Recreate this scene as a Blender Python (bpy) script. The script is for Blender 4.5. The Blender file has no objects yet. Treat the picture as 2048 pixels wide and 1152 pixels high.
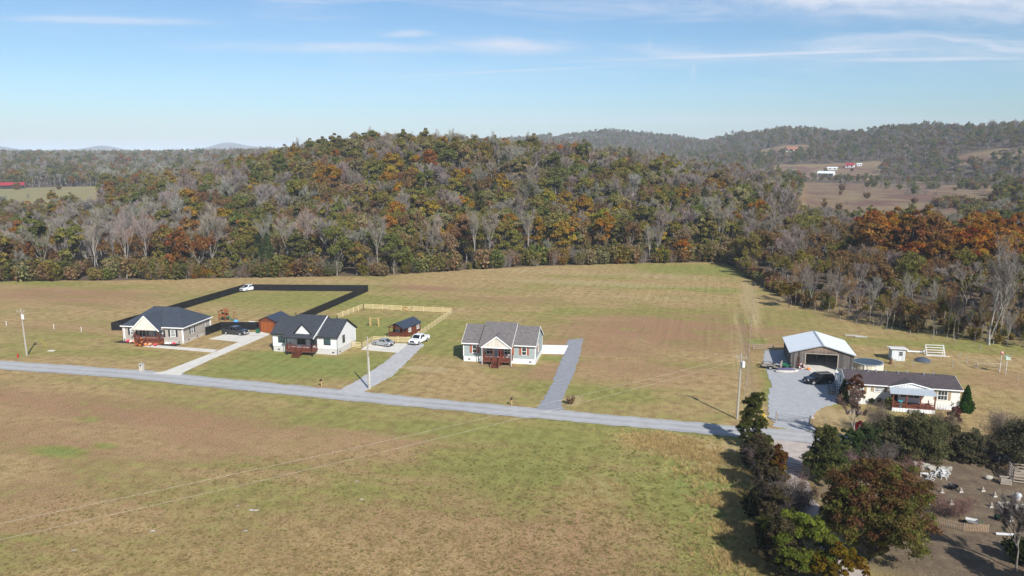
import bpy, math, random
import numpy as np
from mathutils import Vector, Matrix

SC = bpy.context.scene
COL = SC.collection
R = math.radians

# ------------------------------------------------------------------ camera, sky, sun, exposure
CAM_H, FPX = 38.0, 1540.0                       # eye height of the drone (m), focal length in photo pixels
PITCH = math.atan(268.0 / FPX)
cam_d = bpy.data.cameras.new('camera')
cam = bpy.data.objects.new('camera', cam_d)
COL.objects.link(cam)
cam.location = (0, 0, CAM_H)
cam.rotation_euler = (math.pi / 2 - PITCH, 0, 0)
cam_d.sensor_fit = 'HORIZONTAL'
cam_d.angle_x = 2 * math.atan(1024 / FPX)
cam_d.clip_start, cam_d.clip_end = 0.5, 40000
SC.camera = cam

SUN_EL = R(38)
SUN_H = Vector((0.40, -0.917))                  # horizontal direction towards the sun: behind the viewer, a little to the right
sun_dir = Vector((SUN_H.x * math.cos(SUN_EL), SUN_H.y * math.cos(SUN_EL), math.sin(SUN_EL))).normalized()
sd = bpy.data.lights.new('sun', 'SUN')
sd.energy, sd.angle, sd.color = 4.6, R(0.53), (1.0, 0.965, 0.905)
sun = bpy.data.objects.new('sun', sd)
COL.objects.link(sun)
sun.rotation_euler = sun_dir.to_track_quat('Z', 'Y').to_euler()

world = bpy.data.worlds.new('World')
SC.world = world
world.use_nodes = True
wt = world.node_tree
wt.nodes.clear()


class NT:
    """short hand for wiring shader nodes"""
    def __init__(s, t): s.t = t
    def n(s, typ, **kw):
        x = s.t.nodes.new(typ)
        for k, v in kw.items(): setattr(x, k, v)
        return x
    def l(s, a, b): s.t.links.new(a, b)
    def put(s, sock, v):
        if isinstance(v, bpy.types.NodeSocket): s.l(v, sock)
        elif v is not None:
            if hasattr(sock, 'default_value') and isinstance(v, (tuple, list)) and len(v) == 3 and len(sock.default_value) == 4:
                v = (*v, 1)
            sock.default_value = v
    def m(s, op, a, b=None, c=None, clamp=False):
        x = s.n('ShaderNodeMath', operation=op); x.use_clamp = clamp
        s.put(x.inputs[0], a); s.put(x.inputs[1], b)
        if c is not None: s.put(x.inputs[2], c)
        return x.outputs[0]
    def vm(s, op, a, b=None):
        x = s.n('ShaderNodeVectorMath', operation=op)
        s.put(x.inputs[0], a); s.put(x.inputs[1], b)
        return x.outputs[0]
    def mix(s, f, a, b, blend='MIX'):
        x = s.n('ShaderNodeMix', data_type='RGBA', blend_type=blend)
        x.clamp_factor = True
        s.put(x.inputs[0], f); s.put(x.inputs[6], a); s.put(x.inputs[7], b)
        return x.outputs[2]
    def noise(s, vec, scale, detail=4, rough=.55, dist=0.0):
        x = s.n('ShaderNodeTexNoise')
        s.l(vec, x.inputs['Vector'])
        x.inputs['Scale'].default_value = scale
        x.inputs['Detail'].default_value = detail
        x.inputs['Roughness'].default_value = rough
        x.inputs['Distortion'].default_value = dist
        return x.outputs['Fac']
    def ramp(s, v, lo, hi, smooth=True):
        x = s.n('ShaderNodeMapRange')
        x.interpolation_type = 'SMOOTHSTEP' if smooth else 'LINEAR'
        s.put(x.inputs['Value'], v); s.put(x.inputs['From Min'], lo); s.put(x.inputs['From Max'], hi)
        return x.outputs['Result']
    def mapping(s, vec, scale=(1, 1, 1), rot=(0, 0, 0)):
        x = s.n('ShaderNodeMapping')
        s.l(vec, x.inputs['Vector'])
        x.inputs['Scale'].default_value = scale; x.inputs['Rotation'].default_value = rot
        return x.outputs['Vector']
    def comb(s, x=0, y=0, z=0):
        c = s.n('ShaderNodeCombineXYZ')
        s.put(c.inputs[0], x); s.put(c.inputs[1], y); s.put(c.inputs[2], z)
        return c.outputs[0]


W = NT(wt)
sky = W.n('ShaderNodeTexSky', sky_type='NISHITA')
sky.sun_disc = False
sky.sun_elevation = SUN_EL
sky.sun_rotation = math.atan2(sun_dir.x, sun_dir.y)
sky.altitude, sky.air_density, sky.dust_density, sky.ozone_density = 200, 1.0, 0.35, 1.8
tc = W.n('ShaderNodeTexCoord')
sep = W.n('ShaderNodeSeparateXYZ')
W.l(tc.outputs['Generated'], sep.inputs[0])
dy = W.m('MAXIMUM', W.m('ABSOLUTE', sep.outputs[1]), 0.05)
U = W.m('DIVIDE', sep.outputs[0], dy)            # compass bearing of a point of the sky, as a tangent
V = W.m('DIVIDE', sep.outputs[2], dy)            # its height above the horizon, as a tangent
# thin cirrus, drawn out along the wind, denser high up
warp = W.noise(W.comb(W.m('MULTIPLY', U, 2.2), W.m('MULTIPLY', V, 9.0)), 1.0, 3, .6)
tilt = W.m('ADD', V, W.m('MULTIPLY', U, 0.035))
tilt = W.m('ADD', tilt, W.m('MULTIPLY', W.m('SUBTRACT', warp, .5), .05))
c1 = W.noise(W.comb(W.m('MULTIPLY', U, 1.7), W.m('MULTIPLY', tilt, 17.0), 3.1), 1.0, 7, .6, .5)
c2 = W.noise(W.comb(W.m('MULTIPLY', U, 7.0), W.m('MULTIPLY', tilt, 60.0), 1.4), 1.0, 5, .6, .3)
cir = W.m('ADD', W.m('MULTIPLY', W.ramp(c1, .42, .74), .66), W.m('MULTIPLY', W.m('MULTIPLY', W.ramp(c2, .42, .75), W.ramp(c1, .38, .6)), .33))
cir = W.m('MULTIPLY', cir, W.m('MULTIPLY', W.m('ADD', .10, W.m('MULTIPLY', W.ramp(V, .05, .165), .90)), W.m('ADD', .35, W.m('MULTIPLY', W.ramp(U, -.5, .35), .75))))


def streak(u0, v0, su, sv, slope, amp, ragged=.5):
    """one long cloud lying about the bearing u0 at height v0"""
    du = W.m('SUBTRACT', U, u0)
    dv = W.m('SUBTRACT', W.m('SUBTRACT', V, v0), W.m('MULTIPLY', du, slope))
    dv = W.m('ADD', dv, W.m('MULTIPLY', W.m('SUBTRACT', W.noise(W.comb(W.m('MULTIPLY', U, 22.0), W.m('MULTIPLY', V, 40.0), u0 * 9), 1.0, 4, .6), .5), sv * 2.0 * ragged))
    a = W.m('POWER', W.m('DIVIDE', du, su), 2.0)
    b = W.m('POWER', W.m('DIVIDE', dv, sv), 2.0)
    return W.m('MULTIPLY', W.m('EXPONENT', W.m('MULTIPLY', W.m('ADD', a, b), -1.0)), amp)


cl = cir
for args in [(.0, .1325, .075, .0085, -.03, .95, .8), (-.20, .131, .17, .0065, -.004, .6, 1.0), (-.13, .1475, .035, .004, 0, .35, 1.0),
             (-.50, .164, .11, .0045, -.02, .7, .6), (.40, .200, .42, .024, -.045, 1.0, 1.1), (.58, .172, .24, .012, -.02, .75, 1.2),
             (.35, .124, .24, .0026, .035, .85, .4), (.52, .117, .14, .0032, .01, .85, .4),
             (-.02, .102, .16, .0018, .045, .5, .4), (.172, .125, .004, .013, .6, .34, 1.8), (.228, .105, .0035, .018, 0, .32, 1.8), (-.13, .1475, .03, .004, 0, .6, 1.0),
             (.2, .043, .5, .010, -.008, .22, .5), (-.45, .04, .4, .009, .0, .18, .5)]:
    cl = W.m('MAXIMUM', cl, streak(*args))
cl = W.m('MULTIPLY', cl, W.m('ADD', .62, W.m('MULTIPLY', W.ramp(c2, .3, .72), .55)))       # fine fibres in the ice cloud
cl = W.m('MINIMUM', cl, .9)
bg_sky = W.n('ShaderNodeBackground'); bg_sky.inputs['Strength'].default_value = 0.080
low = W.ramp(V, -.02, .10)                      # the humid air near the horizon is a little duller and bluer than the clear-air model
sky_c = W.mix(1.0, sky.outputs[0], W.mix(low, (.61, .66, .83), (.74, .90, 1.05)), 'MULTIPLY')
W.l(sky_c, bg_sky.inputs['Color'])
bg_cl = W.n('ShaderNodeBackground'); bg_cl.inputs['Strength'].default_value = 0.09
bg_cl.inputs['Color'].default_value = (6.1, 6.5, 7.4, 1)
mixs = W.n('ShaderNodeMixShader')
W.l(cl, mixs.inputs[0]); W.l(bg_sky.outputs[0], mixs.inputs[1]); W.l(bg_cl.outputs[0], mixs.inputs[2])
wo = W.n('ShaderNodeOutputWorld')
W.l(mixs.outputs[0], wo.inputs['Surface'])

SC.view_settings.view_transform = 'Standard'
SC.view_settings.look = 'None'
SC.view_settings.exposure = 0.47
SC.view_settings.gamma = 1.0
SC.render.engine = 'CYCLES'
SC.cycles.max_bounces = 6
SC.cycles.diffuse_bounces = 2
SC.cycles.volume_bounces = 0
SC.cycles.transparent_max_bounces = 8

# ------------------------------------------------------------------ survey: where things stand
_c, _s = math.cos(PITCH), math.sin(PITCH)


def G(px, py, z=0.0):
    """ground point (x, y) seen at a pixel of the 2048 x 1152 photograph"""
    u, v = (px - 1024) / FPX, (576 - py) / FPX
    d = (u, _c + v * _s, -_s + v * _c)
    t = (z - CAM_H) / d[2]
    return (d[0] * t, d[1] * t)


def PX(x, y, z):
    Y = y * _c - (z - CAM_H) * _s
    Z = y * _s + (z - CAM_H) * _c
    return 1024 + FPX * x / Y, 576 - FPX * Z / Y


def az(px): return (px - 1024) / FPX / _c        # bearing (x / y) of a photo column, near the horizon


def heading(a, b):
    """position and heading of something lying between two ground pixels, front first"""
    A, B = G(*a), G(*b)
    return ((A[0] + B[0]) / 2, (A[1] + B[1]) / 2), math.atan2(A[1] - B[1], A[0] - B[0]), math.dist(A, B)


# ------------------------------------------------------------------ mesh helpers
class MB:
    """collects shapes; build() links them as ONE mesh object"""
    def __init__(s): s.v, s.f = [], []
    def add(s, vs, fs):
        o = len(s.v); s.v += [tuple(p) for p in vs]; s.f += [tuple(i + o for i in f) for f in fs]; return s
    def box(s, x0, x1, y0, y1, z0, z1):
        return s.add([(x0, y0, z0), (x1, y0, z0), (x1, y1, z0), (x0, y1, z0), (x0, y0, z1), (x1, y0, z1), (x1, y1, z1), (x0, y1, z1)],
                     [(0, 3, 2, 1), (4, 5, 6, 7), (0, 1, 5, 4), (1, 2, 6, 5), (2, 3, 7, 6), (3, 0, 4, 7)])
    def cbox(s, c, size, rz=0.0, ry=0.0, rx=0.0):
        M = Matrix.Translation(c) @ Matrix.Rotation(rz, 4, 'Z') @ Matrix.Rotation(ry, 4, 'Y') @ Matrix.Rotation(rx, 4, 'X')
        a, b, d = size[0] / 2, size[1] / 2, size[2] / 2
        vs = [M @ Vector(p) for p in [(-a, -b, -d), (a, -b, -d), (a, b, -d), (-a, b, -d), (-a, -b, d), (a, -b, d), (a, b, d), (-a, b, d)]]
        return s.add(vs, [(0, 3, 2, 1), (4, 5, 6, 7), (0, 1, 5, 4), (1, 2, 6, 5), (2, 3, 7, 6), (3, 0, 4, 7)])
    def beam(s, p, q, w, h=None):
        """square bar from p to q"""
        h = h or w
        p, q = Vector(p), Vector(q); d = (q - p).normalized()
        up = Vector((0, 0, 1)) if abs(d.z) < .95 else Vector((1, 0, 0))
        a = d.cross(up).normalized() * (w / 2); b = a.cross(d).normalized() * (h / 2)
        vs = [p - a - b, p + a - b, p + a + b, p - a + b, q - a - b, q + a - b, q + a + b, q - a + b]
        return s.add(vs, [(0, 3, 2, 1), (4, 5, 6, 7), (0, 1, 5, 4), (1, 2, 6, 5), (2, 3, 7, 6), (3, 0, 4, 7)])
    def tube(s, p, q, r0, r1=None, n=8, cap=True):
        r1 = r0 if r1 is None else r1
        p, q = Vector(p), Vector(q); d = (q - p).normalized()
        up = Vector((0, 0, 1)) if abs(d.z) < .95 else Vector((1, 0, 0))
        a = d.cross(up).normalized(); b = a.cross(d).normalized()
        vs = []
        for c, r in ((p, r0), (q, r1)):
            for i in range(n):
                t = 2 * math.pi * i / n
                vs.append(c + a * (r * math.cos(t)) + b * (r * math.sin(t)))
        fs = [(i, (i + 1) % n, n + (i + 1) % n, n + i) for i in range(n)]
        if cap: fs += [tuple(range(n - 1, -1, -1)), tuple(range(n, 2 * n))]
        return s.add(vs, fs)
    def prism(s, poly, axis, a0, a1):
        """polygon extruded along an axis: x takes (y, z), y takes (x, z), z takes (x, y)"""
        def P(p, a): return {'x': (a, p[0], p[1]), 'y': (p[0], a, p[1]), 'z': (p[0], p[1], a)}[axis]
        n = len(poly)
        vs = [P(p, a0) for p in poly] + [P(p, a1) for p in poly]
        fs = [(i, (i + 1) % n, n + (i + 1) % n, n + i) for i in range(n)] + [tuple(range(n - 1, -1, -1)), tuple(range(n, 2 * n))]
        return s.add(vs, fs)
    def slab(s, pts, t):
        """planar polygon given thickness t downwards"""
        n = len(pts)
        vs = [tuple(p) for p in pts] + [(p[0], p[1], p[2] - t) for p in pts]
        fs = [tuple(range(n)), tuple(range(2 * n - 1, n - 1, -1))] + [(i, n + i, n + (i + 1) % n, (i + 1) % n) for i in range(n)]
        return s.add(vs, fs)
    def ball(s, c, rx, ry=None, rz=None, n=10, m=6):
        ry = ry or rx; rz = rz or rx
        vs = [(c[0], c[1], c[2] + rz)]
        for i in range(1, m):
            t = math.pi * i / m
            for j in range(n):
                a = 2 * math.pi * j / n
                vs.append((c[0] + rx * math.sin(t) * math.cos(a), c[1] + ry * math.sin(t) * math.sin(a), c[2] + rz * math.cos(t)))
        vs.append((c[0], c[1], c[2] - rz))
        fs = [(0, 1 + j, 1 + (j + 1) % n) for j in range(n)]
        for i in range(m - 2):
            o = 1 + i * n
            fs += [(o + j, o + n + j, o + n + (j + 1) % n, o + (j + 1) % n) for j in range(n)]
        o = 1 + (m - 2) * n
        fs += [(o + j, len(vs) - 1, o + (j + 1) % n) for j in range(n)]
        return s.add(vs, fs)
    def lathe(s, prof, n=16, c=(0, 0)):
        vs = []
        for r, z in prof:
            for j in range(n):
                a = 2 * math.pi * j / n
                vs.append((c[0] + r * math.cos(a), c[1] + r * math.sin(a), z))
        fs = []
        for i in range(len(prof) - 1):
            fs += [(i * n + j, i * n + (j + 1) % n, (i + 1) * n + (j + 1) % n, (i + 1) * n + j) for j in range(n)]
        return s.add(vs, fs)
    def build(s, name, mat, parent=None, smooth=False, **props):
        me = bpy.data.meshes.new(name)
        me.from_pydata(s.v, [], s.f)
        me.validate(); me.update()
        o = bpy.data.objects.new(name, me)
        if mat: me.materials.append(mat)
        if smooth: me.polygons.foreach_set('use_smooth', [True] * len(me.polygons))
        COL.objects.link(o)
        if parent: o.parent = parent
        for k, v in props.items(): o[k] = v
        return o


def thing(name, label, cat, loc=(0, 0, 0), rz=0.0, group=None):
    """an Empty at the thing's base that parents its parts"""
    o = bpy.data.objects.new(name, None)
    o.empty_display_size = .3
    COL.objects.link(o)
    o.location = (loc[0], loc[1], loc[2] if len(loc) > 2 else 0)
    o.rotation_euler = (0, 0, rz)
    o['label'], o['category'] = label, cat
    if group: o['group'] = group
    return o


def solo(mb, name, mat, label, cat, loc=(0, 0, 0), rz=0.0, group=None, smooth=False):
    """a thing that is one mesh"""
    o = mb.build(name, mat, None, smooth)
    o.location = (loc[0], loc[1], loc[2] if len(loc) > 2 else 0)
    o.rotation_euler = (0, 0, rz)
    o['label'], o['category'] = label, cat
    if group: o['group'] = group
    return o


def copy_tree(o, parent=None):
    c = o.copy(); COL.objects.link(c); c.parent = parent
    for ch in list(o.children): copy_tree(ch, c)
    return c


def relabel(o, label): o['label'] = label; return o


# ------------------------------------------------------------------ materials
def principled(name, rough=.8, metallic=0.0, spec=.3):
    m = bpy.data.materials.new(name); m.use_nodes = True
    t = NT(m.node_tree)
    b = m.node_tree.nodes['Principled BSDF']
    b.inputs['Roughness'].default_value = rough
    b.inputs['Metallic'].default_value = metallic
    b.inputs['Specular IOR Level'].default_value = spec
    return m, t, b


def obj_co(t):
    return t.n('ShaderNodeTexCoord').outputs['Object']


def mat(name, col, rough=.8, var=.12, scale=1.5, metallic=0.0, spec=.3, kind=None, pitch=.2, bump=0.0):
    """a colour broken up by weather-like noise; kind adds lap siding, boards, shingles, ribs or joints"""
    m, t, b = principled(name, rough, metallic, spec)
    co = obj_co(t)
    n = t.m('ADD', t.m('MULTIPLY', t.noise(co, scale, 5, .6), .6), t.m('MULTIPLY', t.noise(co, scale * 9, 3, .6), .4))
    f = t.ramp(n, .3, .7, False)
    c = t.mix(f, tuple(x * (1 - var) for x in col), tuple(min(1, x * (1 + var)) for x in col))
    sp = t.n('ShaderNodeSeparateXYZ'); t.l(co, sp.inputs[0])
    hgt = None
    if kind == 'lap':          # horizontal boards
        w = t.m('FRACT', t.m('DIVIDE', sp.outputs[2], pitch)); hgt = w
        c = t.mix(t.m('LESS_THAN', w, .10), c, tuple(x * .62 for x in col))
    elif kind in ('boards', 'boardsx'):
        axis = t.m('ADD', sp.outputs[0], sp.outputs[1])
        w = t.m('DIVIDE', axis, pitch)
        idx = t.m('FLOOR', w)
        wn = t.n('ShaderNodeTexWhiteNoise', noise_dimensions='1D'); t.l(idx, wn.inputs['W'])
        c = t.mix(t.m('MULTIPLY', wn.outputs['Value'], .8), c, t.mix(.5, c, tuple(x * .45 for x in col)))
        fr = t.m('FRACT', w); hgt = fr
        c = t.mix(t.m('LESS_THAN', fr, .12), c, tuple(x * .35 for x in col))
    elif kind == 'shingle':
        br = t.n('ShaderNodeTexBrick')
        vec = t.comb(t.m('ADD', sp.outputs[0], t.m('MULTIPLY', sp.outputs[1], .03)), t.m('ADD', sp.outputs[1], t.m('MULTIPLY', sp.outputs[2], .6)))
        t.l(vec, br.inputs['Vector'])
        br.inputs['Scale'].default_value = 1.0
        br.inputs['Brick Width'].default_value = .42; br.inputs['Row Height'].default_value = .19
        br.inputs['Mortar Size'].default_value = .012
        br.inputs['Color1'].default_value = (*[x * .72 for x in col], 1); br.inputs['Color2'].default_value = (*[x * 1.3 for x in col], 1)
        br.inputs['Mortar'].default_value = (*[x * .5 for x in col], 1)
        c = t.mix(.75, c, br.outputs['Color'])
    elif kind == 'ribs':
        w = t.m('FRACT', t.m('DIVIDE', sp.outputs[1 if pitch > 0 else 0], abs(pitch))); hgt = w
        c = t.mix(t.m('LESS_THAN', w, .14), c, tuple(x * .75 for x in col))
    elif kind == 'block':
        br = t.n('ShaderNodeTexBrick')
        t.l(t.comb(t.m('ADD', sp.outputs[0], sp.outputs[1]), sp.outputs[2]), br.inputs['Vector'])
        br.inputs['Scale'].default_value = 1.0
        br.inputs['Brick Width'].default_value = .4; br.inputs['Row Height'].default_value = .2; br.inputs['Mortar Size'].default_value = .012
        br.inputs['Color1'].default_value = (*[x * .92 for x in col], 1); br.inputs['Color2'].default_value = (*[x * 1.06 for x in col], 1)
        br.inputs['Mortar'].default_value = (*[x * .72 for x in col], 1)
        c = t.mix(.8, c, br.outputs['Color'])
    elif kind == 'joints':
        j = None
        for ax in (0, 1):
            w = t.m('LESS_THAN', t.m('FRACT', t.m('DIVIDE', sp.outputs[ax], pitch)), .02)
            j = w if j is None else t.m('MAXIMUM', j, w)
        st = t.ramp(t.noise(co, .5, 6, .65), .45, .75)
        c = t.mix(t.m('MULTIPLY', st, .35), c, tuple(x * .6 for x in col))
        c = t.mix(t.m('MULTIPLY', j, .6), c, tuple(x * .5 for x in col))
    t.l(c, b.inputs['Base Color'])
    if bump or hgt is not None:
        bn = t.n('ShaderNodeBump'); bn.inputs['Distance'].default_value = .03; bn.inputs['Strength'].default_value = max(bump, .25)
        t.l(hgt if hgt is not None else n, bn.inputs['Height'])
        t.l(bn.outputs[0], b.inputs['Normal'])
    return m


def wood_weathered(name, col, dark, pitch=.25):
    """old vertical barn boards: board-to-board tone, streaked grain, dark joints, darker rain-streaked lower ends"""
    m, t, b = principled(name, .9)
    co = obj_co(t)
    sp = t.n('ShaderNodeSeparateXYZ'); t.l(co, sp.inputs[0])
    ax = t.m('ADD', sp.outputs[0], sp.outputs[1])
    w = t.m('DIVIDE', ax, pitch)
    wn = t.n('ShaderNodeTexWhiteNoise', noise_dimensions='1D'); t.l(t.m('FLOOR', w), wn.inputs['W'])
    g = t.noise(t.comb(t.m('MULTIPLY', ax, 9.0), t.m('MULTIPLY', wn.outputs['Value'], 20.0), t.m('MULTIPLY', sp.outputs[2], .8)), 1.0, 5, .65)
    f = t.m('ADD', t.m('MULTIPLY', wn.outputs['Value'], .55), t.m('MULTIPLY', g, .6))
    c = t.mix(t.ramp(f, .25, .9, False), dark, col)
    warm = t.m('MULTIPLY', t.ramp(t.m('ADD', sp.outputs[2], t.m('MULTIPLY', g, 1.6)), 3.6, 4.6), .6)
    c = t.mix(warm, c, (.36, .25, .17))
    c = t.mix(t.m('LESS_THAN', t.m('FRACT', w), .1), c, (.02, .018, .016))
    t.l(c, b.inputs['Base Color'])
    return m


M = {}
M['white_siding'] = mat('white_siding', (.72, .72, .71), .6, .04, .8, kind='lap', pitch=.18)
M['white_board'] = mat('white_board', (.80, .80, .79), .6, .04, .8, kind='boards', pitch=.4)
M['white_trim'] = mat('white_trim', (.82, .82, .80), .5, .03)
M['tan_siding'] = mat('tan_siding', (.40, .355, .31), .7, .05, .8, kind='lap', pitch=.2)
M['cream_siding'] = mat('cream_siding', (.72, .67, .58), .7, .05, .8, kind='lap', pitch=.2)
M['cream_board'] = mat('cream_board', (.72, .68, .60), .7, .04, .8, kind='boards', pitch=.3)
M['blue_siding'] = mat('blue_siding', (.34, .39, .385), .7, .05, .8, kind='lap', pitch=.18)
M['vinyl_cream'] = mat('vinyl_cream', (.76, .73, .66), .6, .05, .8, kind='lap', pitch=.2)
M['roof_black'] = mat('roof_black', (.044, .049, .060), .9, .2, 2, kind='shingle')
M['roof_slate'] = mat('roof_slate', (.046, .056, .075), .9, .2, 2, kind='shingle')
M['roof_grey'] = mat('roof_grey', (.150, .135, .132), .9, .2, 2, kind='shingle')
M['roof_brown'] = mat('roof_brown', (.078, .063, .066), .9, .2, 2, kind='shingle')
M['metal_white'] = mat('metal_white', (.70, .74, .76), .42, .06, .4, spec=.5, kind='ribs', pitch=.3)
M['metal_dark'] = mat('metal_dark', (.035, .045, .065), .4, .1, .6, spec=.5, kind='ribs', pitch=.3)
M['metal_grey'] = mat('metal_grey', (.36, .40, .43), .45, .08, .6, spec=.5, kind='ribs', pitch=-.3)
M['metal_red'] = mat('metal_red', (.34, .025, .04), .5, .1, .6, kind='ribs', pitch=.5)
M['block'] = mat('foundation_block', (.55, .54, .51), .9, .06, 1.2, kind='block')
M['parged_tan'] = mat('tan_parged_foundation', (.47, .43, .375), .9, .06, .8, bump=.2)
M['parged'] = mat('parged_foundation', (.68, .68, .66), .9, .06, .8, bump=.2)
M['deck_red'] = mat('stained_deck_wood', (.155, .047, .028), .65, .2, 3)
M['deck_orange'] = mat('orange_stained_wood', (.25, .085, .03), .65, .2, 3)
M['shed_brown'] = mat('stained_shed_board', (.17, .048, .022), .7, .2, 1.5, kind='boards', pitch=.22)
M['door_orange'] = mat('orange_garage_door', (.30, .085, .022), .65, .15, 1.5, kind='boards', pitch=.5)
M['pine'] = mat('new_pine_board', (.58, .47, .255), .75, .12, 1.2)
M['pine_dull'] = mat('older_pine_board', (.50, .32, .14), .8, .12, 1.2)
M['grey_wood'] = mat('weathered_wood', (.32, .27, .22), .9, .25, 3)
M['pole_wood'] = mat('weathered_pole_wood', (.36, .33, .28), .9, .2, 2)
M['barn_wood'] = wood_weathered('old_barn_board', (.185, .163, .148), (.038, .034, .033), .3)
M['picket'] = mat('bare_picket_wood', (.34, .24, .155), .85, .25, 2)
M['black_vinyl'] = mat('black_fence_panel', (.013, .013, .015), .55, .2, 1, kind='boards', pitch=.3)
M['black_trim'] = mat('black_trim', (.015, .015, .017), .5, .2)
M['black_metal'] = mat('black_metal', (.02, .02, .022), .5, .2, metallic=.3)
M['galv'] = mat('galvanised_metal', (.46, .48, .50), .4, .1, 2, metallic=.5)
M['white_paint'] = mat('white_paint', (.66, .66, .64), .5, .05)
M['shutter_slate'] = mat('shutter_slate', (.022, .026, .034), .6, .1)
M['shutter_red'] = mat('shutter_russet', (.36, .11, .055), .6, .1)
M['shutter_tan'] = mat('shutter_tan', (.38, .28, .17), .6, .1)
M['door_red'] = mat('red_door', (.42, .035, .035), .45, .06)
M['door_grey'] = mat('grey_door', (.25, .27, .30), .5, .06)
M['dark_inside'] = mat('dark_interior', (.03, .028, .026), .95, .2)
M['concrete'] = mat('pale_concrete', (.58, .55, .49), .85, .07, .6, kind='joints', pitch=3.2)
M['concrete_new'] = mat('new_white_concrete', (.82, .82, .81), .8, .03, .6, kind='joints', pitch=4.5)
M['mulch'] = mat('dark_mulch', (.025, .02, .018), .95, .5, 12)
M['red_paint'] = mat('red_paint', (.40, .03, .025), .45, .1)
M['orange'] = mat('orange_skin', (.62, .19, .02), .5, .15, 3)
M['pink'] = mat('pink_petals', (.62, .06, .12), .7, .35, 14)
M['peach'] = mat('peach_petals', (.72, .36, .24), .7, .35, 14)
M['white_petals'] = mat('white_petals', (.70, .70, .66), .7, .3, 14)
M['green_plastic'] = mat('green_plastic', (.02, .12, .07), .45, .1)
M['teal'] = mat('teal_plastic', (.03, .36, .42), .4, .08)
M['blue_plastic'] = mat('blue_plastic', (.08, .32, .62), .4, .08)
M['purple'] = mat('grey_purple_cover', (.10, .085, .16), .7, .2, 3)
M['yellow'] = mat('yellow_plastic', (.66, .46, .02), .45, .1)
M['brick'] = mat('pale_mailbox_brick', (.50, .46, .39), .9, .1, 2, kind='block')
M['stone'] = mat('pale_limestone', (.36, .335, .29), .95, .3, 4, bump=.4)
M['rust'] = mat('rusty_metal', (.14, .065, .035), .85, .35, 4)
M['pool_wall'] = mat('pool_wall', (.72, .66, .52), .6, .06, .8, kind='boards', pitch=.6)
M['pool_cover'] = mat('pool_cover', (.05, .075, .10), .55, .25, 1.2)
M['tarp'] = mat('slate_tarp', (.06, .075, .10), .6, .2, 2)
M['rubber'] = mat('tyre_rubber', (.012, .012, .012), .8, .2, 6)
M['alloy'] = mat('alloy_rim', (.50, .51, .52), .35, .05, metallic=.6)
M['lamp_clear'] = mat('headlight_lens', (.75, .76, .78), .15, .03, spec=.7)
M['lamp_red'] = mat('tail_light_lens', (.35, .01, .01), .2, .05, spec=.6)
M['insulator'] = mat('grey_porcelain', (.5, .5, .5), .3, .05)
M['wire'] = mat('bright_wire', (.75, .72, .66), .5, .02)
M['wire_dark'] = mat('fence_wire', (.22, .21, .20), .5, .02, metallic=.4)


def glass(name, col, rough=.06):
    m, t, b = principled(name, rough, 0, .8)
    co = obj_co(t)
    c = t.mix(t.ramp(t.noise(co, .9, 2), .35, .65), tuple(x * .6 for x in col), tuple(x * 1.5 for x in col))
    t.l(c, b.inputs['Base Color'])
    return m


M['glass'] = glass('window_glass', (.030, .036, .040))
M['glass_teal'] = glass('window_glass_teal', (.035, .065, .075))
M['glass_pale'] = glass('window_glass_blinds', (.26, .27, .26), .15)
M['car_glass'] = glass('car_glass', (.012, .014, .016), .04)


def paint(name, col, rough=.25, metallic=0.0):
    m, t, b = principled(name, rough, metallic, .5)
    co = obj_co(t)
    t.l(t.mix(t.ramp(t.noise(co, 1.2, 4), .3, .7), tuple(x * .9 for x in col), tuple(min(1, x * 1.06) for x in col)), b.inputs['Base Color'])
    b.inputs['Coat Weight'].default_value = .5
    b.inputs['Coat Roughness'].default_value = .08
    return m


M['car_white'] = paint('white_car_paint', (.76, .77, .78))
M['car_silver'] = paint('silver_car_paint', (.42, .44, .46), .35, .5)
M['car_black'] = paint('black_car_paint', (.008, .008, .009), .15)
M['car_slate'] = paint('slate_car_paint', (.035, .037, .043), .25, .3)

# ------------------------------------------------------------------ terrain
def ss(a, b, x):
    t = np.clip((x - a) / (b - a), 0, 1)
    return t * t * (3 - 2 * t)


def tab(px, pairs):
    xs, ys = zip(*pairs)
    return np.interp(px, xs, ys)


HILL = [(0, 0), (200, 1), (300, 4), (400, 12), (500, 19), (560, 23), (640, 29), (700, 32), (760, 35), (850, 34.5), (950, 33), (1050, 31.5), (1150, 29.5), (1250, 24.5), (1350, 19),
        (1450, 13.5), (1550, 7), (1620, 2), (1700, 0)]
RIDGE = [(900, 40), (1080, 62), (1150, 78), (1200, 86), (1290, 78), (1390, 54), (1450, 66), (1550, 79), (1650, 73), (1700, 73), (1800, 82), (1870, 78), (1950, 74), (2048, 72), (2300, 76)]
RDIST = [(900, 2700), (1290, 2600), (1400, 2300), (1550, 2000), (1800, 1800), (1950, 1600), (2048, 1500), (2300, 1400)]
RFOOT = [(900, 1700), (1290, 1600), (1550, 1300), (1800, 1180), (2048, 1020), (2300, 950)]
EDGE = [(-900, 330), (-300, 300), (0, 277), (250, 259), (520, 249), (760, 243), (1000, 257), (1250, 270), (1450, 282), (1475, 268), (1490, 250), (1540, 226), (1580, 206), (1780, 185), (1980, 180), (2048, 178), (2400, 178)]
rs = np.random.RandomState(7)
_ph = rs.uniform(0, 6.28, (12, 3))


def waves(x, y, scale):
    z = 0
    for k in range(6):
        a = _ph[k, 0]
        z = z + np.sin((x * math.cos(a) + y * math.sin(a)) / scale * (1 + .37 * k) + _ph[k, 1]) / (1 + .5 * k)
    return z / 2.6


def bearing_px(x, y):
    return np.where(y > 1, 1024 + FPX * _c * x / np.maximum(y, 1), np.where(x > 0, 4000, -3000))


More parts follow.
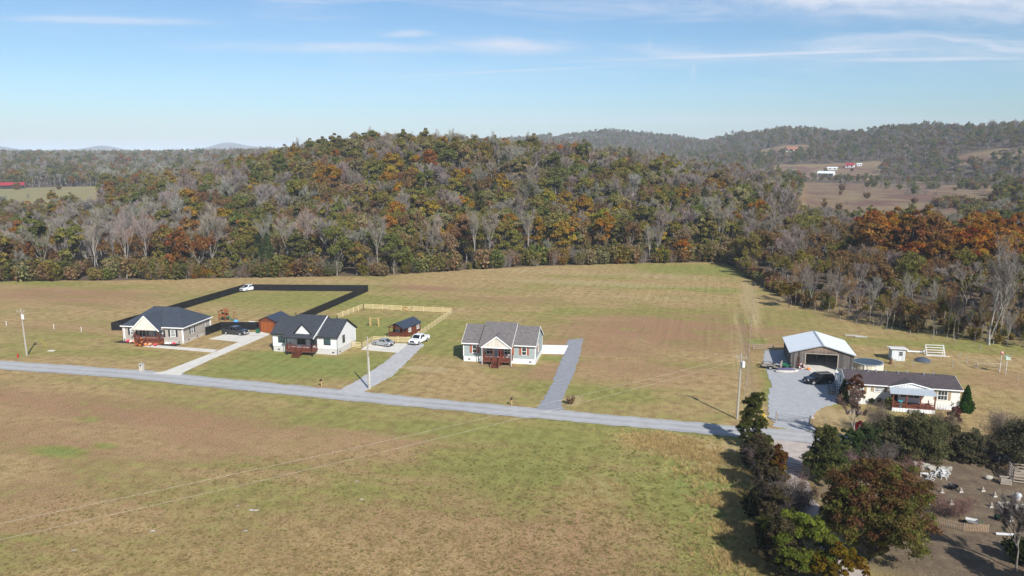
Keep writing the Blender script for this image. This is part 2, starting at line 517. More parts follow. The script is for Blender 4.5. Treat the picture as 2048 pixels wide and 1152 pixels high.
def terrain(x, y):
    x = np.asarray(x, float); y = np.asarray(y, float)
    r = np.hypot(x, y)
    px = bearing_px(x, y)
    edge = tab(px, EDGE)
    h = tab(px, HILL) * ss(edge + 4, 490, r) * (1 - .75 * ss(560, 1000, r))
    rd, rf = tab(px, RDIST), tab(px, RFOOT)
    rr = tab(px, RIDGE) * np.where(px < 900, 0, 1) * ss(rf, rd, r) ** .8
    rr = rr * (1 - .35 * ss(rd + 300, rd + 1800, r))
    rr = rr + np.where(px > 900, 1, 0) * waves(x, y, 95) * 7 * ss(rf - 100, rf + 500, r)
    low = (4 * ss(600, 1000, r) + 16 * ss(1080, 1420, r)) * ss(900, 1500, px) * (1 - ss(rf, rd, r))
    left = (1 - ss(500, 900, px)) * (24 * ss(900, 1800, r) + waves(x, y, 260) * 4 * ss(800, 1500, r) + 5 * ss(450, 800, r))
    back = np.where(px < 1100, 1, .3) * 22 * ss(1500, 3000, r) * ss(400, 900, px)
    far = 0
    for c, w, a in [(475, 45, 95), (545, 40, 55), (230, 45, 70), (20, 60, 70), (360, 120, 40), (140, 60, 45), (-200, 150, 60)]:
        far = far + a * np.exp(-((px - c) / w) ** 2)
    far = far * ss(6000, 8200, r) * (1 - .3 * ss(9000, 12000, r))
    return np.where(y > 1, h + rr + low + left + back + far, 0)


# clearings in the woods beyond: (bearing range, distance range)
CLEAR = [(1590, 1965, 440, 985), (1535, 1742, 1110, 1330), (1500, 1600, 1480, 1640), (1890, 1990, 1225, 1290), (1985, 2100, 1225, 1262), (-200, 215, 560, 905), (1960, 2300, 860, 930),
         (1790, 1850, 1050, 1105), (1960, 2100, 1480, 1560)]


def clearing(px, r):
    m = 0
    for a, b, c, d in CLEAR:
        w = (b - a) * .05 + 6
        m = np.maximum(m, ss(a - w, a + w, px) * (1 - ss(b - w, b + w, px)) * ss(c - 14, c + 14, r) * (1 - ss(d - 14, d + 14, r)))
    return m


# ------------------------------------------------------------------ ground sheet
ROT = R(-14.5)                                   # the road, the houses and the mowing all lie along this line
_ca, _sa = math.cos(ROT), math.sin(ROT)
GREEN = [(540, 738, 18, 7, .72), (660, 742, 11, 6, .72), (560, 712, 9, 3, .8), (640, 722, 7, 3, .9), (740, 722, 6, 5, .7), (430, 745, 9, 4, .5), (770, 655, 17, 13, .68), (690, 608, 12, 6, .6), (800, 600, 20, 5, .45), (900, 680, 10, 12, .45), (1000, 868, 48, 4.5, .55),
         (620, 800, 30, 3, .35), (400, 955, 13, 7, .4), (760, 960, 10, 6, .35), (1050, 945, 12, 8, .5), (1400, 970, 6, 13, .65), (1180, 905, 14, 6, .5), (1290, 960, 10, 9, .45), (115, 903, 3.4, 1.3, .9), (215, 891, 2, .9, .8),
         (175, 840, 1.8, .9, .6), (1190, 790, 9, 3.5, .5), (1440, 540, 30, 14, .6), (1390, 578, 26, 3.2, .6), (250, 640, 10, 6, .2), (320, 705, 16, 7, .32), (160, 690, 18, 7, .3), (80, 566, 40, 5, .5), (440, 600, 24, 8, .4),
         (1555, 790, 1.6, 7, 1.0), (1552, 760, 1.5, 6, .8), (1512, 683, 2, 1.6, .9), (1600, 640, 22, 12, .35), (1880, 690, 26, 5, .55), (1780, 655, 16, 4, .4), (1905, 770, 3.5, 1, .6), (1010, 740, 4, 3, .3), (1050, 735, 1.6, 2.6, .5),
         (1100, 716, 5, 1.6, .8), (1330, 860, 16, 3, .6), (1730, 820, 7, 3, .4), (1900, 950, 9, 5, .25), (1420, 1060, 4, 9, .4), (1820, 745, 8, 2, .3), (1200, 620, 14, 10, .3), (570, 595, 22, 11, .52), (860, 640, 10, 8, .3)]
RUST = [(1380, 655, 20, 17, .85), (1230, 655, 14, 14, .5), (830, 575, 13, 3.4, .9), (140, 590, 26, 11, .6), (140, 655, 20, 4, .35), (200, 815, 45, 5.5, .6), (230, 885, 32, 8, .5), (620, 905, 20, 6, .35), (950, 880, 18, 3, .3), (560, 850, 30, 5, .45), (930, 1010, 12, 13, .4), (1150, 1100, 12, 12, .45),
        (300, 980, 12, 8, .35), (60, 1000, 9, 12, .45), (1200, 690, 12, 10, .55), (1090, 745, 5, 4, .5), (1000, 600, 22, 5, .4), (1640, 632, 12, 6, .5), (700, 1050, 16, 10, .3), (1290, 740, 14, 8, .4), (1960, 760, 14, 6, .35),
        (1950, 940, 10, 6, .55), (1900, 1080, 8, 8, .3), (500, 600, 14, 7, .3), (1720, 930, 8, 4, .5)]
STRAW = [(1180, 566, 34, 5, .6), (1330, 552, 30, 6, .5), (1300, 596, 26, 4, .45), (1370, 893, 7, 3.4, .95), (1430, 905, 4, 5, .7), (855, 738, 4.5, 1.5, .95), (905, 725, 4, 1.2, .6), (640, 610, 4, 8, .3), (330, 735, 8, 2, .4),
         (1500, 600, 2.2, 40, .7), (1650, 825, 9, 2.5, .7), (1700, 838, 8, 2, .6), (1145, 800, 1.6, 2.4, .8), (1000, 540, 60, 5, .5), (600, 560, 60, 4, .45), (480, 760, 14, 4, .15), (1900, 660, 20, 5, .2), (1190, 985, 4, 5, .5), (1960, 720, 12, 5, .35),
         (1480, 700, 1.6, 40, .5)]
YARD_VIGNETTED = [(1850, 935, 11, 5, .8), (1960, 960, 10, 6, .9), (1900, 1000, 13, 8, .9), (1950, 1080, 11, 8, .9), (1870, 1120, 7, 6, .8), (2040, 1010, 8, 10, .9), (1760, 1000, 8, 9, .8), (1800, 930, 9, 4, .7)]  # brown yard ground, with lens vignetting put into its colour as extra darkness
DIRT_AND_VIGNETTE = [(1000, 734, 7, 1.1, .7), (640, 712, 8, .9, .5), (1585, 915, 4, 5, .4), (1850, 935, 11, 5, .8), (1960, 1060, 9, 7, .6), (1900, 990, 14, 9, .8), (1800, 1120, 6, 3, .4), (1490, 690, 1.1, 45, .55), (1840, 712, 6, 2, .4), (1930, 1060, 8, 4, .3), (1950, 1110, 11, 6, .75), (1870, 1120, 6, 4, .6)]  # bare dirt; the patches in the junk yard also stand in for lens vignetting


def blobs(x, y, lst):
    out = np.zeros_like(x)
    for px, py, rx, ry, a in lst:
        cx, cy = G(px, py)
        dx, dy_ = x - cx, y - cy
        u = (dx * _ca + dy_ * _sa) / rx
        v = (-dx * _sa + dy_ * _ca) / ry
        d = u * u + v * v
        out = np.maximum(out, a * np.exp(-.5 * np.minimum(d, 40) ** 1.4))
    return out


def make_ground():
    front = np.linspace(-R(50), R(50), 430)
    backa = np.linspace(R(50), 2 * math.pi - R(50), 42)[1:-1]
    th = np.concatenate([front, backa])
    rad = [1.0, 8, 16, 24, 32, 38]
    while rad[-1] < 300: rad.append(rad[-1] * 1.0105)
    while rad[-1] < 2600: rad.append(rad[-1] * 1.022)
    while rad[-1] < 12500: rad.append(rad[-1] * 1.05)
    rad = np.array(rad)
    RR, TT = np.meshgrid(rad, th, indexing='ij')
    x, y = RR * np.sin(TT), RR * np.cos(TT)
    z = terrain(x, y)
    nr, nt = x.shape
    vs = np.stack([x, y, z], -1).reshape(-1, 3)
    idx = np.arange(nr * nt).reshape(nr, nt)
    a, b = idx[:-1, :], idx[1:, :]
    q = np.stack([a, np.roll(a, -1, 1), np.roll(b, -1, 1), b], -1).reshape(-1, 4)
    me = bpy.data.meshes.new('ground')
    me.vertices.add(len(vs)); me.vertices.foreach_set('co', vs.ravel())
    me.loops.add(q.size); me.loops.foreach_set('vertex_index', q.ravel())
    me.polygons.add(len(q)); me.polygons.foreach_set('loop_start', np.arange(0, q.size, 4)); me.polygons.foreach_set('use_smooth', np.ones(len(q), bool))
    me.update(calc_edges=True)
    X, Y = vs[:, 0], vs[:, 1]
    r = np.hypot(X, Y); px = bearing_px(X, Y)
    wood = ss(-5, 7, r - tab(px, EDGE)) * (1 - clearing(px, r))
    thin = .6 * ss(1560, 1620, px) * ss(-3, 2, r - tab(px, EDGE)) * (1 - ss(20, 34, r - tab(px, EDGE)))   # open strip under the thin row of trees
    wood = wood * (1 - .8 * thin)
    wood = np.where(Y < 5, 0, wood)
    farf = clearing(px, r) * ss(430, 520, r)
    za = np.stack([blobs(X, Y, GREEN), blobs(X, Y, RUST), blobs(X, Y, STRAW), wood], -1)
    zb = np.stack([blobs(X, Y, DIRT_AND_VIGNETTE), farf * ss(1000, 1500, px), farf * (1 - ss(1000, 1500, px)), blobs(X, Y, YARD_VIGNETTED)], -1)
    for nm, arr in (('zone_cover', za), ('zone_soil_vignette', zb)):
        at = me.attributes.new(nm, 'FLOAT_COLOR', 'POINT')
        at.data.foreach_set('color', arr.astype(np.float32).ravel())
    o = bpy.data.objects.new('ground', me); COL.objects.link(o); o['kind'] = 'structure'
    # material
    m, t, b = principled('meadow_and_woodland_soil', .95, 0, .1)
    co = t.n('ShaderNodeTexCoord').outputs['Object']
    A = t.n('ShaderNodeAttribute', attribute_name='zone_cover'); B = t.n('ShaderNodeAttribute', attribute_name='zone_soil_vignette')
    sa = t.n('ShaderNodeSeparateColor'); t.l(A.outputs['Color'], sa.inputs[0])
    sb = t.n('ShaderNodeSeparateColor'); t.l(B.outputs['Color'], sb.inputs[0])
    gr, ru, st, wd = sa.outputs[0], sa.outputs[1], sa.outputs[2], A.outputs['Alpha']
    rot = t.mapping(co, rot=(0, 0, -ROT))
    n1 = t.noise(rot, .018, 4, .55, .6)
    n2 = t.noise(t.mapping(rot, scale=(.55, 1.3, 1)), .085, 5, .62, .8)
    n3 = t.noise(rot, .6, 5, .65)
    n4 = t.noise(rot, 4.2, 4, .7)
    n5 = t.noise(co, 17, 2, .7)
    rows = t.noise(t.mapping(rot, scale=(1.1, .035, 1)), 1.0, 4, .6, .35)      # swaths left by the mower
    rows2 = t.noise(t.mapping(rot, scale=(.05, .9, 1)), 1.0, 3, .6, .4)
    s0 = lambda x: t.m('SUBTRACT', x, .5)
    def need(base, *terms):
        v = base
        for x, k in terms: v = t.m('ADD', v, t.m('MULTIPLY', s0(x), k))
        return v
    gmask = t.ramp(need(t.m('ADD', gr, .33), (n1, 1.3), (n2, 1.6), (n3, 1.0), (n4, .6), (rows2, .3)), .22, .90)
    rmask = t.ramp(need(t.m('ADD', ru, .20), (n2, 1.2), (n3, .9), (rows, .9), (n4, .4)), .2, .95)
    smask = t.ramp(need(t.m('ADD', st, .02), (n2, .7), (n3, .6), (rows, .6), (n4, .35)), .22, .8)
    dry = t.mix(t.ramp(t.m('ADD', t.m('MULTIPLY', n3, .65), t.m('MULTIPLY', n4, .35)), .36, .64), (.232, .158, .070), (.42, .305, .145))
    c = t.mix(t.m('MULTIPLY', rmask, .92), dry, t.mix(t.ramp(n4, .3, .7), (.215, .115, .066), (.345, .20, .122)))
    green = t.mix(t.ramp(n3, .3, .72), (.158, .160, .040), (.275, .262, .078))
    lush = t.mix(t.ramp(n4, .3, .72), (.125, .180, .038), (.215, .265, .078))
    green = t.mix(t.ramp(need(gr, (n2, .8), (n3, .9)), .42, 1.05), green, lush)
    c = t.mix(t.m('MULTIPLY', gmask, .88), c, green)
    c = t.mix(t.m('MULTIPLY', smask, .75), c, t.mix(n4, (.33, .245, .125), (.43, .335, .18)))
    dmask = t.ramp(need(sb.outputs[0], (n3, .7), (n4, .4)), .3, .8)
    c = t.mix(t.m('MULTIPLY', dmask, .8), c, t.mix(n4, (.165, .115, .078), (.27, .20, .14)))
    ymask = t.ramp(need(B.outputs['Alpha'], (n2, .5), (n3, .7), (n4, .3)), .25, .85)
    yard = t.mix(t.ramp(n3, .35, .68), (.105, .076, .055), t.mix(n4, (.15, .115, .075), (.20, .155, .10)))  # yard soil and litter tones, kept darker to include the painted vignetting
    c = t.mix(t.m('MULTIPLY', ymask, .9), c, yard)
    far_r = t.mix(t.ramp(t.noise(rot, .02, 5, .65, .5), .4, .6), (.15, .085, .062), (.21, .155, .088))
    c = t.mix(sb.outputs[1], c, far_r)
    c = t.mix(sb.outputs[2], c, t.mix(n1, (.20, .19, .085), (.27, .22, .11)))
    litter = t.mix(t.ramp(n3, .3, .7), (.085, .062, .042), (.15, .11, .072))
    wmask = t.ramp(need(wd, (n2, .35), (n3, .3)), .3, .75)
    c = t.mix(wmask, c, litter)
    fine = t.m('ADD', -.10, t.m('MULTIPLY', t.m('ADD', t.m('MULTIPLY', n4, .6), t.m('MULTIPLY', n5, .4)), 2.2))     # blades and thatch, far too small to model over a whole field
    rw = t.m('ADD', .72, t.m('MULTIPLY', rows, .56))
    fine = t.m('MULTIPLY', fine, rw)
    c = t.mix(1.0, c, t.comb(fine, fine, fine), 'MULTIPLY')
    t.l(c, b.inputs['Base Color'])
    bn = t.n('ShaderNodeBump'); bn.inputs['Strength'].default_value = .7; bn.inputs['Distance'].default_value = .18
    t.l(t.m('ADD', t.m('MULTIPLY', n4, .7), t.m('ADD', t.m('MULTIPLY', n3, .8), t.m('MULTIPLY', n5, .25))), bn.inputs['Height'])
    t.l(bn.outputs[0], b.inputs['Normal'])
    me.materials.append(m)
    return o


make_ground()


# ------------------------------------------------------------------ road, drives and paths: sheets laid on the ground
def surf_mat(name, c0, c1, scale, fine=14, stain=(.5, .5, .5), track=None):
    m, t, b = principled(name, .92, 0, .15)
    co = obj_co(t)
    n = t.noise(co, scale, 5, .65); f = t.noise(co, fine, 3, .7)
    big = t.noise(co, .12, 4, .6, .6)
    c = t.mix(t.ramp(t.m('ADD', t.m('MULTIPLY', n, .6), t.m('MULTIPLY', f, .4)), .32, .68), c0, c1)
    c = t.mix(t.m('MULTIPLY', t.ramp(big, .45, .7), .5), c, stain)
    if track:      # paler wheel tracks, darker oily middle: along the sheet's own length
        uv = t.n('ShaderNodeUVMap'); s = t.n('ShaderNodeSeparateXYZ'); t.l(uv.outputs[0], s.inputs[0])
        v = t.m('ADD', s.outputs[1], t.m('MULTIPLY', t.m('SUBTRACT', big, .5), .2))
        for x0 in (.28, .72):
            k = t.m('EXPONENT', t.m('MULTIPLY', t.m('POWER', t.m('DIVIDE', t.m('SUBTRACT', v, x0), .10), 2.0), -1.0))
            c = t.mix(t.m('MULTIPLY', k, .55), c, track)
    t.l(c, b.inputs['Base Color'])
    bn = t.n('ShaderNodeBump'); bn.inputs['Strength'].default_value = .5; bn.inputs['Distance'].default_value = .02
    t.l(f, bn.inputs['Height']); t.l(bn.outputs[0], b.inputs['Normal'])
    return m


M['asphalt'] = surf_mat('worn_chip_road', (.285, .282, .28), (.38, .377, .375), .6, 10, (.26, .26, .26), (.43, .43, .425))
M['gravel'] = surf_mat('grey_gravel', (.29, .295, .305), (.39, .395, .405), 1.2, 9, (.33, .33, .35))
M['gravel_dark'] = surf_mat('fresh_dark_gravel', (.20, .205, .225), (.30, .305, .33), 1.2, 9, (.24, .245, .265))
M['gravel_light'] = surf_mat('pale_gravel', (.34, .335, .34), (.46, .45, .45), 1.0, 9, (.34, .32, .29))
M['lane_grit'] = surf_mat('pinkish_lane_grit', (.33, .28, .25), (.47, .41, .37), 1.0, 9, (.28, .24, .20))


def ribbon(name, pts, z, material, rag=.15, seed=0, step=.7):
    """a strip along a centre line [(x, y, width)], with a ragged edge"""
    rg = random.Random(seed)
    P = []
    for i in range(len(pts) - 1):
        a, b = pts[i], pts[i + 1]
        n = max(1, int(math.dist(a[:2], b[:2]) / step))
        P += [tuple(a[k] + (b[k] - a[k]) * j / n for k in range(3)) for j in range(n)]
    P.append(pts[-1])
    xy = np.array([p[:2] for p in P])
    for _ in range(8): xy[1:-1] = (xy[:-2] + 2 * xy[1:-1] + xy[2:]) / 4
    vs, fs, uv = [], [], []
    e1 = e2 = 0
    for i, p in enumerate(P):
        d = xy[min(i + 1, len(P) - 1)] - xy[max(i - 1, 0)]; d = d / np.hypot(*d)
        nrm = np.array([-d[1], d[0]])
        e1 = e1 * .6 + rg.uniform(-rag, rag); e2 = e2 * .6 + rg.uniform(-rag, rag)
        for k, s in enumerate((p[2] / 2 + e1, p[2] / 4, 0, -p[2] / 4, -p[2] / 2 + e2)):
            q = xy[i] + nrm * s
            vs.append((q[0], q[1], z)); uv.append((i * step, k / 4))
        if i:
            o = (i - 1) * 5
            fs += [(o + k, o + k + 1, o + k + 6, o + k + 5) for k in range(4)]
    mb = MB(); mb.v, mb.f = vs, fs
    o = mb.build(name, material, None, kind='structure')
    ul = o.data.uv_layers.new(name='UVMap')
    for lp in o.data.loops: ul.data[lp.index].uv = uv[lp.vertex_index]
    return o


def patch(name, pix, z, material, rag=0.0, seed=0, base=0.0):
    """a flat area whose outline is given by ground points; ragged for gravel. A slab with a real edge when base is given."""
    rg = random.Random(seed)
    w = [G(*p) for p in pix]
    out = []
    for i in range(len(w)):
        a, b = w[i], w[(i + 1) % len(w)]
        n = max(1, int(math.dist(a, b) / .5)) if rag else 1
        for j in range(n):
            k = rag if j else rag * .5
            out.append((a[0] + (b[0] - a[0]) * j / n + rg.uniform(-k, k), a[1] + (b[1] - a[1]) * j / n + rg.uniform(-k, k)))
    mb = MB()
    mb.prism(out, 'z', z - .12, z)
    return mb.build(name, material, None, kind='structure')


ROAD = [(-260, 171, 4.9), (-150, 148, 4.9), (-93.7, 136.3, 4.9), (-65.1, 129.9, 4.9), (-29.2, 119.0, 4.7), (2.65, 109.8, 4.5), (26.4, 103.4, 4.4), (37, 100.6, 4.6), (60, 94.3, 4.4), (110, 81, 4.4), (200, 58, 4.4)]
ribbon('road', ROAD, .05, M['asphalt'], .17, 3)
patch('driveway', [(305, 747), (360, 751), (369, 744), (420, 720), (540, 669), (522, 664), (455, 668), (419, 678), (479, 684), (436, 702), (330, 743)], .085, M['concrete'])
patch('front_walk', [(276, 688), (435, 700), (426, 705), (273, 692)], .07, M['concrete'])
patch('driveway', [(674, 784), (724, 787), (745, 773), (786, 751), (848, 690), (838, 683), (808, 689), (794, 705), (765, 728), (720, 758)], .06, M['gravel_light'], .16, 4)
patch('parking_pad', [(722, 699.4), (796, 705.5), (817, 688), (743, 686)], .095, M['concrete'])
patch('driveway', [(1071, 820), (1089, 796), (1104, 769), (1127, 710), (1136, 680), (1167, 677), (1161, 704), (1145, 754), (1123, 800), (1126, 821)], .06, M['gravel_dark'], .22, 5)
patch('parking_pad', [(1083, 690.6), (1136.5, 691.7), (1128, 708.5), (1081, 707)], .095, M['concrete_new'])
patch('gravel_yard', [(1544, 853), (1552, 846), (1537, 835), (1536, 792), (1543, 769), (1534, 746), (1527, 726), (1529, 702), (1576, 700), (1706, 745), (1692, 802), (1640, 816), (1618, 841), (1634, 864), (1600, 862)], .06, M['gravel'], .2, 6)
patch('barn_apron', [(1611, 728), (1677, 737), (1671, 750), (1621, 745)], .09, M['concrete'])
ribbon('lane', [(*G(1588, 884), 6.0), (*G(1586, 905), 3.6), (*G(1584, 925), 2.8), (*G(1592, 965), 2.7), (*G(1612, 1015), 2.7), (*G(1650, 1075), 2.7), (*G(1720, 1160), 2.7), (*G(1800, 1230), 2.7)], .06, M['lane_grit'], .25, 8)
patch('mulch_bed', [(227, 685), (277, 688), (350, 693), (366, 687), (262, 676), (244, 681)], .06, M['mulch'], .1, 9)

# ------------------------------------------------------------------ trees
def foliage_mat(name, translucent=.42):
    """leaf colour belongs to each tree (its own leaf_col); single leaves vary about it"""
    m = bpy.data.materials.new(name); m.use_nodes = True
    nt = m.node_tree; nt.nodes.clear(); t = NT(nt)
    at = t.n('ShaderNodeAttribute', attribute_name='leaf_col', attribute_type='INSTANCER')
    lv = t.n('ShaderNodeAttribute', attribute_name='leaf_vary')
    sp = t.n('ShaderNodeSeparateXYZ'); t.l(lv.outputs['Vector'], sp.inputs[0])
    hsv = t.n('ShaderNodeHueSaturation')
    t.l(at.outputs['Color'], hsv.inputs['Color'])
    t.l(t.m('ADD', .5, t.m('MULTIPLY', sp.outputs[0], .022)), hsv.inputs['Hue'])
    t.l(t.m('ADD', 1.0, t.m('MULTIPLY', sp.outputs[1], .30)), hsv.inputs['Value']); hsv.inputs['Saturation'].default_value = 1.12
    d = t.n('ShaderNodeBsdfDiffuse'); tr = t.n('ShaderNodeBsdfTranslucent'); mx = t.n('ShaderNodeMixShader')
    mx.inputs[0].default_value = translucent
    t.l(hsv.outputs[0], d.inputs[0]); t.l(hsv.outputs[0], tr.inputs[0])
    t.l(d.outputs[0], mx.inputs[1]); t.l(tr.outputs[0], mx.inputs[2])
    o = t.n('ShaderNodeOutputMaterial'); t.l(mx.outputs[0], o.inputs[0])
    return m


def bark_mat(name, a, b):
    m, t, bs = principled(name, .95, 0, .1)
    co = obj_co(t)
    n = t.noise(t.mapping(co, scale=(3, 3, .6)), 1.0, 5, .65)
    t.l(t.mix(t.ramp(n, .35, .65), a, b), bs.inputs['Base Color'])
    return m


M['leaf'] = foliage_mat('leaf')
M['twig'] = foliage_mat('twig', 0.0)
M['bark'] = bark_mat('brown_grey_bark', (.15, .13, .11), (.28, .25, .22))
M['bark_pale'] = bark_mat('pale_grey_bark', (.25, .23, .20), (.43, .40, .36))
M['bark_dark'] = bark_mat('dark_bark', (.055, .045, .038), (.11, .095, .08))


def unit(rg, n):
    v = rg.normal(size=(n, 3)); return v / np.linalg.norm(v, axis=1, keepdims=True)


def leaf_cards(rg, c, out, size, aspect=.62):
    """one small four-cornered leaf spray at each point, facing loosely outwards, folded along its middle"""
    n = len(c)
    nrm = out + unit(rg, n) * .9; nrm /= np.linalg.norm(nrm, axis=1, keepdims=True)
    a = np.cross(nrm, unit(rg, n)); a /= np.maximum(np.linalg.norm(a, axis=1, keepdims=True), 1e-6)
    b = np.cross(nrm, a)
    s = size * rg.uniform(.55, 1.35, (n, 1))
    a = a * s; b = b * s * aspect
    return np.stack([c - a, c - b + nrm * s * .15, c + a, c + b + nrm * s * .15], 1)


class Tree:
    def __init__(s, seed): s.rg = np.random.RandomState(seed); s.wood = MB(); s.q = []; s.lv = []
    def leaves(s, quads, vary):
        s.q.append(quads); s.lv.append(vary)
    def crown_mesh(s, name, m):
        q = np.concatenate(s.q); lv = np.concatenate(s.lv); n = len(q)
        me = bpy.data.meshes.new(name)
        me.vertices.add(4 * n); me.vertices.foreach_set('co', q.astype(np.float32).ravel())
        me.loops.add(4 * n); me.loops.foreach_set('vertex_index', np.arange(4 * n))
        me.polygons.add(n); me.polygons.foreach_set('loop_start', np.arange(0, 4 * n, 4))
        me.update(calc_edges=True)
        at = me.attributes.new('leaf_vary', 'FLOAT_VECTOR', 'FACE')
        at.data.foreach_set('vector', lv.astype(np.float32).ravel())
        me.materials.append(m)
        return me
    def wood_mesh(s, name, m):
        me = bpy.data.meshes.new(name); me.from_pydata(s.wood.v, [], s.wood.f); me.update()
        me.polygons.foreach_set('use_smooth', [True] * len(me.polygons))
        me.materials.append(m); return me


def vary(rg, n, clump=None):
    v = rg.normal(size=(n, 3)) * .55
    if clump is not None: v = v + clump
    return np.clip(v, -5, 2.2)


def bend_tube(mb, p, q, r0, r1, rg, n=5, segs=3, wob=.06):
    p, q = np.array(p, float), np.array(q, float)
    L = np.linalg.norm(q - p); prev = p
    for i in range(1, segs + 1):
        t = i / segs
        c = p + (q - p) * t + (rg.normal(size=3) * wob * L if i < segs else 0)
        mb.tube(prev, c, r0 + (r1 - r0) * (i - 1) / segs, r0 + (r1 - r0) * t, n, cap=False)
        prev = c


def leafy(seed, H, Wd, base, n, size, clumps=22, squash=.8, column=False, trunk_r=None, sub=1, top_tint=0.0, gap=1.0):
    """broadleaf tree: a trunk, limbs to leaf clumps (each of smaller clumps near by), many small leaf sprays on each"""
    T = Tree(seed); rg = T.rg
    tr = trunk_r or H * .018
    bend_tube(T.wood, (0, 0, -.2), (rg.normal() * .2, rg.normal() * .2, H * .72), tr, tr * .35, rg, 7, 5, .012)
    cz = base + (H - base) * .5
    hz = (H - base) * .5
    cs = []
    for i in range(clumps):
        d = unit(rg, 1)[0]
        k = rg.uniform(.35, .95) ** .6
        if column:
            zz = (i + rg.rand()) / clumps
            wr = Wd / 2 * (1 - zz ** 2.2) ** .6 * rg.uniform(.25, .85); q = rg.uniform(0, 6.283)
            c = np.array([math.cos(q) * wr, math.sin(q) * wr, base + (H - base) * (.06 + .88 * zz)])
            r = Wd * rg.uniform(.17, .30)
        else:
            c = np.array([d[0] * Wd / 2 * k * .8, d[1] * Wd / 2 * k * .8, cz + d[2] * hz * k * .82])
            c[:2] *= 1.08 - .35 * max(0, (c[2] - cz) / hz)      # egg shape: wider below the middle
            r = rg.uniform(.16, .30) * Wd * .62
        cs.append((c, r))
        if i % 2 == 0:
            z0 = base * .8 + rg.uniform(0, .5) * (c[2] - base)
            bend_tube(T.wood, (0, 0, max(base * .6, min(z0, H * .6))), c, tr * .4, tr * .08, rg, 4, 3, .05)
    m = int(n / clumps / sub)
    for c, r in cs:
        tin = np.array([rg.normal() * .45, rg.normal() * .4, 0])
        hgt = (c[2] - base) / (H - base)
        for _ in range(sub):
            cc, rr = c, r
            if sub > 1:
                e = unit(rg, 1)[0]; e[2] = abs(e[2]) if rg.rand() < .7 else e[2]
                cc = c + e * r * rg.uniform(.45, .95); rr = r * rg.uniform(.30, .52)
            d = unit(rg, m); d[:, 2] = np.where(d[:, 2] < -.35, -d[:, 2] * .6, d[:, 2])
            k = rg.uniform(.25, 1.08, (m, 1)) ** .5
            p = cc + d * k * rr * np.array([1, 1, squash])
            p[:, 2] = np.maximum(p[:, 2], .05)
            tt = tin + np.array([rg.normal() * .3, rg.normal() * .35, 0])
            if top_tint and rg.rand() < hgt ** 1.6 * 1.25: tt = tt + np.array([-top_tint * rg.uniform(.6, 1.2), .25, 0])
            T.leaves(leaf_cards(rg, p, d, size), vary(rg, m, tt))
    return T


def branches(T, p, d, L, r, depth, maxd, twigs, spread, up=.25):
    rg = T.rg
    q = p + d * L
    mid = p + d * L * .5 + rg.normal(size=3) * L * .05
    T.wood.tube(p, mid, r, r * .82, 5 if depth < 2 else 3, cap=False)
    T.wood.tube(mid, q, r * .82, r * .62, 5 if depth < 2 else 3, cap=False)
    if depth >= maxd:
        twigs.append((q, d, L)); return
    k = rg.randint(2, 4) if depth else rg.randint(3, 5)
    for i in range(k):
        nd = d + unit(rg, 1)[0] * spread + np.array([0, 0, up])
        nd /= np.linalg.norm(nd)
        branches(T, (mid if i == 0 and depth else q), nd, L * rg.uniform(.62, .85), r * .6, depth + 1, maxd, twigs, spread, up)


def twig_cards(rg, c, d, L, w):
    """thin twigs: long slivers"""
    n = len(c)
    a = d * L
    b = np.cross(a, unit(rg, n)); b /= np.maximum(np.linalg.norm(b, axis=1, keepdims=True), 1e-6); b *= w
    return np.stack([c - b, c + a * .5 - b * .8, c + a, c + b], 1)


def bare(seed, H, n, w=.028, spread=.62, up=.22, maxd=3, leaves=0, lsize=.35, trunk=.34, lean=.06, girth=.0135):
    """leafless tree: forking limbs and a haze of fine twigs; a few clinging leaves if asked"""
    T = Tree(seed); rg = T.rg
    tw = []
    lean_v = np.array([rg.normal() * lean, rg.normal() * lean, 1.0]); lean_v /= np.linalg.norm(lean_v)
    branches(T, np.array([0, 0, -.2]), lean_v, H * trunk, H * girth, 0, maxd, tw, spread, up)
    m = max(1, n // len(tw))
    for q, d, L in tw:
        o = rg.uniform(-.5, .5, (m, 1)) * L
        dd = d + unit(rg, m) * .85 + np.array([0, 0, .15]); dd /= np.linalg.norm(dd, axis=1, keepdims=True)
        c = q + d * o + unit(rg, m) * .15 * L
        T.leaves(twig_cards(rg, c, dd, rg.uniform(.5, 1.15, (m, 1)) * L * .95, w), vary(rg, m, np.array([0, rg.normal() * .25, 0])))
    if leaves:
        m = max(1, leaves // len(tw))
        for q, d, L in tw:
            if rg.rand() < .35: continue
            p = q + unit(rg, m) * rg.uniform(.1, 1, (m, 1)) * L * .8
            T.leaves(leaf_cards(rg, p, unit(rg, m), lsize), vary(rg, m, np.array([rg.normal() * .5, .3, 0])))
    return T


def cedar(seed, H, Wd, n, size=.3):
    """conical evergreen"""
    T = Tree(seed); rg = T.rg
    T.wood.tube((0, 0, -.2), (0, 0, H * .9), H * .015, H * .004, 6)
    z = rg.rand(n) ** 1.3
    ang = rg.uniform(0, 6.283, n)
    lob = 1 + .22 * np.sin(ang * 3 + z * 9 + seed) + .15 * np.sin(ang * 7 - z * 23)
    rr = Wd / 2 * (1 - z) ** .72 * lob * rg.uniform(.5, 1.05, n) ** .5
    p = np.stack([np.cos(ang) * rr, np.sin(ang) * rr, H * .04 + z * H * .96], 1)
    d = np.stack([np.cos(ang), np.sin(ang), np.full(n, .45)], 1); d /= np.linalg.norm(d, axis=1, keepdims=True)
    T.leaves(leaf_cards(rg, p, d, size, .4), vary(rg, n))
    return T


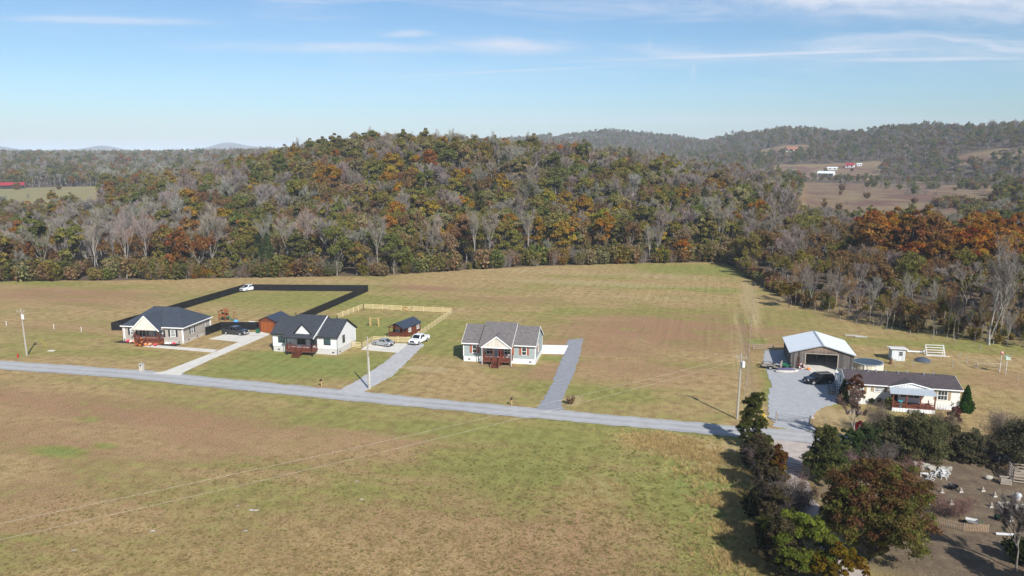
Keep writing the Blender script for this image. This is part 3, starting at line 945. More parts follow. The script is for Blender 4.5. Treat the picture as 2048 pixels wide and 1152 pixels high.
def bush(seed, H, Wd, n, size=.22, stems=9, leafless=False):
    T = Tree(seed); rg = T.rg
    for i in range(stems):
        a = rg.uniform(0, 6.283); k = rg.uniform(.2, .9)
        e = np.array([math.cos(a) * Wd / 2 * k, math.sin(a) * Wd / 2 * k, H * rg.uniform(.6, 1.0)])
        bend_tube(T.wood, (math.cos(a) * .15, math.sin(a) * .15, -.1), e, .045, .012, rg, 4, 3, .06)
        m = n // stems
        t = rg.uniform(.25, 1.05, (m, 1)); c = e * t; c[:, :2] /= np.sqrt(t); c = c + unit(rg, m) * rg.uniform(.1, .5, (m, 1)) * Wd * .32
        c[:, 2] = np.abs(c[:, 2]) + .05
        d = unit(rg, m); d[:, 2] = abs(d[:, 2])
        tint = np.array([rg.normal() * .4, rg.normal() * .3, 0])
        if leafless: T.leaves(twig_cards(rg, c, d, rg.uniform(.4, 1.0, (m, 1)) * H * .22, .012), vary(rg, m, tint))
        else: T.leaves(leaf_cards(rg, c, d, size), vary(rg, m, tint))
    return T


LIB = {}          # kind -> list of (wood mesh, crown mesh)


def reg(kind, T, bark, leafm='leaf'):
    LIB.setdefault(kind, []).append((T.wood_mesh(kind + '_trunk', M[bark]), T.crown_mesh(kind + '_crown', M[leafm])))


# heights here are nominal; every tree gets its own scale
for i, (H, Wd, b) in enumerate([(15, 9.5, 3.0), (14, 10.5, 2.2), (16, 8.5, 3.6), (15, 7.5, 2.5), (13, 9, 1.6)]):
    reg('leafy', leafy(100 + i, H, Wd, b, 3400, .34, 26), 'bark')
for i in range(5): reg('bare', bare(200 + i, 15, 2000, .034, .55 + .05 * i, .26, 4, 0, .35, .30), 'bark' if i % 2 else 'bark_pale', 'twig')
for i in range(4): reg('sparse', bare(300 + i, 14, 1300, .034, .62, .22, 4, 1500, .32, .28), 'bark', 'leaf')
for i in range(3): reg('tall_bare', bare(400 + i, 16, 1300, .026, .38, .40, 4, 0, .3, .36, .10, girth=.010), 'bark_pale', 'twig')
for i in range(2): reg('cedar', cedar(500 + i, 11, 5.0, 1800, .42), 'bark_dark')
for i in range(3): reg('scrub', bush(600 + i, 4.2, 5.0, 900, .30, 12), 'bark_dark')
for i in range(2): reg('brush', bush(650 + i, 4.0, 4.6, 900, .3, 14, True), 'bark', 'twig')
KINDS_ORDER = sorted(LIB)
LIBIDX, lib_objs = {}, []
lib = bpy.data.collections.new('tree_library')       # never linked: only the wood mass draws from it
k = 0
for kind in KINDS_ORDER:
    for j, (w, c) in enumerate(LIB[kind]):
        # one mesh holding wood and crown for the mass
        n1, n2 = len(w.vertices), len(c.vertices)
        co1 = np.empty(n1 * 3, np.float32); w.vertices.foreach_get('co', co1)
        co2 = np.empty(n2 * 3, np.float32); c.vertices.foreach_get('co', co2)
        l1 = np.empty(len(w.loops), np.int32); w.loops.foreach_get('vertex_index', l1)
        l2 = np.empty(len(c.loops), np.int32); c.loops.foreach_get('vertex_index', l2)
        s1 = np.empty(len(w.polygons), np.int32); w.polygons.foreach_get('loop_start', s1)
        s2 = np.empty(len(c.polygons), np.int32); c.polygons.foreach_get('loop_start', s2)
        me = bpy.data.meshes.new('woodland_tree')
        me.vertices.add(n1 + n2); me.vertices.foreach_set('co', np.concatenate([co1, co2]))
        me.loops.add(len(l1) + len(l2)); me.loops.foreach_set('vertex_index', np.concatenate([l1, l2 + n1]))
        me.polygons.add(len(s1) + len(s2)); me.polygons.foreach_set('loop_start', np.concatenate([s1, s2 + len(l1)]))
        me.materials.append(w.materials[0]); me.materials.append(c.materials[0])
        me.polygons.foreach_set('material_index', np.concatenate([np.zeros(len(s1), np.int32), np.ones(len(s2), np.int32)]))
        me.update(calc_edges=True)
        lv = np.zeros((len(s1) + len(s2), 3), np.float32)
        tmp = np.empty(len(s2) * 3, np.float32); c.attributes['leaf_vary'].data.foreach_get('vector', tmp)
        lv[len(s1):] = tmp.reshape(-1, 3)
        at = me.attributes.new('leaf_vary', 'FLOAT_VECTOR', 'FACE'); at.data.foreach_set('vector', lv.ravel())
        o = bpy.data.objects.new('wood_%03d' % k, me); lib.objects.link(o)
        LIBIDX[(kind, j)] = k; k += 1


def scatter(name, pts, idx, rotz, scl, cols, coll):
    """a mass nobody could count: points carrying trees or tufts, as ONE object"""
    n = len(pts)
    me = bpy.data.meshes.new(name); me.vertices.add(n); me.vertices.foreach_set('co', np.asarray(pts, np.float32).ravel())
    a = me.attributes.new('pick', 'INT', 'POINT'); a.data.foreach_set('value', np.asarray(idx, np.int32))
    rv = np.zeros((n, 3), np.float32); rv[:, 2] = rotz
    a = me.attributes.new('turn', 'FLOAT_VECTOR', 'POINT'); a.data.foreach_set('vector', rv.ravel())
    a = me.attributes.new('size', 'FLOAT_VECTOR', 'POINT'); a.data.foreach_set('vector', np.asarray(scl, np.float32).ravel())
    c4 = np.ones((n, 4), np.float32); c4[:, :3] = cols
    a = me.attributes.new('leaf_col', 'FLOAT_COLOR', 'POINT'); a.data.foreach_set('color', c4.ravel())
    o = bpy.data.objects.new(name, me); COL.objects.link(o); o['kind'] = 'stuff'
    g = bpy.data.node_groups.new(name + '_nodes', 'GeometryNodeTree')
    g.interface.new_socket('Geometry', in_out='INPUT', socket_type='NodeSocketGeometry')
    g.interface.new_socket('Geometry', in_out='OUTPUT', socket_type='NodeSocketGeometry')
    gi, go = g.nodes.new('NodeGroupInput'), g.nodes.new('NodeGroupOutput')
    mp = g.nodes.new('GeometryNodeMeshToPoints')
    ip = g.nodes.new('GeometryNodeInstanceOnPoints')
    ci = g.nodes.new('GeometryNodeCollectionInfo'); ci.inputs['Collection'].default_value = coll
    ci.inputs['Separate Children'].default_value = True; ci.inputs['Reset Children'].default_value = True
    def named(nm, dt):
        x = g.nodes.new('GeometryNodeInputNamedAttribute'); x.data_type = dt; x.inputs['Name'].default_value = nm; return x.outputs['Attribute']
    L = g.links.new
    L(gi.outputs[0], mp.inputs['Mesh']); L(mp.outputs[0], ip.inputs['Points']); L(ci.outputs[0], ip.inputs['Instance'])
    ip.inputs['Pick Instance'].default_value = True
    L(named('pick', 'INT'), ip.inputs['Instance Index'])
    L(named('turn', 'FLOAT_VECTOR'), ip.inputs['Rotation'])
    L(named('size', 'FLOAT_VECTOR'), ip.inputs['Scale'])
    L(ip.outputs[0], go.inputs[0])
    md = o.modifiers.new('scatter', 'NODES'); md.node_group = g
    return o


# ---- colours of this autumn wood (leaf albedo)
PAL = {'olive': (.210, .182, .064), 'green': (.158, .160, .058), 'pine': (.080, .092, .044), 'yellow': (.29, .225, .060), 'gold': (.31, .195, .058), 'orange': (.31, .155, .052), 'rust': (.25, .138, .062),
       'brown': (.225, .150, .080), 'tan': (.28, .205, .12), 'grey': (.25, .225, .192), 'mauve': (.222, .186, .162), 'straw': (.26, .22, .115)}
WORD = {'olive': 'olive green', 'green': 'green', 'pine': 'dark green', 'yellow': 'yellow', 'gold': 'golden', 'orange': 'orange', 'rust': 'rust red', 'brown': 'brown', 'tan': 'tan', 'grey': 'grey', 'mauve': 'purplish grey', 'straw': 'straw coloured'}
TW = random.Random(11)


def choose(px, r, rg):
    """(mesh kind, colour) of a woodland tree by where it stands"""
    e = float(tab(px, EDGE)); d = r - e
    u = rg.random()
    if rg.random() < .55:                        # stands of one kind: neighbours tend to agree
        ang = (px - 1024) / FPX; u = float(np.clip(.47 + .62 * waves(np.array(r * ang), np.array(float(r)), 11.0), 0, .999))
    if px > 1490 and r < 330:                    # the wood behind the barn: brown, half bare, an orange stand at its back
        if r > 262 and px > 1725: t = [('leafy', 'orange', .45), ('leafy', 'gold', .25), ('leafy', 'rust', .12), ('sparse', 'rust', .1), ('sparse', 'tan', .08)]
        else: t = [('bare', 'mauve', .12), ('sparse', 'brown', .48), ('sparse', 'olive', .26), ('bare', 'grey', .04), ('leafy', 'olive', .08)]
    elif r < 1000 and px < 470 and d < 150:      # left: grey and rust
        t = [('bare', 'grey', .44), ('sparse', 'rust', .10), ('sparse', 'brown', .14), ('leafy', 'olive', .09), ('leafy', 'rust', .06), ('leafy', 'gold', .06), ('bare', 'mauve', .09), ('leafy', 'orange', .03), ('leafy', 'green', .06)]
    elif r < 600:
        up = max(0, min(1, d / 190)); east = max(0, min(1, (px - 850) / 350))
        gb = .08 + .42 * up * (.35 + .65 * east)
        t = [('bare', 'mauve', gb * .6), ('bare', 'grey', gb * .4), ('leafy', 'olive', .20), ('leafy', 'green', .09), ('leafy', 'straw', .08), ('sparse', 'brown', .12), ('sparse', 'tan', .08), ('leafy', 'gold', .06), ('leafy', 'orange', .022), ('leafy', 'yellow', .02), ('cedar', 'pine', .045), ('sparse', 'olive', .10), ('leafy', 'brown', .05)]
    elif px > 1050 and r > 900:                  # far ridge
        t = [('bare', 'mauve', .26), ('leafy', 'olive', .20), ('leafy', 'green', .20), ('sparse', 'brown', .18), ('leafy', 'rust', .06), ('cedar', 'pine', .08), ('leafy', 'straw', .03)]
    else:
        t = [('bare', 'grey', .25), ('leafy', 'olive', .2), ('leafy', 'green', .15), ('sparse', 'brown', .18), ('leafy', 'rust', .07), ('leafy', 'orange', .05), ('leafy', 'gold', .03), ('cedar', 'pine', .05)]
    s = sum(x[2] for x in t); u *= s
    for k_, c_, w_ in t:
        u -= w_
        if u <= 0: break
    return k_, c_


def tint(c, rg, k=.14):
    b = 1 + rg.uniform(-k, k)
    return tuple(max(.004, x * b * (1 + rg.uniform(-k, k) * .5)) for x in PAL[c])


spots = []        # x, y, r, px, kind, colour, size


def grow():
    rg = TW
    # a dense front rank just behind the field edge, then a jittered grid whose step grows with distance
    for step, r0, r1 in ((6.4, 150, 330), (7.4, 330, 620), (10, 620, 1050), (13.5, 1050, 1700), (17, 1700, 2750)):
        tmax = R(40)
        r = r0
        while r < r1:
            da = step / r
            n = int(2 * tmax / da)
            for i in range(n):
                a = -tmax + (i + rg.random()) * da
                rr = r + rg.uniform(-.45, .45) * step
                x, y = rr * math.sin(a), rr * math.cos(a)
                px = float(bearing_px(x, y)); e = float(tab(px, EDGE))
                if rr < e + 1.5: continue
                if float(clearing(px, rr)) > .35:
                    if rg.random() > .02: continue
                    spots.append((x, y, rr, px, *rg.choice([('scrub', 'brown'), ('scrub', 'olive'), ('brush', 'mauve')]), rg.uniform(.8, 1.5))); continue
                if px > 1575 and rr < 330 and e + 4 < rr < e + 24 and rg.random() < .85: continue      # open strip behind the thin row
                if px > 1575 and rr <= e + 4: continue
                kind, c = choose(px, rr, rg)
                s = rg.uniform(.70, 1.22)
                if px > 1575 and rr <= e + 4: kind, c, s = 'tall_bare', 'grey', rg.uniform(.55, .9)
                elif rr < e + 14 and px < 1500 and rg.random() < .17: kind, c, s = 'tall_bare', 'grey', rg.uniform(.8, 1.15)
                if 980 < px < 1575 and rr < e + 8: s *= .72
                if px > 1490 and rr < 262: s *= .82
                if px > 1725 and 262 < rr < 330: s *= 1.05
                if rr > 1150: s *= 1.1
                if px > 1500 and 950 < rr <= 1120: s *= .62
                if px > 1575 and 330 < rr < 620: s *= .66
                if px < 260 and 320 < rr < 600: s *= .72
                spots.append((x, y, rr, px, kind, c, s))
            r += step * .9


grow()
_r = 0
_px = 1592.0
while _px < 2090:                                 # the thin row of slender trees along the barn yard fence
    _e = float(tab(_px, EDGE)); _rr = _e + TW.uniform(-1, 6); _a = math.atan((_px - 1024) / FPX / _c)
    spots.append((_rr * math.sin(_a), _rr * math.cos(_a), _rr, _px, *TW.choice([('tall_bare', 'brown'), ('tall_bare', 'mauve'), ('tall_bare', 'tan'), ('tall_bare', 'grey'), ('sparse', 'brown'), ('sparse', 'olive')]), TW.uniform(.34, .68)))
    _px += TW.uniform(6, 17)
for _p0, _p1, _d, _n in ((1835, 1960, 640, 46), (1905, 1990, 560, 40), (1700, 1960, 905, 40), (1960, 2100, 720, 70), (1795, 1835, 790, 8), (1600, 1700, 470, 16), (1700, 1960, 470, 24)):
    for _ in range(_n):                          # scrub lines across the valley field
        _px = TW.uniform(_p0, _p1); _rr = _d + TW.gauss(0, 13); _a = math.atan((_px - 1024) / FPX / _c)
        spots.append((_rr * math.sin(_a), _rr * math.cos(_a), _rr, _px, *TW.choice([('scrub', 'olive'), ('brush', 'mauve'), ('scrub', 'brown'), ('brush', 'grey'), ('scrub', 'green')]), TW.uniform(.8, 2.0)))
spots.sort(key=lambda q: q[2] - .35 * float(tab(q[3], EDGE)))

ORD = ['first', 'second', 'third', 'fourth', 'fifth', 'sixth', 'seventh', 'eighth', 'ninth', 'tenth', 'eleventh', 'twelfth', 'thirteenth', 'fourteenth', 'fifteenth', 'sixteenth', 'seventeenth', 'eighteenth',
       'nineteenth', 'twentieth', 'twenty-first', 'twenty-second', 'twenty-third', 'twenty-fourth', 'twenty-fifth', 'twenty-sixth', 'twenty-seventh', 'twenty-eighth', 'twenty-ninth', 'thirtieth']
ZONES = [(-9e9, 150, 'beyond transformer pole', 'tan house', -1), (150, 430, 'behind tan house', 'transformer pole', 1), (430, 560, 'behind parked pickup', 'tan house', 1),
         (560, 760, 'behind black fence', 'pickup', 1), (760, 920, 'behind yellow fence', 'black fence', 1), (920, 1130, 'behind blue house', 'yellow fence', 1),
         (1130, 1330, 'behind hay field', 'blue house', 1), (1330, 1490, 'at far field corner', 'hay field', 1), (1490, 1610, 'by wire fence end', 'field corner', 1),
         (1610, 1740, 'behind barn', 'wire fence', 1), (1740, 1890, 'behind white shed', 'barn', 1), (1890, 9e9, 'behind pen posts', 'white shed', 1)]
NOUN = {'leafy': ('leafy_tree', 'leafy tree'), 'bare': ('bare_tree', 'bare tree'), 'sparse': ('thin_leaved_tree', 'half bare tree'), 'tall_bare': ('slender_bare_tree', 'slender bare tree'),
        'cedar': ('cedar_tree', 'cedar'), 'scrub': ('shrub', 'shrub'), 'brush': ('shrub', 'leafless shrub')}
N_SINGLE = 285


def plant(kind, j, name, label, cat, x, y, z, s, rz, col, group=None, wood=None, crown=None, hs=1.0):
    w, c = LIB[kind][j] if wood is None else (wood, crown)
    t = thing(name, label, cat, (x, y, z), rz, group)
    t.scale = (s, s, s * hs)
    a = bpy.data.objects.new('trunk', w); COL.objects.link(a); a.parent = t
    b = bpy.data.objects.new('crown', c); COL.objects.link(b); b.parent = t
    for o in (a, b): o['leaf_col'] = [float(col[0]), float(col[1]), float(col[2]), 1.0]
    return t


def woods():
    rg = random.Random(5)
    single, rest = [], []
    for q in spots:
        ok = -30 < q[3] < 2078 and q[2] < 420
        (single if ok and len(single) < N_SINGLE else rest).append(q)
    rows = {}
    for q in single:
        z = next(i for i, zz in enumerate(ZONES) if zz[0] <= q[3] < zz[1])
        d = q[2] - float(tab(q[3], EDGE))
        row = 0 if d < 9 else 1 if d < 22 else 2
        rows.setdefault((z, row, q[4], q[5]), []).append(q)
    for (z, row, kind, c), lst in rows.items():
        _, _, where, ref, dr = ZONES[z]
        lst.sort(key=lambda q: q[3] * dr)
        name, noun = NOUN[kind]
        for i, q in enumerate(lst):
            rw = ('at wood edge', 'in second rank', 'deeper in wood')[row]
            n = '' if len(lst) == 1 else ', %s from %s' % (ORD[min(i, 29)], ref)
            colour = WORD[c] if not (c in ('grey', 'mauve') and 'bare' in noun) else WORD[c]
            label = '%s %s %s %s%s' % (colour, noun, rw, where, n)
            label = label.replace('leafless shrub leafless', 'leafless')
            x, y = q[0], q[1]
            plant(kind, rg.randrange(len(LIB[kind])), name, label, 'shrub' if 'shrub' in noun else 'tree', x, y, float(terrain(x, y)) - .05, q[6], rg.uniform(0, 6.28), tint(c, rg),
                  '%ss of the wood' % noun, hs=rg.uniform(.92, 1.12))
    pts, idx, rz, sc, cl = [], [], [], [], []
    for q in rest:
        x, y = q[0], q[1]
        kind = q[4]
        pts.append((x, y, float(terrain(x, y)) - .05)); idx.append(LIBIDX[(kind, rg.randrange(len(LIB[kind])))])
        s = q[6]; rz.append(rg.uniform(0, 6.28)); sc.append((s * rg.uniform(.9, 1.15), s * rg.uniform(.9, 1.15), s * rg.uniform(.9, 1.15))); cl.append(tint(q[5], rg))
    scatter('forest', pts, idx, rz, sc, cl, lib)
    print('TREES', len(single), len(rest))
    # undergrowth along the edge of the wood
    pts, idx, rz, sc, cl = [], [], [], [], []
    for i in range(2600):
        px = rg.uniform(-250, 2300); a = math.atan(float((px - 1024) / FPX / _c))
        e = float(tab(px, EDGE)); d = abs(rg.gauss(0, 1)) * (7 if px < 1560 else 14)
        if px > 1560 and (d < 16 or rg.random() < .5):
            if rg.random() < .82: continue
        r = e + .5 + d
        x, y = r * math.sin(a), r * math.cos(a)
        if px < 1540 and float(waves(np.array(x * 1.0), np.array(y * 1.0), 5.5)) < rg.uniform(-.5, .35): continue
        kind = 'scrub' if rg.random() < .62 else 'brush'
        pts.append((x, y, float(terrain(x, y)) - .1)); idx.append(LIBIDX[(kind, rg.randrange(len(LIB[kind])))])
        s = rg.choice([rg.uniform(.3, .8), rg.uniform(.6, 1.2), rg.uniform(1.0, 1.45)]) * (1.1 if px < 1500 else .6)
        rz.append(rg.uniform(0, 6.28)); sc.append((s * 1.1, s * 1.1, s))
        cl.append(tint(rg.choice(['olive', 'olive', 'green', 'brown', 'brown', 'tan', 'olive', 'green', 'straw'] + (['gold'] if px < 1450 else ['brown']) if kind == 'scrub' else ['grey', 'mauve', 'brown']), rg, .25))
    scatter('undergrowth', pts, idx, rz, sc, cl, lib)


woods()


# ------------------------------------------------------------------ plants that stand by themselves
def own(T, name, label, cat, base, col, s=1.0, bark='bark', leafm='leaf', rz=0.0, group=None):
    w, c = T.wood_mesh(name + '_trunk', M[bark]), T.crown_mesh(name + '_crown', M[leafm])
    x, y = base if len(base) == 2 else base[:2]
    return plant(None, 0, name, label, cat, x, y, 0, s, rz, col, group, w, c)


def two_tone(T2, frac, shift): pass


# the bushes and small trees along the lane
own(leafy(11, 7.3, 4.2, .4, 16000, .12, 34, .9, column=True, sub=4), 'slim_tree', 'slim dark green tree with bronze top between road and lane, by the tall pole', 'tree', G(1505, 896), (.085, .092, .030), bark='bark_dark')
own(bush(12, 3.6, 5.2, 5200, .10, 26, True), 'bare_shrub', 'purplish leafless shrub at the lane mouth below the slim dark tree', 'shrub', G(1528, 950), (.15, .115, .105), leafm='twig')
own(bush(13, 3.0, 4.6, 4200, .10, 24, True), 'bare_shrub', 'grey leafless thicket beside the lane, below the red and green sapling', 'shrub', G(1540, 1010), (.12, .10, .09), leafm='twig')
own(leafy(14, 5.5, 3.2, .3, 12000, .12, 26, .95, column=True, sub=4, top_tint=2.0), 'sapling', 'small tree turning rust and green on the lane verge before the gate', 'tree', G(1552, 990), (.125, .090, .026), bark='bark_dark')
own(leafy(15, 6.1, 4.9, .2, 24000, .12, 36, 1.0, column=True, sub=5, top_tint=1.2), 'round_tree', 'dense dark green rounded tree beside the lane gate', 'tree', G(1652, 962), (.080, .092, .036), bark='bark_dark')
own(leafy(16, 4.6, 4.8, .2, 9000, .13, 22, sub=3), 'green_shrub', 'green loose shrub right behind the dense tree by the gate', 'shrub', G(1696, 926), (.060, .085, .034), bark='bark_dark')
own(leafy(17, 10.6, 11.0, .3, 60000, .12, 70, .9, trunk_r=.26, sub=7, top_tint=4.6), 'maple_tree', 'big round maple, rusty crown top over green leaves', 'tree', G(1742, 1122), (.125, .122, .040), bark='bark_dark')
own(leafy(18, 6.3, 7.0, .2, 30000, .115, 40, sub=6), 'yellow_green_bush', 'bright yellow green bush at the bottom of the lane', 'shrub', G(1598, 1158), (.125, .145, .036), bark='bark_dark')
own(leafy(19, 4.4, 5.6, .2, 14000, .11, 26, sub=4), 'golden_bush', 'golden brown bush between the yellow green bush and the big maple', 'shrub', G(1668, 1180), (.165, .115, .028), bark='bark_dark')
own(bush(20, 5.2, 6.0, 5200, .12, 22, True), 'bare_shrub', 'tall leafless shrub across the lane above the yellow green bush', 'shrub', G(1570, 1060), (.11, .092, .083), leafm='twig')
own(bush(21, 3.4, 4.6, 3600, .12, 22, True), 'bare_shrub', 'reddish brown leafless shrub below the lane gate', 'shrub', G(1592, 1020), (.16, .10, .075), leafm='twig')
own(bush(22, 3.2, 4.4, 3800, .20, 18), 'hedge_bush', 'dark low bush in the shade where lane and field meet', 'shrub', G(1500, 930), (.045, .05, .022))
own(bush(23, 3.4, 5.0, 4200, .20, 18), 'hedge_bush', 'dark bush on the field side of the lane, below the leafless thicket', 'shrub', G(1527, 1045), (.042, .045, .02))
own(bush(24, 3.8, 5.2, 4200, .20, 18), 'hedge_bush', 'dark bush on the field side beside the yellow green bush', 'shrub', G(1548, 1110), (.05, .055, .02))
for _i, (_px, _py, _h, _w, _l) in enumerate([(1527, 990, 5.6, 3.6, 'dark brown thicket tree at the lane edge beside the red and green sapling'), (1538, 1045, 5.8, 3.8, 'dark brown thicket tree behind the leafless shrub at mid lane'),
                                          (1545, 1095, 6.0, 4.0, 'dark brown thicket tree just above the yellow green bush'), (1552, 1150, 5.6, 4.0, 'dark brown thicket tree on the field side of the yellow green bush'), (1512, 945, 4.8, 3.0, 'dark brown thicket tree under the slim dark tree')]):
    own(leafy(70 + _i, _h, _w, .2, 9000, .13, 24, .95, column=True, sub=4), 'thicket_tree', _l, 'tree', G(_px, _py), (.075, .062, .036), bark='bark_dark')
# row along the road in front of the mobile home
own(leafy(31, 5.0, 7.4, .05, 19000, .12, 40, 1.0, column=True, sub=5), 'roadside_bush', 'largest dark green bush of the row before the porch of the white home', 'shrub', G(1838, 920), (.125, .120, .062), bark='bark_dark')
own(leafy(32, 4.0, 5.6, .05, 20000, .12, 30, 1.0, column=True, sub=5), 'roadside_bush', 'dark green bush adjoining the largest one on its driveway side', 'shrub', G(1784, 906), (.130, .122, .068), bark='bark_dark')
own(bush(33, 4.4, 5.0, 4200, .11, 20, True), 'bare_shrub', 'grey brown leafless shrub in the roadside row beside the driveway grass', 'shrub', G(1748, 872), (.17, .14, .11), leafm='twig')
own(bare(34, 7.0, 2600, .018, .5, .3, 4, 160, .16), 'young_bare_tree', 'young bare tree with a few red leaves, standing alone before the white home', 'tree', G(1706, 893), (.17, .12, .10), bark='bark_pale', leafm='twig')
own(leafy(35, 3.4, 1.7, .2, 1500, .14, 12, 1.1), 'red_sapling', 'crimson sapling at the foot of the young bare tree', 'shrub', G(1717, 884), (.20, .030, .035))
own(leafy(36, 4.6, 2.2, .3, 1300, .16, 12, 1.2), 'purple_sapling', 'dark crimson slender sapling at the end of the porch', 'shrub', G(1904, 866), (.10, .030, .034))
own(bush(37, 3.6, 4.6, 3600, .11, 20, True), 'bare_shrub', 'brown leafless shrub in front of the porch steps end', 'shrub', G(1887, 872), (.15, .115, .085), leafm='twig')
own(leafy(38, 3.2, 5.4, .05, 12000, .12, 24, column=True, sub=4), 'roadside_bush', 'low dark green bush past the crimson sapling in the roadside row', 'shrub', G(1942, 922), (.115, .105, .064), bark='bark_dark')
own(bush(39, 5.0, 7.0, 5600, .11, 26, True), 'bare_shrub', 'broad grey leafless thicket at the end of the roadside row', 'shrub', G(2002, 895), (.15, .12, .10), leafm='twig')
own(leafy(40, 4.8, 8.4, .05, 20000, .12, 44, 1.0, column=True, sub=5), 'roadside_bush', 'broad dark green bush above the stacked rails', 'shrub', G(2046, 936), (.105, .098, .060), bark='bark_dark')
own(bush(41, 2.2, 3.4, 2600, .09, 18, True), 'bare_shrub', 'rust brown leafless shrub beside the stone heap', 'shrub', G(1824, 955), (.17, .10, .08), leafm='twig')
own(bush(42, 2.2, 4.6, 3600, .09, 22, True), 'bare_shrub', 'wide reddish leafless shrub inside the picket fence', 'shrub', G(1905, 1032), (.17, .10, .085), leafm='twig')
own(bush(43, 1.8, 2.8, 2000, .09, 16, True), 'bare_shrub', 'small brown leafless shrub next to the big maple', 'shrub', G(1836, 985), (.15, .10, .075), leafm='twig')
own(bush(44, 2.6, 5.0, 3000, .10, 18, True), 'bare_shrub', 'mauve leafless shrub behind the top of the maple', 'shrub', G(1722, 948), (.17, .115, .11), leafm='twig')
own(bare(45, 8.6, 5200, .016, .5, .34, 4, 0, .35, .26), 'bare_yard_tree', 'grey bare tree beside the end of the picket fence', 'tree', G(2032, 1142), (.17, .15, .135), bark='bark', leafm='twig')
own(leafy(46, 9.0, 4.6, .6, 6000, .2, 24, column=True), 'yard_tree', 'tall tree beyond the grey bare tree throwing a long shadow', 'tree', G(2160, 1230), (.06, .075, .03), bark='bark_dark')
own(bush(47, 2.6, 3.4, 2600, .2, 14), 'hedge_bush', 'low green bush under the grey bare tree', 'shrub', G(2046, 1128), (.04, .05, .02))
own(bush(48, 2.6, 4.0, 2600, .11, 16, True), 'bare_shrub', 'thin leafless shrub at the road edge below the dense gate tree row', 'shrub', G(1762, 925), (.13, .11, .095), leafm='twig')
own(bush(49, 3.0, 4.4, 2600, .11, 16, True), 'bare_shrub', 'dull grey thicket between the low dark bush and the broad one', 'shrub', G(1985, 925), (.11, .095, .085), leafm='twig')
own(leafy(58, 3.6, 5.0, .05, 16000, .12, 26, 1.0, column=True, sub=4), 'roadside_bush', 'dark green bush between the largest one and the crimson sapling by the porch', 'shrub', G(1885, 908), (.125, .110, .066), bark='bark_dark')
own(leafy(59, 3.6, 4.4, .05, 9000, .12, 22, 1.0, column=True, sub=4), 'green_shrub', 'mid green bush between the dense gate tree and the roadside row', 'shrub', G(1728, 915), (.062, .080, .036), bark='bark_dark')
# planted round the white home
own(cedar(51, 4.0, 2.1, 2600, .17), 'arborvitae', 'bright green cone evergreen at the far end of the white home', 'shrub', G(1931, 823), (.035, .075, .02))
own(cedar(52, 3.9, 1.9, 2200, .17), 'arborvitae', 'dark green cone evergreen at the driveway corner of the white home', 'shrub', G(1686, 806), (.035, .055, .02))
own(leafy(53, 4.8, 3.0, 1.2, 4200, .11, 20, 1.0, trunk_r=.06, sub=3, column=True), 'young_maple', 'young red leaved maple in front of the white home', 'tree', G(1709, 815), (.125, .060, .036))
own(bush(54, 1.7, 2.0, 1300, .16, 9), 'pale_bush', 'pale yellow green bush beside the porch of the white home', 'shrub', G(1776, 818), (.24, .23, .075))
own(bush(55, 1.2, 1.6, 700, .13, 8), 'low_shrub', 'small dark shrub under the small window of the white home', 'shrub', G(1744, 809), (.05, .05, .02))
own(bush(56, 1.5, 1.8, 800, .13, 8), 'low_shrub', 'dark round shrub below the far window of the white home', 'shrub', G(1902, 818), (.03, .034, .03))
own(bush(57, 1.2, 1.5, 600, .13, 8), 'low_shrub', 'small shrub between the pale bush and the house wall', 'shrub', G(1757, 812), (.07, .06, .03))
# single trees out in the open
own(bare(61, 9.0, 1300, .035, .6, .2, 4, 1300, .34, .25), 'lone_tree', 'lone half bare tree at the corner of the thin tree row, casting a long shadow', 'tree', G(1578, 616), (.14, .10, .03), bark='bark_dark')
own(bare(62, 17, 1600, .03, .38, .4, 4, 0, .35, .36, .1), 'forked_pale_tree', 'tall forked pale barked bare tree behind the wire pens', 'tree', G(1978, 690), (.20, .18, .16), 1.0, 'bark_pale', 'twig')
own(bare(63, 17, 1600, .03, .4, .4, 4, 0, .35, .34, .2), 'forked_pale_tree', 'leaning pale barked bare tree next to the tall forked one', 'tree', G(1974, 687), (.20, .18, .16), 1.0, 'bark_pale', 'twig', 2.0)
own(bush(64, 1.2, 1.8, 700, .14, 9), 'weed_clump', 'brown weed clump beside the dark gravel drive at the road', 'weeds', G(1141, 808), (.30, .22, .12))


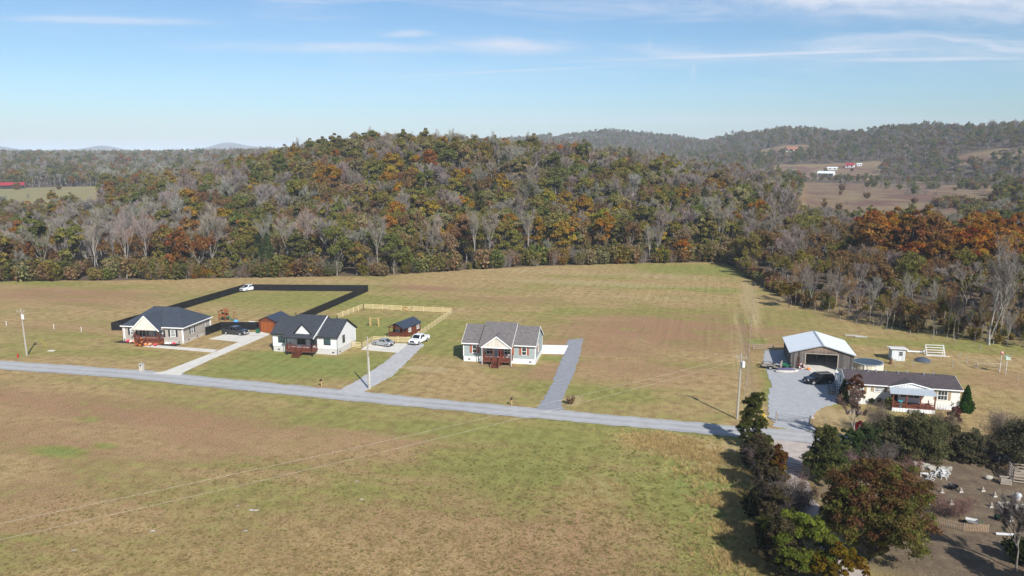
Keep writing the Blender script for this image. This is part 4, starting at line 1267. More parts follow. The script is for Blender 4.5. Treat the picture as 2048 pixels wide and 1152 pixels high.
# ------------------------------------------------------------------ rough grass in the near field
def grass_tufts():
    rg = np.random.RandomState(3)
    gl = bpy.data.collections.new('tuft_library')
    for j in range(4):
        T = Tree(700 + j)
        n = 26
        a = T.rg.uniform(0, 6.28, n); r = T.rg.uniform(0, .16, n)
        p = np.stack([np.cos(a) * r, np.sin(a) * r, np.zeros(n)], 1)
        d = np.stack([np.cos(a) * .5, np.sin(a) * .5, np.ones(n)], 1) + T.rg.normal(size=(n, 3)) * .25
        d /= np.linalg.norm(d, axis=1, keepdims=True)
        T.leaves(twig_cards(T.rg, p, d, T.rg.uniform(.16, .4, (n, 1)), .012), vary(T.rg, n))
        me = T.crown_mesh('tuft', M['leaf'])
        o = bpy.data.objects.new('tuft_%d' % j, me); gl.objects.link(o)
    xs, ys, cs, ss_ = [], [], [], []
    N = 26000
    u = rg.uniform(-.72, .62, N); r = 1 / np.sqrt(rg.uniform(1 / 98 ** 2, 1 / 56 ** 2, N))
    y = r / np.sqrt(1 + u * u); x = u * y
    road_y = np.interp(x, [q[0] for q in ROAD], [q[1] for q in ROAD])
    lane_x = np.interp(y, [55, 65, 75, 85, 97], [36, 34.5, 34, 33, 36])
    px = 1024 + FPX * x / (y * _c + (CAM_H) * _s)
    keep = (y < road_y - 3.2) & (x < lane_x - 4)
    x, y = x[keep], y[keep]
    st, gr = blobs(x, y, STRAW), blobs(x, y, GREEN)
    k = rg.rand(len(x))
    base = np.where((k < gr * .8 + .18)[:, None], np.array([.21, .22, .08]), np.where((k < .6)[:, None], np.array([.36, .27, .15]), np.array([.42, .33, .18])))
    cl = base * rg.uniform(.75, 1.2, (len(x), 1))
    s = rg.uniform(.35, .8, len(x)) * (1 + 1.6 * st)
    cl = np.where((st > .3)[:, None], np.array([.52, .41, .22]) * rg.uniform(.7, 1.1, (len(x), 1)), cl)
    sc = np.stack([s * 1.3, s * 1.3, s * .75], 1)
    scatter('grass', np.stack([x, y, np.zeros_like(x)], 1), rg.randint(0, 4, len(x)), rg.uniform(0, 6.28, len(x)), sc, cl, gl)
    # tall dead grass by the road end of the lane and along the wire fence
    N = 2600
    ctr = [G(1370, 895), G(1420, 915), G(1445, 950), G(1335, 885), G(1300, 878), G(1465, 1000), G(1480, 1060), G(1490, 1120)]
    c = np.array([ctr[i] for i in rg.randint(0, len(ctr), N)])
    p = c + rg.normal(size=(N, 2)) * np.array([2.4, 1.5])
    f = np.array([G(1488, 800), G(1512, 560)]); t = rg.rand(260, 1)
    p2 = f[0] + (f[1] - f[0]) * t + rg.normal(size=(260, 2)) * .3
    q = np.concatenate([p, p2]); n = len(q)
    road_y = np.interp(q[:, 0], [k[0] for k in ROAD], [k[1] for k in ROAD])
    ok = np.abs(q[:, 1] - road_y) > 2.8
    q = q[ok]; n = len(q)
    s = rg.uniform(.6, 1.7, n) * np.where(np.arange(n) < N, 1, .5)
    cl = np.array([.60, .47, .25]) * rg.uniform(.65, 1.15, (n, 1))
    scatter('tall_grass', np.concatenate([q, np.zeros((n, 1))], 1), rg.randint(0, 4, n), rg.uniform(0, 6.28, n), np.stack([s, s, s], 1), cl, gl)


grass_tufts()

# ------------------------------------------------------------------ houses
def on_wall(side, a, d, z, D=0.0, X=0.0):
    """point on a wall: a along it, d out of it. front faces -y, right faces +x at x = X, back faces +y at y = D"""
    if side == 'front': return (a, D - d, z)
    if side == 'right': return (X + d, a, z)
    if side == 'left': return (X - d, a, z)
    return (a, D + d, z)


def wbox(mb, side, a0, a1, d0, d1, z0, z1, D=0.0, X=0.0):
    p, q = on_wall(side, a0, d0, z0, D, X), on_wall(side, a1, d1, z1, D, X)
    lo = [min(p[i], q[i]) for i in range(3)]; hi = [max(p[i], q[i]) for i in range(3)]
    return mb.box(lo[0], hi[0], lo[1], hi[1], lo[2], hi[2])


def window(parent, side, a, z0, w, h, frame, pane, shut=None, D=0.0, X=0.0, bars=(0, 1), label=None, fw=.09):
    """window > pane; shutters hang on the wall beside it"""
    f = MB()
    wbox(f, side, a - w / 2 - fw, a - w / 2, -.02, .06, z0, z0 + h, D, X); wbox(f, side, a + w / 2, a + w / 2 + fw, -.02, .06, z0, z0 + h, D, X)
    wbox(f, side, a - w / 2 - fw, a + w / 2 + fw, -.02, .062, z0 + h, z0 + h + fw, D, X); wbox(f, side, a - w / 2 - fw - .03, a + w / 2 + fw + .03, -.02, .09, z0 - fw, z0, D, X)
    nv, nh = bars
    for i in range(nv):
        x = a - w / 2 + w * (i + 1) / (nv + 1); wbox(f, side, x - .02, x + .02, -.02, .045, z0, z0 + h, D, X)
    for i in range(nh):
        z = z0 + h * (i + 1) / (nh + 1); wbox(f, side, a - w / 2, a + w / 2, -.02, .05, z - .03, z + .03, D, X)
    fo = f.build('window', frame, parent)
    g = MB(); wbox(g, side, a - w / 2, a + w / 2, -.02, .02, z0, z0 + h, D, X)
    g.build('pane', pane, fo)
    if shut:
        for s in (-1, 1):
            m = MB(); c = a + s * (w / 2 + fw + .24)
            wbox(m, side, c - .2, c + .2, 0, .05, z0 - .05, z0 + h + .05, D, X)
            for i in range(6):
                zz = z0 + h * (i + .5) / 6; wbox(m, side, c - .15, c + .15, .05, .065, zz - .06, zz + .06, D, X)
            m.build('shutter', shut, parent)
    return fo


def door(parent, a, z0, m, w=.95, h=2.05, trim=None, D=0.0, side_light=False):
    f = MB(); wbox(f, 'front', a - w / 2 - .1, a - w / 2, -.02, .05, z0, z0 + h + .1, D); wbox(f, 'front', a + w / 2, a + w / 2 + .1, -.02, .05, z0, z0 + h + .1, D); wbox(f, 'front', a - w / 2, a + w / 2, -.02, .052, z0 + h, z0 + h + .1, D)
    f.build('door_frame', trim or M['white_trim'], parent)
    d = MB(); wbox(d, 'front', a - w / 2, a + w / 2, -.02, .03, z0, z0 + h, D)
    for i in range(3):
        for s in (-1, 1): wbox(d, 'front', a + s * w * .24 - w * .16, a + s * w * .24 + w * .16, .03, .045, z0 + .2 + i * .62, z0 + .68 + i * .62, D)
    do = d.build('door', m, parent)
    k = MB(); k.ball(on_wall('front', a + w * .4, .09, z0 + 1.0, D), .04); k.build('handle', M['galv'], do)


def gable(x0, x1, yF, zF, yR, zR, yB, zB, t=.16):
    return MB().prism([(yF, zF), (yR, zR), (yB, zB), (yB, zB - t), (yR, zR - t), (yF, zF - t)], 'x', x0, x1)


def walls(x0, x1, y0, y1, z0, zt, yR=None, zR=None):
    p = [(y0, z0), (y1, z0), (y1, zt)] + ([(yR, zR)] if yR is not None else []) + [(y0, zt)]
    return MB().prism(p, 'x', x0, x1)


def rail_run(mb, p, q, z, h=.92, rails=(.2, .5, .86), post=.1, every=1.4, rw=.13):
    L = math.dist(p, q); n = max(1, round(L / every))
    for i in range(n + 1):
        t = i / n; x, y = p[0] + (q[0] - p[0]) * t, p[1] + (q[1] - p[1]) * t
        mb.box(x - post / 2, x + post / 2, y - post / 2, y + post / 2, z, z + h)
    for r in rails: mb.beam((p[0], p[1], z + r), (q[0], q[1], z + r), .04, rw)
    mb.beam((p[0], p[1], z + h + .02), (q[0], q[1], z + h + .02), .14, .04)


def deck(parent, x0, x1, yF, zf, m, stair, post_x, roof_z, post_m=None, skirt=.32, sw=1.25, run=1.3, rails=(.2, .5, .86)):
    """porch deck > post, railing, stairs"""
    f = MB(); f.box(x0, x1, yF, -.02, zf - .06, zf); f.box(x0 + .03, x1 - .03, yF + .03, yF + .08, zf - .06 - skirt, zf - .06)
    f.box(x0 + .03, x0 + .08, yF + .08, -.02, zf - .06 - skirt, zf - .06); f.box(x1 - .08, x1 - .03, yF + .08, -.02, zf - .06 - skirt, zf - .06)
    d = f.build('porch_deck', m, parent)
    for x in post_x:
        p = MB(); p.box(x - .075, x + .075, yF + .09, yF + .24, 0, roof_z); p.build('post', post_m or m, d)
    r = MB(); s0, s1 = stair - sw / 2, stair + sw / 2
    rail_run(r, (x0 + .06, yF + .05), (s0 - .06, yF + .05), zf, rails=rails); r.build('railing', m, d)
    r = MB(); rail_run(r, (s1 + .06, yF + .05), (x1 - .06, yF + .05), zf, rails=rails); r.build('railing', m, d)
    for x in (x0 + .06, x1 - .06):
        r = MB(); rail_run(r, (x, yF + .2), (x, -.3), zf, rails=rails); r.build('railing', m, d)
    st = MB(); n = max(4, round(zf / .18))
    for i in range(n):
        z = zf - zf * (i + 1) / (n + 1); y = yF - run * (i + .5) / n
        st.box(s0, s1, y - run / n * .56, y + run / n * .56, z - .04, z)
    for x in (s0 - .03, s1 + .03): st.beam((x, yF, zf - .15), (x, yF - run - .1, .05), .05, .26)
    so = st.build('stairs', m, d)
    for x in (s0 - .06, s1 + .06):
        h = MB()
        h.box(x - .05, x + .05, yF - run - .12, yF - run - .02, 0, .95); h.beam((x, yF, zf + .9), (x, yF - run - .07, .93), .07, .12)
        h.beam((x, yF, zf + .55), (x, yF - run - .07, .58), .04, .12)
        h.build('handrail', m, d)
    return d


def vent(parent, a, z, m, side='front', D=0.0, X=0.0):
    v = MB(); wbox(v, side, a - .2, a + .2, -.02, .03, z, z + .2, D, X)
    for i in range(3): wbox(v, side, a - .18, a + .18, .03, .04, z + .02 + i * .06, z + .05 + i * .06, D, X)
    v.build('foundation_vent', m, parent)


def corner_trim(parent, x0, x1, y0, y1, z0, z1, m, w=.13):
    t = MB()
    for x, y in ((x0, y0), (x1, y0), (x0, y1), (x1, y1)):
        sx = -1 if x == x0 else 1; sy = -1 if y == y0 else 1
        t.box(min(x - sx * w, x + sx * .025), max(x - sx * w, x + sx * .025), min(y - sy * .01, y + sy * .025), max(y - sy * .01, y + sy * .025), z0, z1)
        t.box(min(x - sx * .01, x + sx * .027), max(x - sx * .01, x + sx * .027), min(y - sy * w, y), max(y - sy * w, y), z0, z1)
    t.build('corner_trim', m, parent)


def porch_gable(parent, x0, x1, xa, yF, ze, za, yBack, roof_m, face_m, trim_m, over=.25, face_in=.0, pent=None):
    """front-facing gable: two small roof slopes running back into the main roof, a boarded face, trimmed verges"""
    t = .14
    r = MB()
    k = (za - ze) / max(xa - x0, .1)
    r.slab([(xa, yF - .12, za + .08), (x0 - over, yF - .12, ze + .08 - over * k), (x0 - over, yF + .6, ze + .08 - over * k), (xa, yBack, za + .08)], t)
    r.slab([(xa + .001, yF - .12, za + .081), (xa + .001, yBack, za + .081), (x1 + over, yF + .6, ze + .081 - over * k), (x1 + over, yF - .12, ze + .081 - over * k)], t)
    ro = r.build('porch_roof', roof_m, parent)
    f = MB(); f.prism([(x0 + face_in, ze - .06), (x1 - face_in, ze - .06), (xa, za - .10)], 'y', yF + .02, yF + .3); f.build('gable_face', face_m, parent)
    v = MB()
    v.beam((x0 - over, yF - .14, ze - over * k - .03), (xa, yF - .14, za - .03), .05, .2); v.beam((x1 + over, yF - .143, ze - over * k - .03), (xa, yF - .143, za - .03), .05, .2)
    v.build('verge_board', trim_m, parent)
    return ro


# --- 1: tan house under a hipped slate roof
def house_hip():
    t = thing('hip_roof_house', 'tan house with slate hip roof, cream porch gable and orange autumn decorations', 'house', (-73.1, 153.0, 0), R(-8.5))
    x0, x1, D, ze, zf = -6.5, 6.5, 10.4, 3.45, .72
    walls(x0 + .03, x1 - .03, .03, D - .03, 0, zf).build('foundation', M['parged_tan'], t)
    walls(x0, x1, 0, D, zf, ze).build('wall', M['tan_siding'], t)
    corner_trim(t, x0, x1, 0, D, zf - .02, ze - .02, M['white_trim'], .2)
    o = .42; zr = 6.45; ya, xr = D / 2, 2.95
    r = MB()
    A, B, Cc, Dd = (x0 - o, -o, ze), (x1 + o, -o, ze), (x1 + o, D + o, ze), (x0 - o, D + o, ze)
    E1, E2 = (-xr, ya, zr), (xr, ya, zr)
    b = -.10
    r.add([A, B, Cc, Dd, E1, E2, (A[0], A[1], ze + b), (B[0], B[1], ze + b), (Cc[0], Cc[1], ze + b), (Dd[0], Dd[1], ze + b)],
          [(0, 1, 5, 4), (1, 2, 5), (2, 3, 4, 5), (3, 0, 4), (6, 9, 8, 7), (0, 6, 7, 1), (1, 7, 8, 2), (2, 8, 9, 3), (3, 9, 6, 0)])
    ro = r.build('roof', M['roof_slate'], t)
    c = MB(); c.tube((-xr, ya, zr + .02), (xr, ya, zr + .02), .09, n=6); c.build('ridge_cap', M['roof_slate'], ro)
    for x in (-1.2, 1.6):
        v = MB(); v.tube((x, ya + 1.2, 5.6), (x, ya + 1.2, 6.25), .07); v.build('vent_pipe', M['black_trim'], ro)
    g = MB()
    g.box(x0 - o - .06, x1 + o + .06, -o - .1, -o - .01, ze - .16, ze + .02); g.box(x0 - o - .1, x0 - o - .01, -o, D + o, ze - .16, ze + .02); g.box(x1 + o + .01, x1 + o + .1, -o, D + o, ze - .16, ze + .02)
    g.tube((x0 - .12, -.12, .15), (x0 - .12, -.12, ze - .1), .05); g.tube((x1 + .12, -.12, .15), (x1 + .12, -.12, ze - .1), .05); g.tube((x1 + .12, D + .1, .15), (x1 + .12, D + .1, ze - .1), .05)
    g.build('gutter', M['white_trim'], t)
    window(t, 'front', -4.55, 1.55, .95, 1.35, M['white_trim'], M['glass_pale'], M['shutter_slate'])
    window(t, 'front', 4.35, 1.5, .95, 1.35, M['white_trim'], M['glass_pale'], M['shutter_slate'])
    window(t, 'right', 3.4, 1.55, .85, 1.3, M['white_trim'], M['glass_pale'], M['shutter_slate'], X=x1)
    window(t, 'front', -.9, 1.35, .8, 1.35, M['white_trim'], M['glass_pale'])
    window(t, 'front', -2.0, 1.35, .8, 1.35, M['white_trim'], M['glass'], M['shutter_slate'])
    window(t, 'front', 1.75, 1.35, .7, 1.35, M['white_trim'], M['glass_pale'], M['shutter_slate'])
    door(t, .55, .98, M['door_grey'])
    d = deck(t, -3.0, 2.35, -2.05, .98, M['deck_red'], -.95, (-2.9, 2.25), 3.15, skirt=.35)
    s = MB(); s.box(-3.0, 2.35, -2.02, -1.98, .02, .58); s.box(2.28, 2.33, -1.98, -.04, .02, .58); s.build('lattice_panel', M['deck_orange'], d)
    porch_gable(t, -3.15, 2.5, -.32, -2.2, 3.3, 6.05, 3.9, M['roof_slate'], M['cream_siding'], M['white_trim'], .3)
    s = MB(); s.box(-3.3, 2.65, -2.2, -.5, 3.12, 3.2); s.build('porch_ceiling', M['cream_siding'], t)
    for a in (5.6, -5.6): vent(t, a, .3, M['black_trim'])
    for a in (2.0, 5.2, 8.8): vent(t, a, .35, M['black_trim'], 'right', X=x1)
    m = MB(); m.box(x1 + .02, x1 + .2, 8.2, 8.5, .9, 1.5); m.tube((x1 + .1, 8.35, 1.5), (x1 + .1, 8.35, ze), .04); m.build('meter_box', M['insulator'], t)
    return t


house_hip()


# --- 2: white house with black roof
def house_white():
    t = thing('gable_house', 'white house with charcoal roof, small front gable and red brown deck', 'house', (-40.05, 144.8, 0), R(-13.2))
    x0, x1, D, ze, zf = -6.8, 6.75, 8.4, 3.6, 1.08
    yR, zr = 4.2, 6.25
    walls(x0 + .03, x1 - .03, .03, D - .03, 0, zf).build('foundation', M['block'], t)
    walls(x0, x1, 0, D, zf, ze - .1, yR, zr - .22).build('wall', M['white_siding'], t)
    corner_trim(t, x0, x1, 0, D, zf, ze - .15, M['white_trim'])
    r = gable(x0 - .32, x1 + .32, -.38, ze - .02, yR, zr, D + .38, ze - .02)
    ro = r.build('roof', M['roof_black'], t)
    # middle part stands higher and runs on over the porch
    z2 = 6.75; k = (z2 - 3.52) / (yR + 2.15)
    c = MB().prism([(-2.15, 3.52), (yR, z2), (D + .2, ze + .35), (D + .2, ze + .2), (yR, z2 - .16), (-2.15, 3.36)], 'x', -3.35, 2.9)
    c.build('centre_roof', M['roof_black'], t)
    cw = MB()
    for x in (-3.2, 2.62):
        cw.prism([(-.3, 3.5), (D, 3.5), (D, ze + .15), (yR, z2 - .17), (-.3, 3.36 + k * 1.85)], 'x', x, x + .12)
    cw.build('centre_wall', M['white_siding'], t)
    v = MB(); v.beam((2.93, -2.15, 3.42), (2.93, yR, z2 - .10), .06, .22); v.build('verge_board', M['white_trim'], t)
    e = MB(); e.box(x0 - .32, -3.4, -.45, -.385, ze - .2, ze - .03); e.box(2.95, x1 + .32, -.45, -.385, ze - .2, ze - .03); e.box(-3.4, 2.95, -2.23, -2.155, 3.34, 3.5)
    for x, y, z0 in ((x1 + .06, -.08, .1), (x0 - .06, -.08, .1), (-2.98, -2.2, .1), (2.55, -2.2, .1)): e.tube((x, y, z0), (x, y, ze - .15), .045)
    e.build('gutter', M['black_trim'], t)
    b = MB(); b.beam((x1 + .33, -.38, ze - .1), (x1 + .33, yR, zr - .08), .05, .17); b.beam((x1 + .331, D + .38, ze - .1), (x1 + .331, yR, zr - .08), .05, .17)
    b.build('barge_board', M['black_trim'], t)
    # little gable on the porch roof
    g = MB(); gx, gz0, gz1 = .28, 4.25, 6.0
    yb = lambda z: (z - 3.52) / k - 2.15
    g.slab([(gx, -1.28, gz1 + .1), (gx - 1.95, -1.28, gz0 - .12), (gx - 1.95, -.7, gz0 - .12), (gx, yb(gz1) + .2, gz1 + .1)], .12)
    g.slab([(gx + .001, -1.28, gz1 + .101), (gx + .001, yb(gz1) + .2, gz1 + .101), (gx + 1.95, -.7, gz0 - .119), (gx + 1.95, -1.28, gz0 - .119)], .12)
    g.build('porch_roof', M['roof_black'], t)
    f = MB(); f.prism([(gx - 1.6, gz0 - .16), (gx + 1.6, gz0 - .16), (gx, gz1 - .08)], 'y', -1.12, -.85); f.build('gable_face', M['white_siding'], t)
    bb = MB(); bb.beam((gx - 1.95, -1.3, gz0 - .2), (gx, -1.3, gz1), .05, .17); bb.beam((gx + 1.95, -1.303, gz0 - .2), (gx, -1.303, gz1), .05, .17); bb.build('verge_board', M['black_trim'], t)
    window(t, 'front', -4.95, 1.92, 1.25, 1.1, M['black_trim'], M['glass_teal'], bars=(1, 0), fw=.07)
    window(t, 'front', 4.73, 1.98, 1.25, 1.1, M['black_trim'], M['glass_teal'], bars=(1, 0), fw=.07)
    window(t, 'right', 2.9, 1.9, .85, 1.35, M['black_trim'], M['glass'], X=x1, fw=.07)
    window(t, 'front', -.75, 1.75, 1.5, 1.35, M['black_trim'], M['glass'], bars=(1, 0), fw=.07)
    window(t, 'front', 2.05, 1.75, 1.0, 1.35, M['black_trim'], M['glass'], bars=(0, 1), fw=.07)
    door(t, .75, 1.12, M['white_paint'], trim=M['black_trim'])
    deck(t, -2.9, 2.75, -2.1, 1.12, M['deck_red'], .0, (-2.72, 2.57), 3.35, M['black_trim'], run=1.75, sw=1.15)
    for a in (-5.6, 5.9): vent(t, a, .35, M['black_trim'])
    for a in (1.2, 6.4): vent(t, a, .35, M['black_trim'], 'right', X=x1)
    for x, y in ((-4.4, 5.0), (4.6, 5.0), (-.5, 5.1)):
        p = MB(); p.tube((x, y, 5.4), (x, y, 6.75), .07); p.build('vent_pipe', M['black_trim'], t)
    return t


house_white()


# --- 3: blue-grey house with grey roof
def house_blue():
    t = thing('gable_house', 'blue grey house with grey roof, cream porch gable, russet shutters and red door', 'house', (-2.45, 137.75, 0), R(-10.8))
    x0, x1, D, ze, zf = -6.72, 6.85, 8.4, 3.62, 1.03
    yR, zr = 4.2, 6.25
    walls(x0 + .03, x1 - .03, .03, D - .03, 0, zf).build('foundation', M['parged'], t)
    walls(x0, x1, 0, D, zf, ze - .1, yR, zr - .22).build('wall', M['blue_siding'], t)
    corner_trim(t, x0, x1, 0, D, zf, ze - .15, M['white_trim'])
    gable(x0 - .25, x1 + .25, -.4, ze - .02, yR, zr, D + .4, ze - .02).build('roof', M['roof_grey'], t)
    z2 = 6.8; k = (z2 - 3.55) / (yR + 2.25)
    MB().prism([(-2.25, 3.55), (yR, z2), (D + .2, ze + .35), (D + .2, ze + .2), (yR, z2 - .16), (-2.25, 3.39)], 'x', -3.3, 2.85).build('centre_roof', M['roof_grey'], t)
    cw = MB()
    for x in (-3.18, 2.66):
        cw.prism([(-.3, 3.5), (D, 3.5), (D, ze + .15), (yR, z2 - .17), (-.3, 3.39 + k * 1.95)], 'x', x, x + .12)
    cw.build('centre_wall', M['blue_siding'], t)
    e = MB(); e.box(x0 - .25, -3.32, -.48, -.405, ze - .2, ze - .03); e.box(2.9, x1 + .25, -.48, -.405, ze - .2, ze - .03)
    e.build('gutter', M['white_trim'], t)
    b = MB()
    for x in (x1 + .26, x0 - .26):
        b.beam((x, -.4, ze - .1), (x, yR, zr - .08), .04, .17); b.beam((x, D + .4, ze - .1), (x, yR, zr - .079), .041, .171)
    b.beam((2.87, -2.25, 3.47), (2.87, yR, z2 - .08), .03, .16)
    b.build('barge_board', M['white_trim'], t)
    porch_gable(t, -2.55, 2.7, .05, -2.3, 3.55, 5.5, 1.75, M['roof_grey'], M['cream_board'], M['white_trim'], .22)
    s = MB(); s.box(-2.75, 2.85, -2.2, -.1, 3.36, 3.42); s.build('porch_ceiling', M['cream_board'], t)
    h = MB(); h.box(-2.7, 2.8, -2.29, -2.2, 3.3, 3.5); h.build('porch_beam', M['white_trim'], t)
    window(t, 'front', -4.55, 1.75, .75, 1.3, M['white_trim'], M['glass'], M['shutter_red'])
    window(t, 'front', 4.75, 1.75, .75, 1.3, M['white_trim'], M['glass'], M['shutter_red'])
    window(t, 'right', 3.1, 1.75, .75, 1.3, M['white_trim'], M['glass'], M['shutter_red'], X=x1)
    window(t, 'front', -1.65, 1.65, 1.3, 1.3, M['white_trim'], M['glass'], bars=(1, 1))
    window(t, 'front', 1.7, 1.65, 1.2, 1.3, M['white_trim'], M['glass'], M['shutter_red'], bars=(1, 1))
    door(t, .42, 1.07, M['door_red'])
    deck(t, -2.55, 2.7, -2.15, 1.07, M['deck_red'], .1, (-2.45, -.62, .82, 2.6), 3.4, run=1.7, sw=1.1)
    p = MB()
    for x in (-2.62, 2.77): p.tube((x, -2.32, .1), (x, -2.32, 3.4), .05)
    p.build('downpipe', M['white_trim'], t)
    for a in (-5.6, 5.9): vent(t, a, .35, M['black_trim'])
    return t


house_blue()


# --- 4: barn and white home on the right
BARN = (50.05, 134.16, 0)
def barn():
    t = thing('pole_barn', 'weathered board barn with white metal roof and wide open doorway', 'barn', BARN, R(-13.5))
    Wd, D, ze, za = 10.6, 11.2, 3.1, 4.62
    xa = Wd / 2
    th = .12
    f = MB()
    f.prism([(0, 0), (2.55, 0), (2.55, ze + .3), (0, ze - .1)], 'y', 0, th); f.prism([(7.92, 0), (Wd, 0), (Wd, ze - .1), (7.92, ze + .3)], 'y', 0, th)
    f.prism([(2.55, 2.85), (7.92, 2.85), (7.92, ze + .3), (Wd, ze - .1), (xa, za - .18), (0, ze - .1), (2.55, ze + .3)][:3] + [(xa, za - .16), (2.55, ze + .3)], 'y', .002, th - .002)
    f.box(0, th, th, D, 0, ze - .05); f.box(Wd - th, Wd, th, D, 0, ze - .05)
    f.prism([(th, 0), (Wd - th, 0), (Wd - th, ze - .1), (xa, za - .16), (th, ze - .1)], 'y', D - th, D)
    f.build('wall', M['barn_wood'], t)
    r = MB().prism([(-.34, ze - .06), (xa, za), (Wd + .34, ze - .06), (Wd + .34, ze - .14), (xa, za - .08), (-.34, ze - .14)], 'y', -.32, D + .3)
    ro = r.build('roof', M['metal_white'], t)
    c = MB().prism([(xa - .22, za - .03), (xa, za + .05), (xa + .22, za - .03), (xa, za + .01)], 'y', -.33, D + .31); c.build('ridge_cap', M['galv'], ro)
    e = MB(); e.beam((-.34, -.34, ze - .13), (xa, -.34, za - .07), .05, .16); e.beam((Wd + .34, -.343, ze - .13), (xa, -.343, za - .07), .05, .16); e.build('verge_flashing', M['galv'], t)
    p = MB()
    for x in (2.5, 7.97): p.box(x - .09, x + .09, -.05, .0, 0, 2.86)
    p.box(2.41, 8.06, -.05, 0, 2.86, 3.0); p.build('door_frame', M['grey_wood'], t)
    for x in (3.6, 5.25, 7.0):
        k = MB(); k.box(x - .08, x + .08, D * .5 - .08, D * .5 + .08, 0, 3.6); k.build('post', M['grey_wood'], t)
    fl = MB(); fl.box(th, Wd - th, th, D - th, .0, .07); fl.build('floor_slab', M['concrete'], t)
    b = MB()
    for i in range(5): b.beam((2.0 + i * .1, D - 1.2, .1), (2.0 + i * .1, D - .9, 2.0), .08)
    return t


barn()
HOME = (51.78, 114.46, 0)
def mobile_home():
    t = thing('mobile_home', 'long low white home with brown roof and grey metal porch roof', 'house', HOME, R(-13.5))
    Wd, D, ze, zf = 15.7, 7.9, 3.3, .82
    yR, zr = 3.95, 4.35
    walls(.03, Wd - .03, .03, D - .03, 0, zf).build('skirting', M['white_board'], t)
    walls(0, Wd, 0, D, zf, ze - .06, yR, zr - .16).build('wall', M['vinyl_cream'], t)
    corner_trim(t, 0, Wd, 0, D, zf, ze - .1, M['white_trim'])
    ro = gable(-.3, Wd + .3, -.35, ze, yR, zr, D + .35, ze, .12).build('roof', M['roof_brown'], t)
    e = MB(); e.box(-.32, 5.7, -.43, -.355, ze - .16, ze - .02); e.box(11.7, Wd + .32, -.43, -.355, ze - .16, ze - .02); e.build('gutter', M['white_trim'], t)
    b = MB()
    for x in (-.31, Wd + .31): b.beam((x, -.35, ze - .08), (x, yR, zr - .07), .03, .14); b.beam((x, D + .35, ze - .08), (x, yR, zr - .069), .031, .141)
    b.build('barge_board', M['white_trim'], t)
    for x, y in ((1.3, 4.2), (3.5, 3.6), (4.7, 3.7), (6.1, 3.9), (7.9, 3.7), (9.2, 3.9), (11.5, 3.6), (13.0, 4.2)):
        v = MB(); v.tube((x, y, 4.1), (x, y, 4.55), .09); v.tube((x, y, 4.55), (x, y, 4.62), .14); v.build('roof_vent', M['galv'], ro)
    # shallow gable over the porch
    xg, za = 8.75, 4.05
    g = MB()
    g.slab([(xg, -.75, za), (5.7, -.75, ze - .02), (5.7, -.2, ze - .02), (xg, yR - 1.0, za)], .1); g.slab([(xg + .001, -.75, za + .001), (xg + .001, yR - 1.0, za + .001), (11.8, -.2, ze - .019), (11.8, -.75, ze - .019)], .1)
    g.build('gable_roof', M['roof_brown'], t)
    f = MB(); f.prism([(5.85, ze - .12), (11.65, ze - .12), (xg, za - .12)], 'y', -.62, -.3); f.build('gable_face', M['white_board'], t)
    v = MB(); v.beam((5.65, -.78, ze - .08), (xg, -.78, za - .06), .05, .15); v.beam((11.85, -.783, ze - .08), (xg, -.783, za - .06), .05, .15); v.build('verge_board', M['white_trim'], t)
    pr = MB(); pr.slab([(5.75, -.79, 3.26), (11.75, -.79, 3.26), (12.0, -2.75, 2.82), (5.5, -2.75, 2.82)], .07)
    pr.build('porch_roof', M['metal_grey'], t)
    dk = MB(); dk.box(5.9, 11.8, -2.6, -.02, .62, .72)
    d = dk.build('porch_deck', M['deck_red'], t)
    s = MB(); s.box(5.92, 11.78, -2.58, -2.52, .02, .6); s.build('deck_skirt', M['white_board'], d)
    for x in (6.0, 7.85, 9.75, 11.7):
        p = MB(); p.box(x - .08, x + .08, -2.55, -2.39, .72, 2.8); p.build('post', M['deck_red'], d)
    r = MB(); rail_run(r, (6.0, -2.47), (7.85, -2.47), .72, .8, (.3, .55), .08); r.build('railing', M['deck_red'], d)
    r = MB(); rail_run(r, (9.75, -2.47), (11.7, -2.47), .72, .8, (.3, .55), .08); r.build('railing', M['deck_red'], d)
    st = MB()
    for i in range(3): st.box(8.2, 9.5, -2.95 - i * .3, -2.6 - i * .3, .4 - i * .18, .5 - i * .18)
    st.build('stairs', M['grey_wood'], d)
    window(t, 'front', 1.6, 1.7, 1.3, 1.2, M['white_trim'], M['glass_pale'], M['shutter_tan'], bars=(1, 1))
    window(t, 'front', 4.5, 2.2, 1.2, .65, M['white_trim'], M['glass_pale'], M['shutter_tan'], bars=(0, 1))
    window(t, 'front', 13.35, 1.55, 1.25, 1.35, M['white_trim'], M['glass'], M['shutter_tan'], bars=(2, 1))
    window(t, 'front', 9.4, 1.55, 1.6, 1.2, M['white_trim'], M['glass'], bars=(1, 0))
    window(t, 'front', 8.0, 1.55, .8, 1.2, M['white_trim'], M['glass'])
    door(t, 6.75, .74, M['dark_inside'])
    window(t, 'left', 2.0, 1.7, .9, 1.2, M['white_trim'], M['glass'], X=0)
    window(t, 'left', 5.6, 1.7, .9, 1.2, M['white_trim'], M['glass'], X=0)
    return t


mobile_home()


def hloc(o, rz, x, y, z=0):
    """a place given in a building's own frame"""
    c, s = math.cos(rz), math.sin(rz)
    return (o[0] + x * c - y * s, o[1] + x * s + y * c, z)


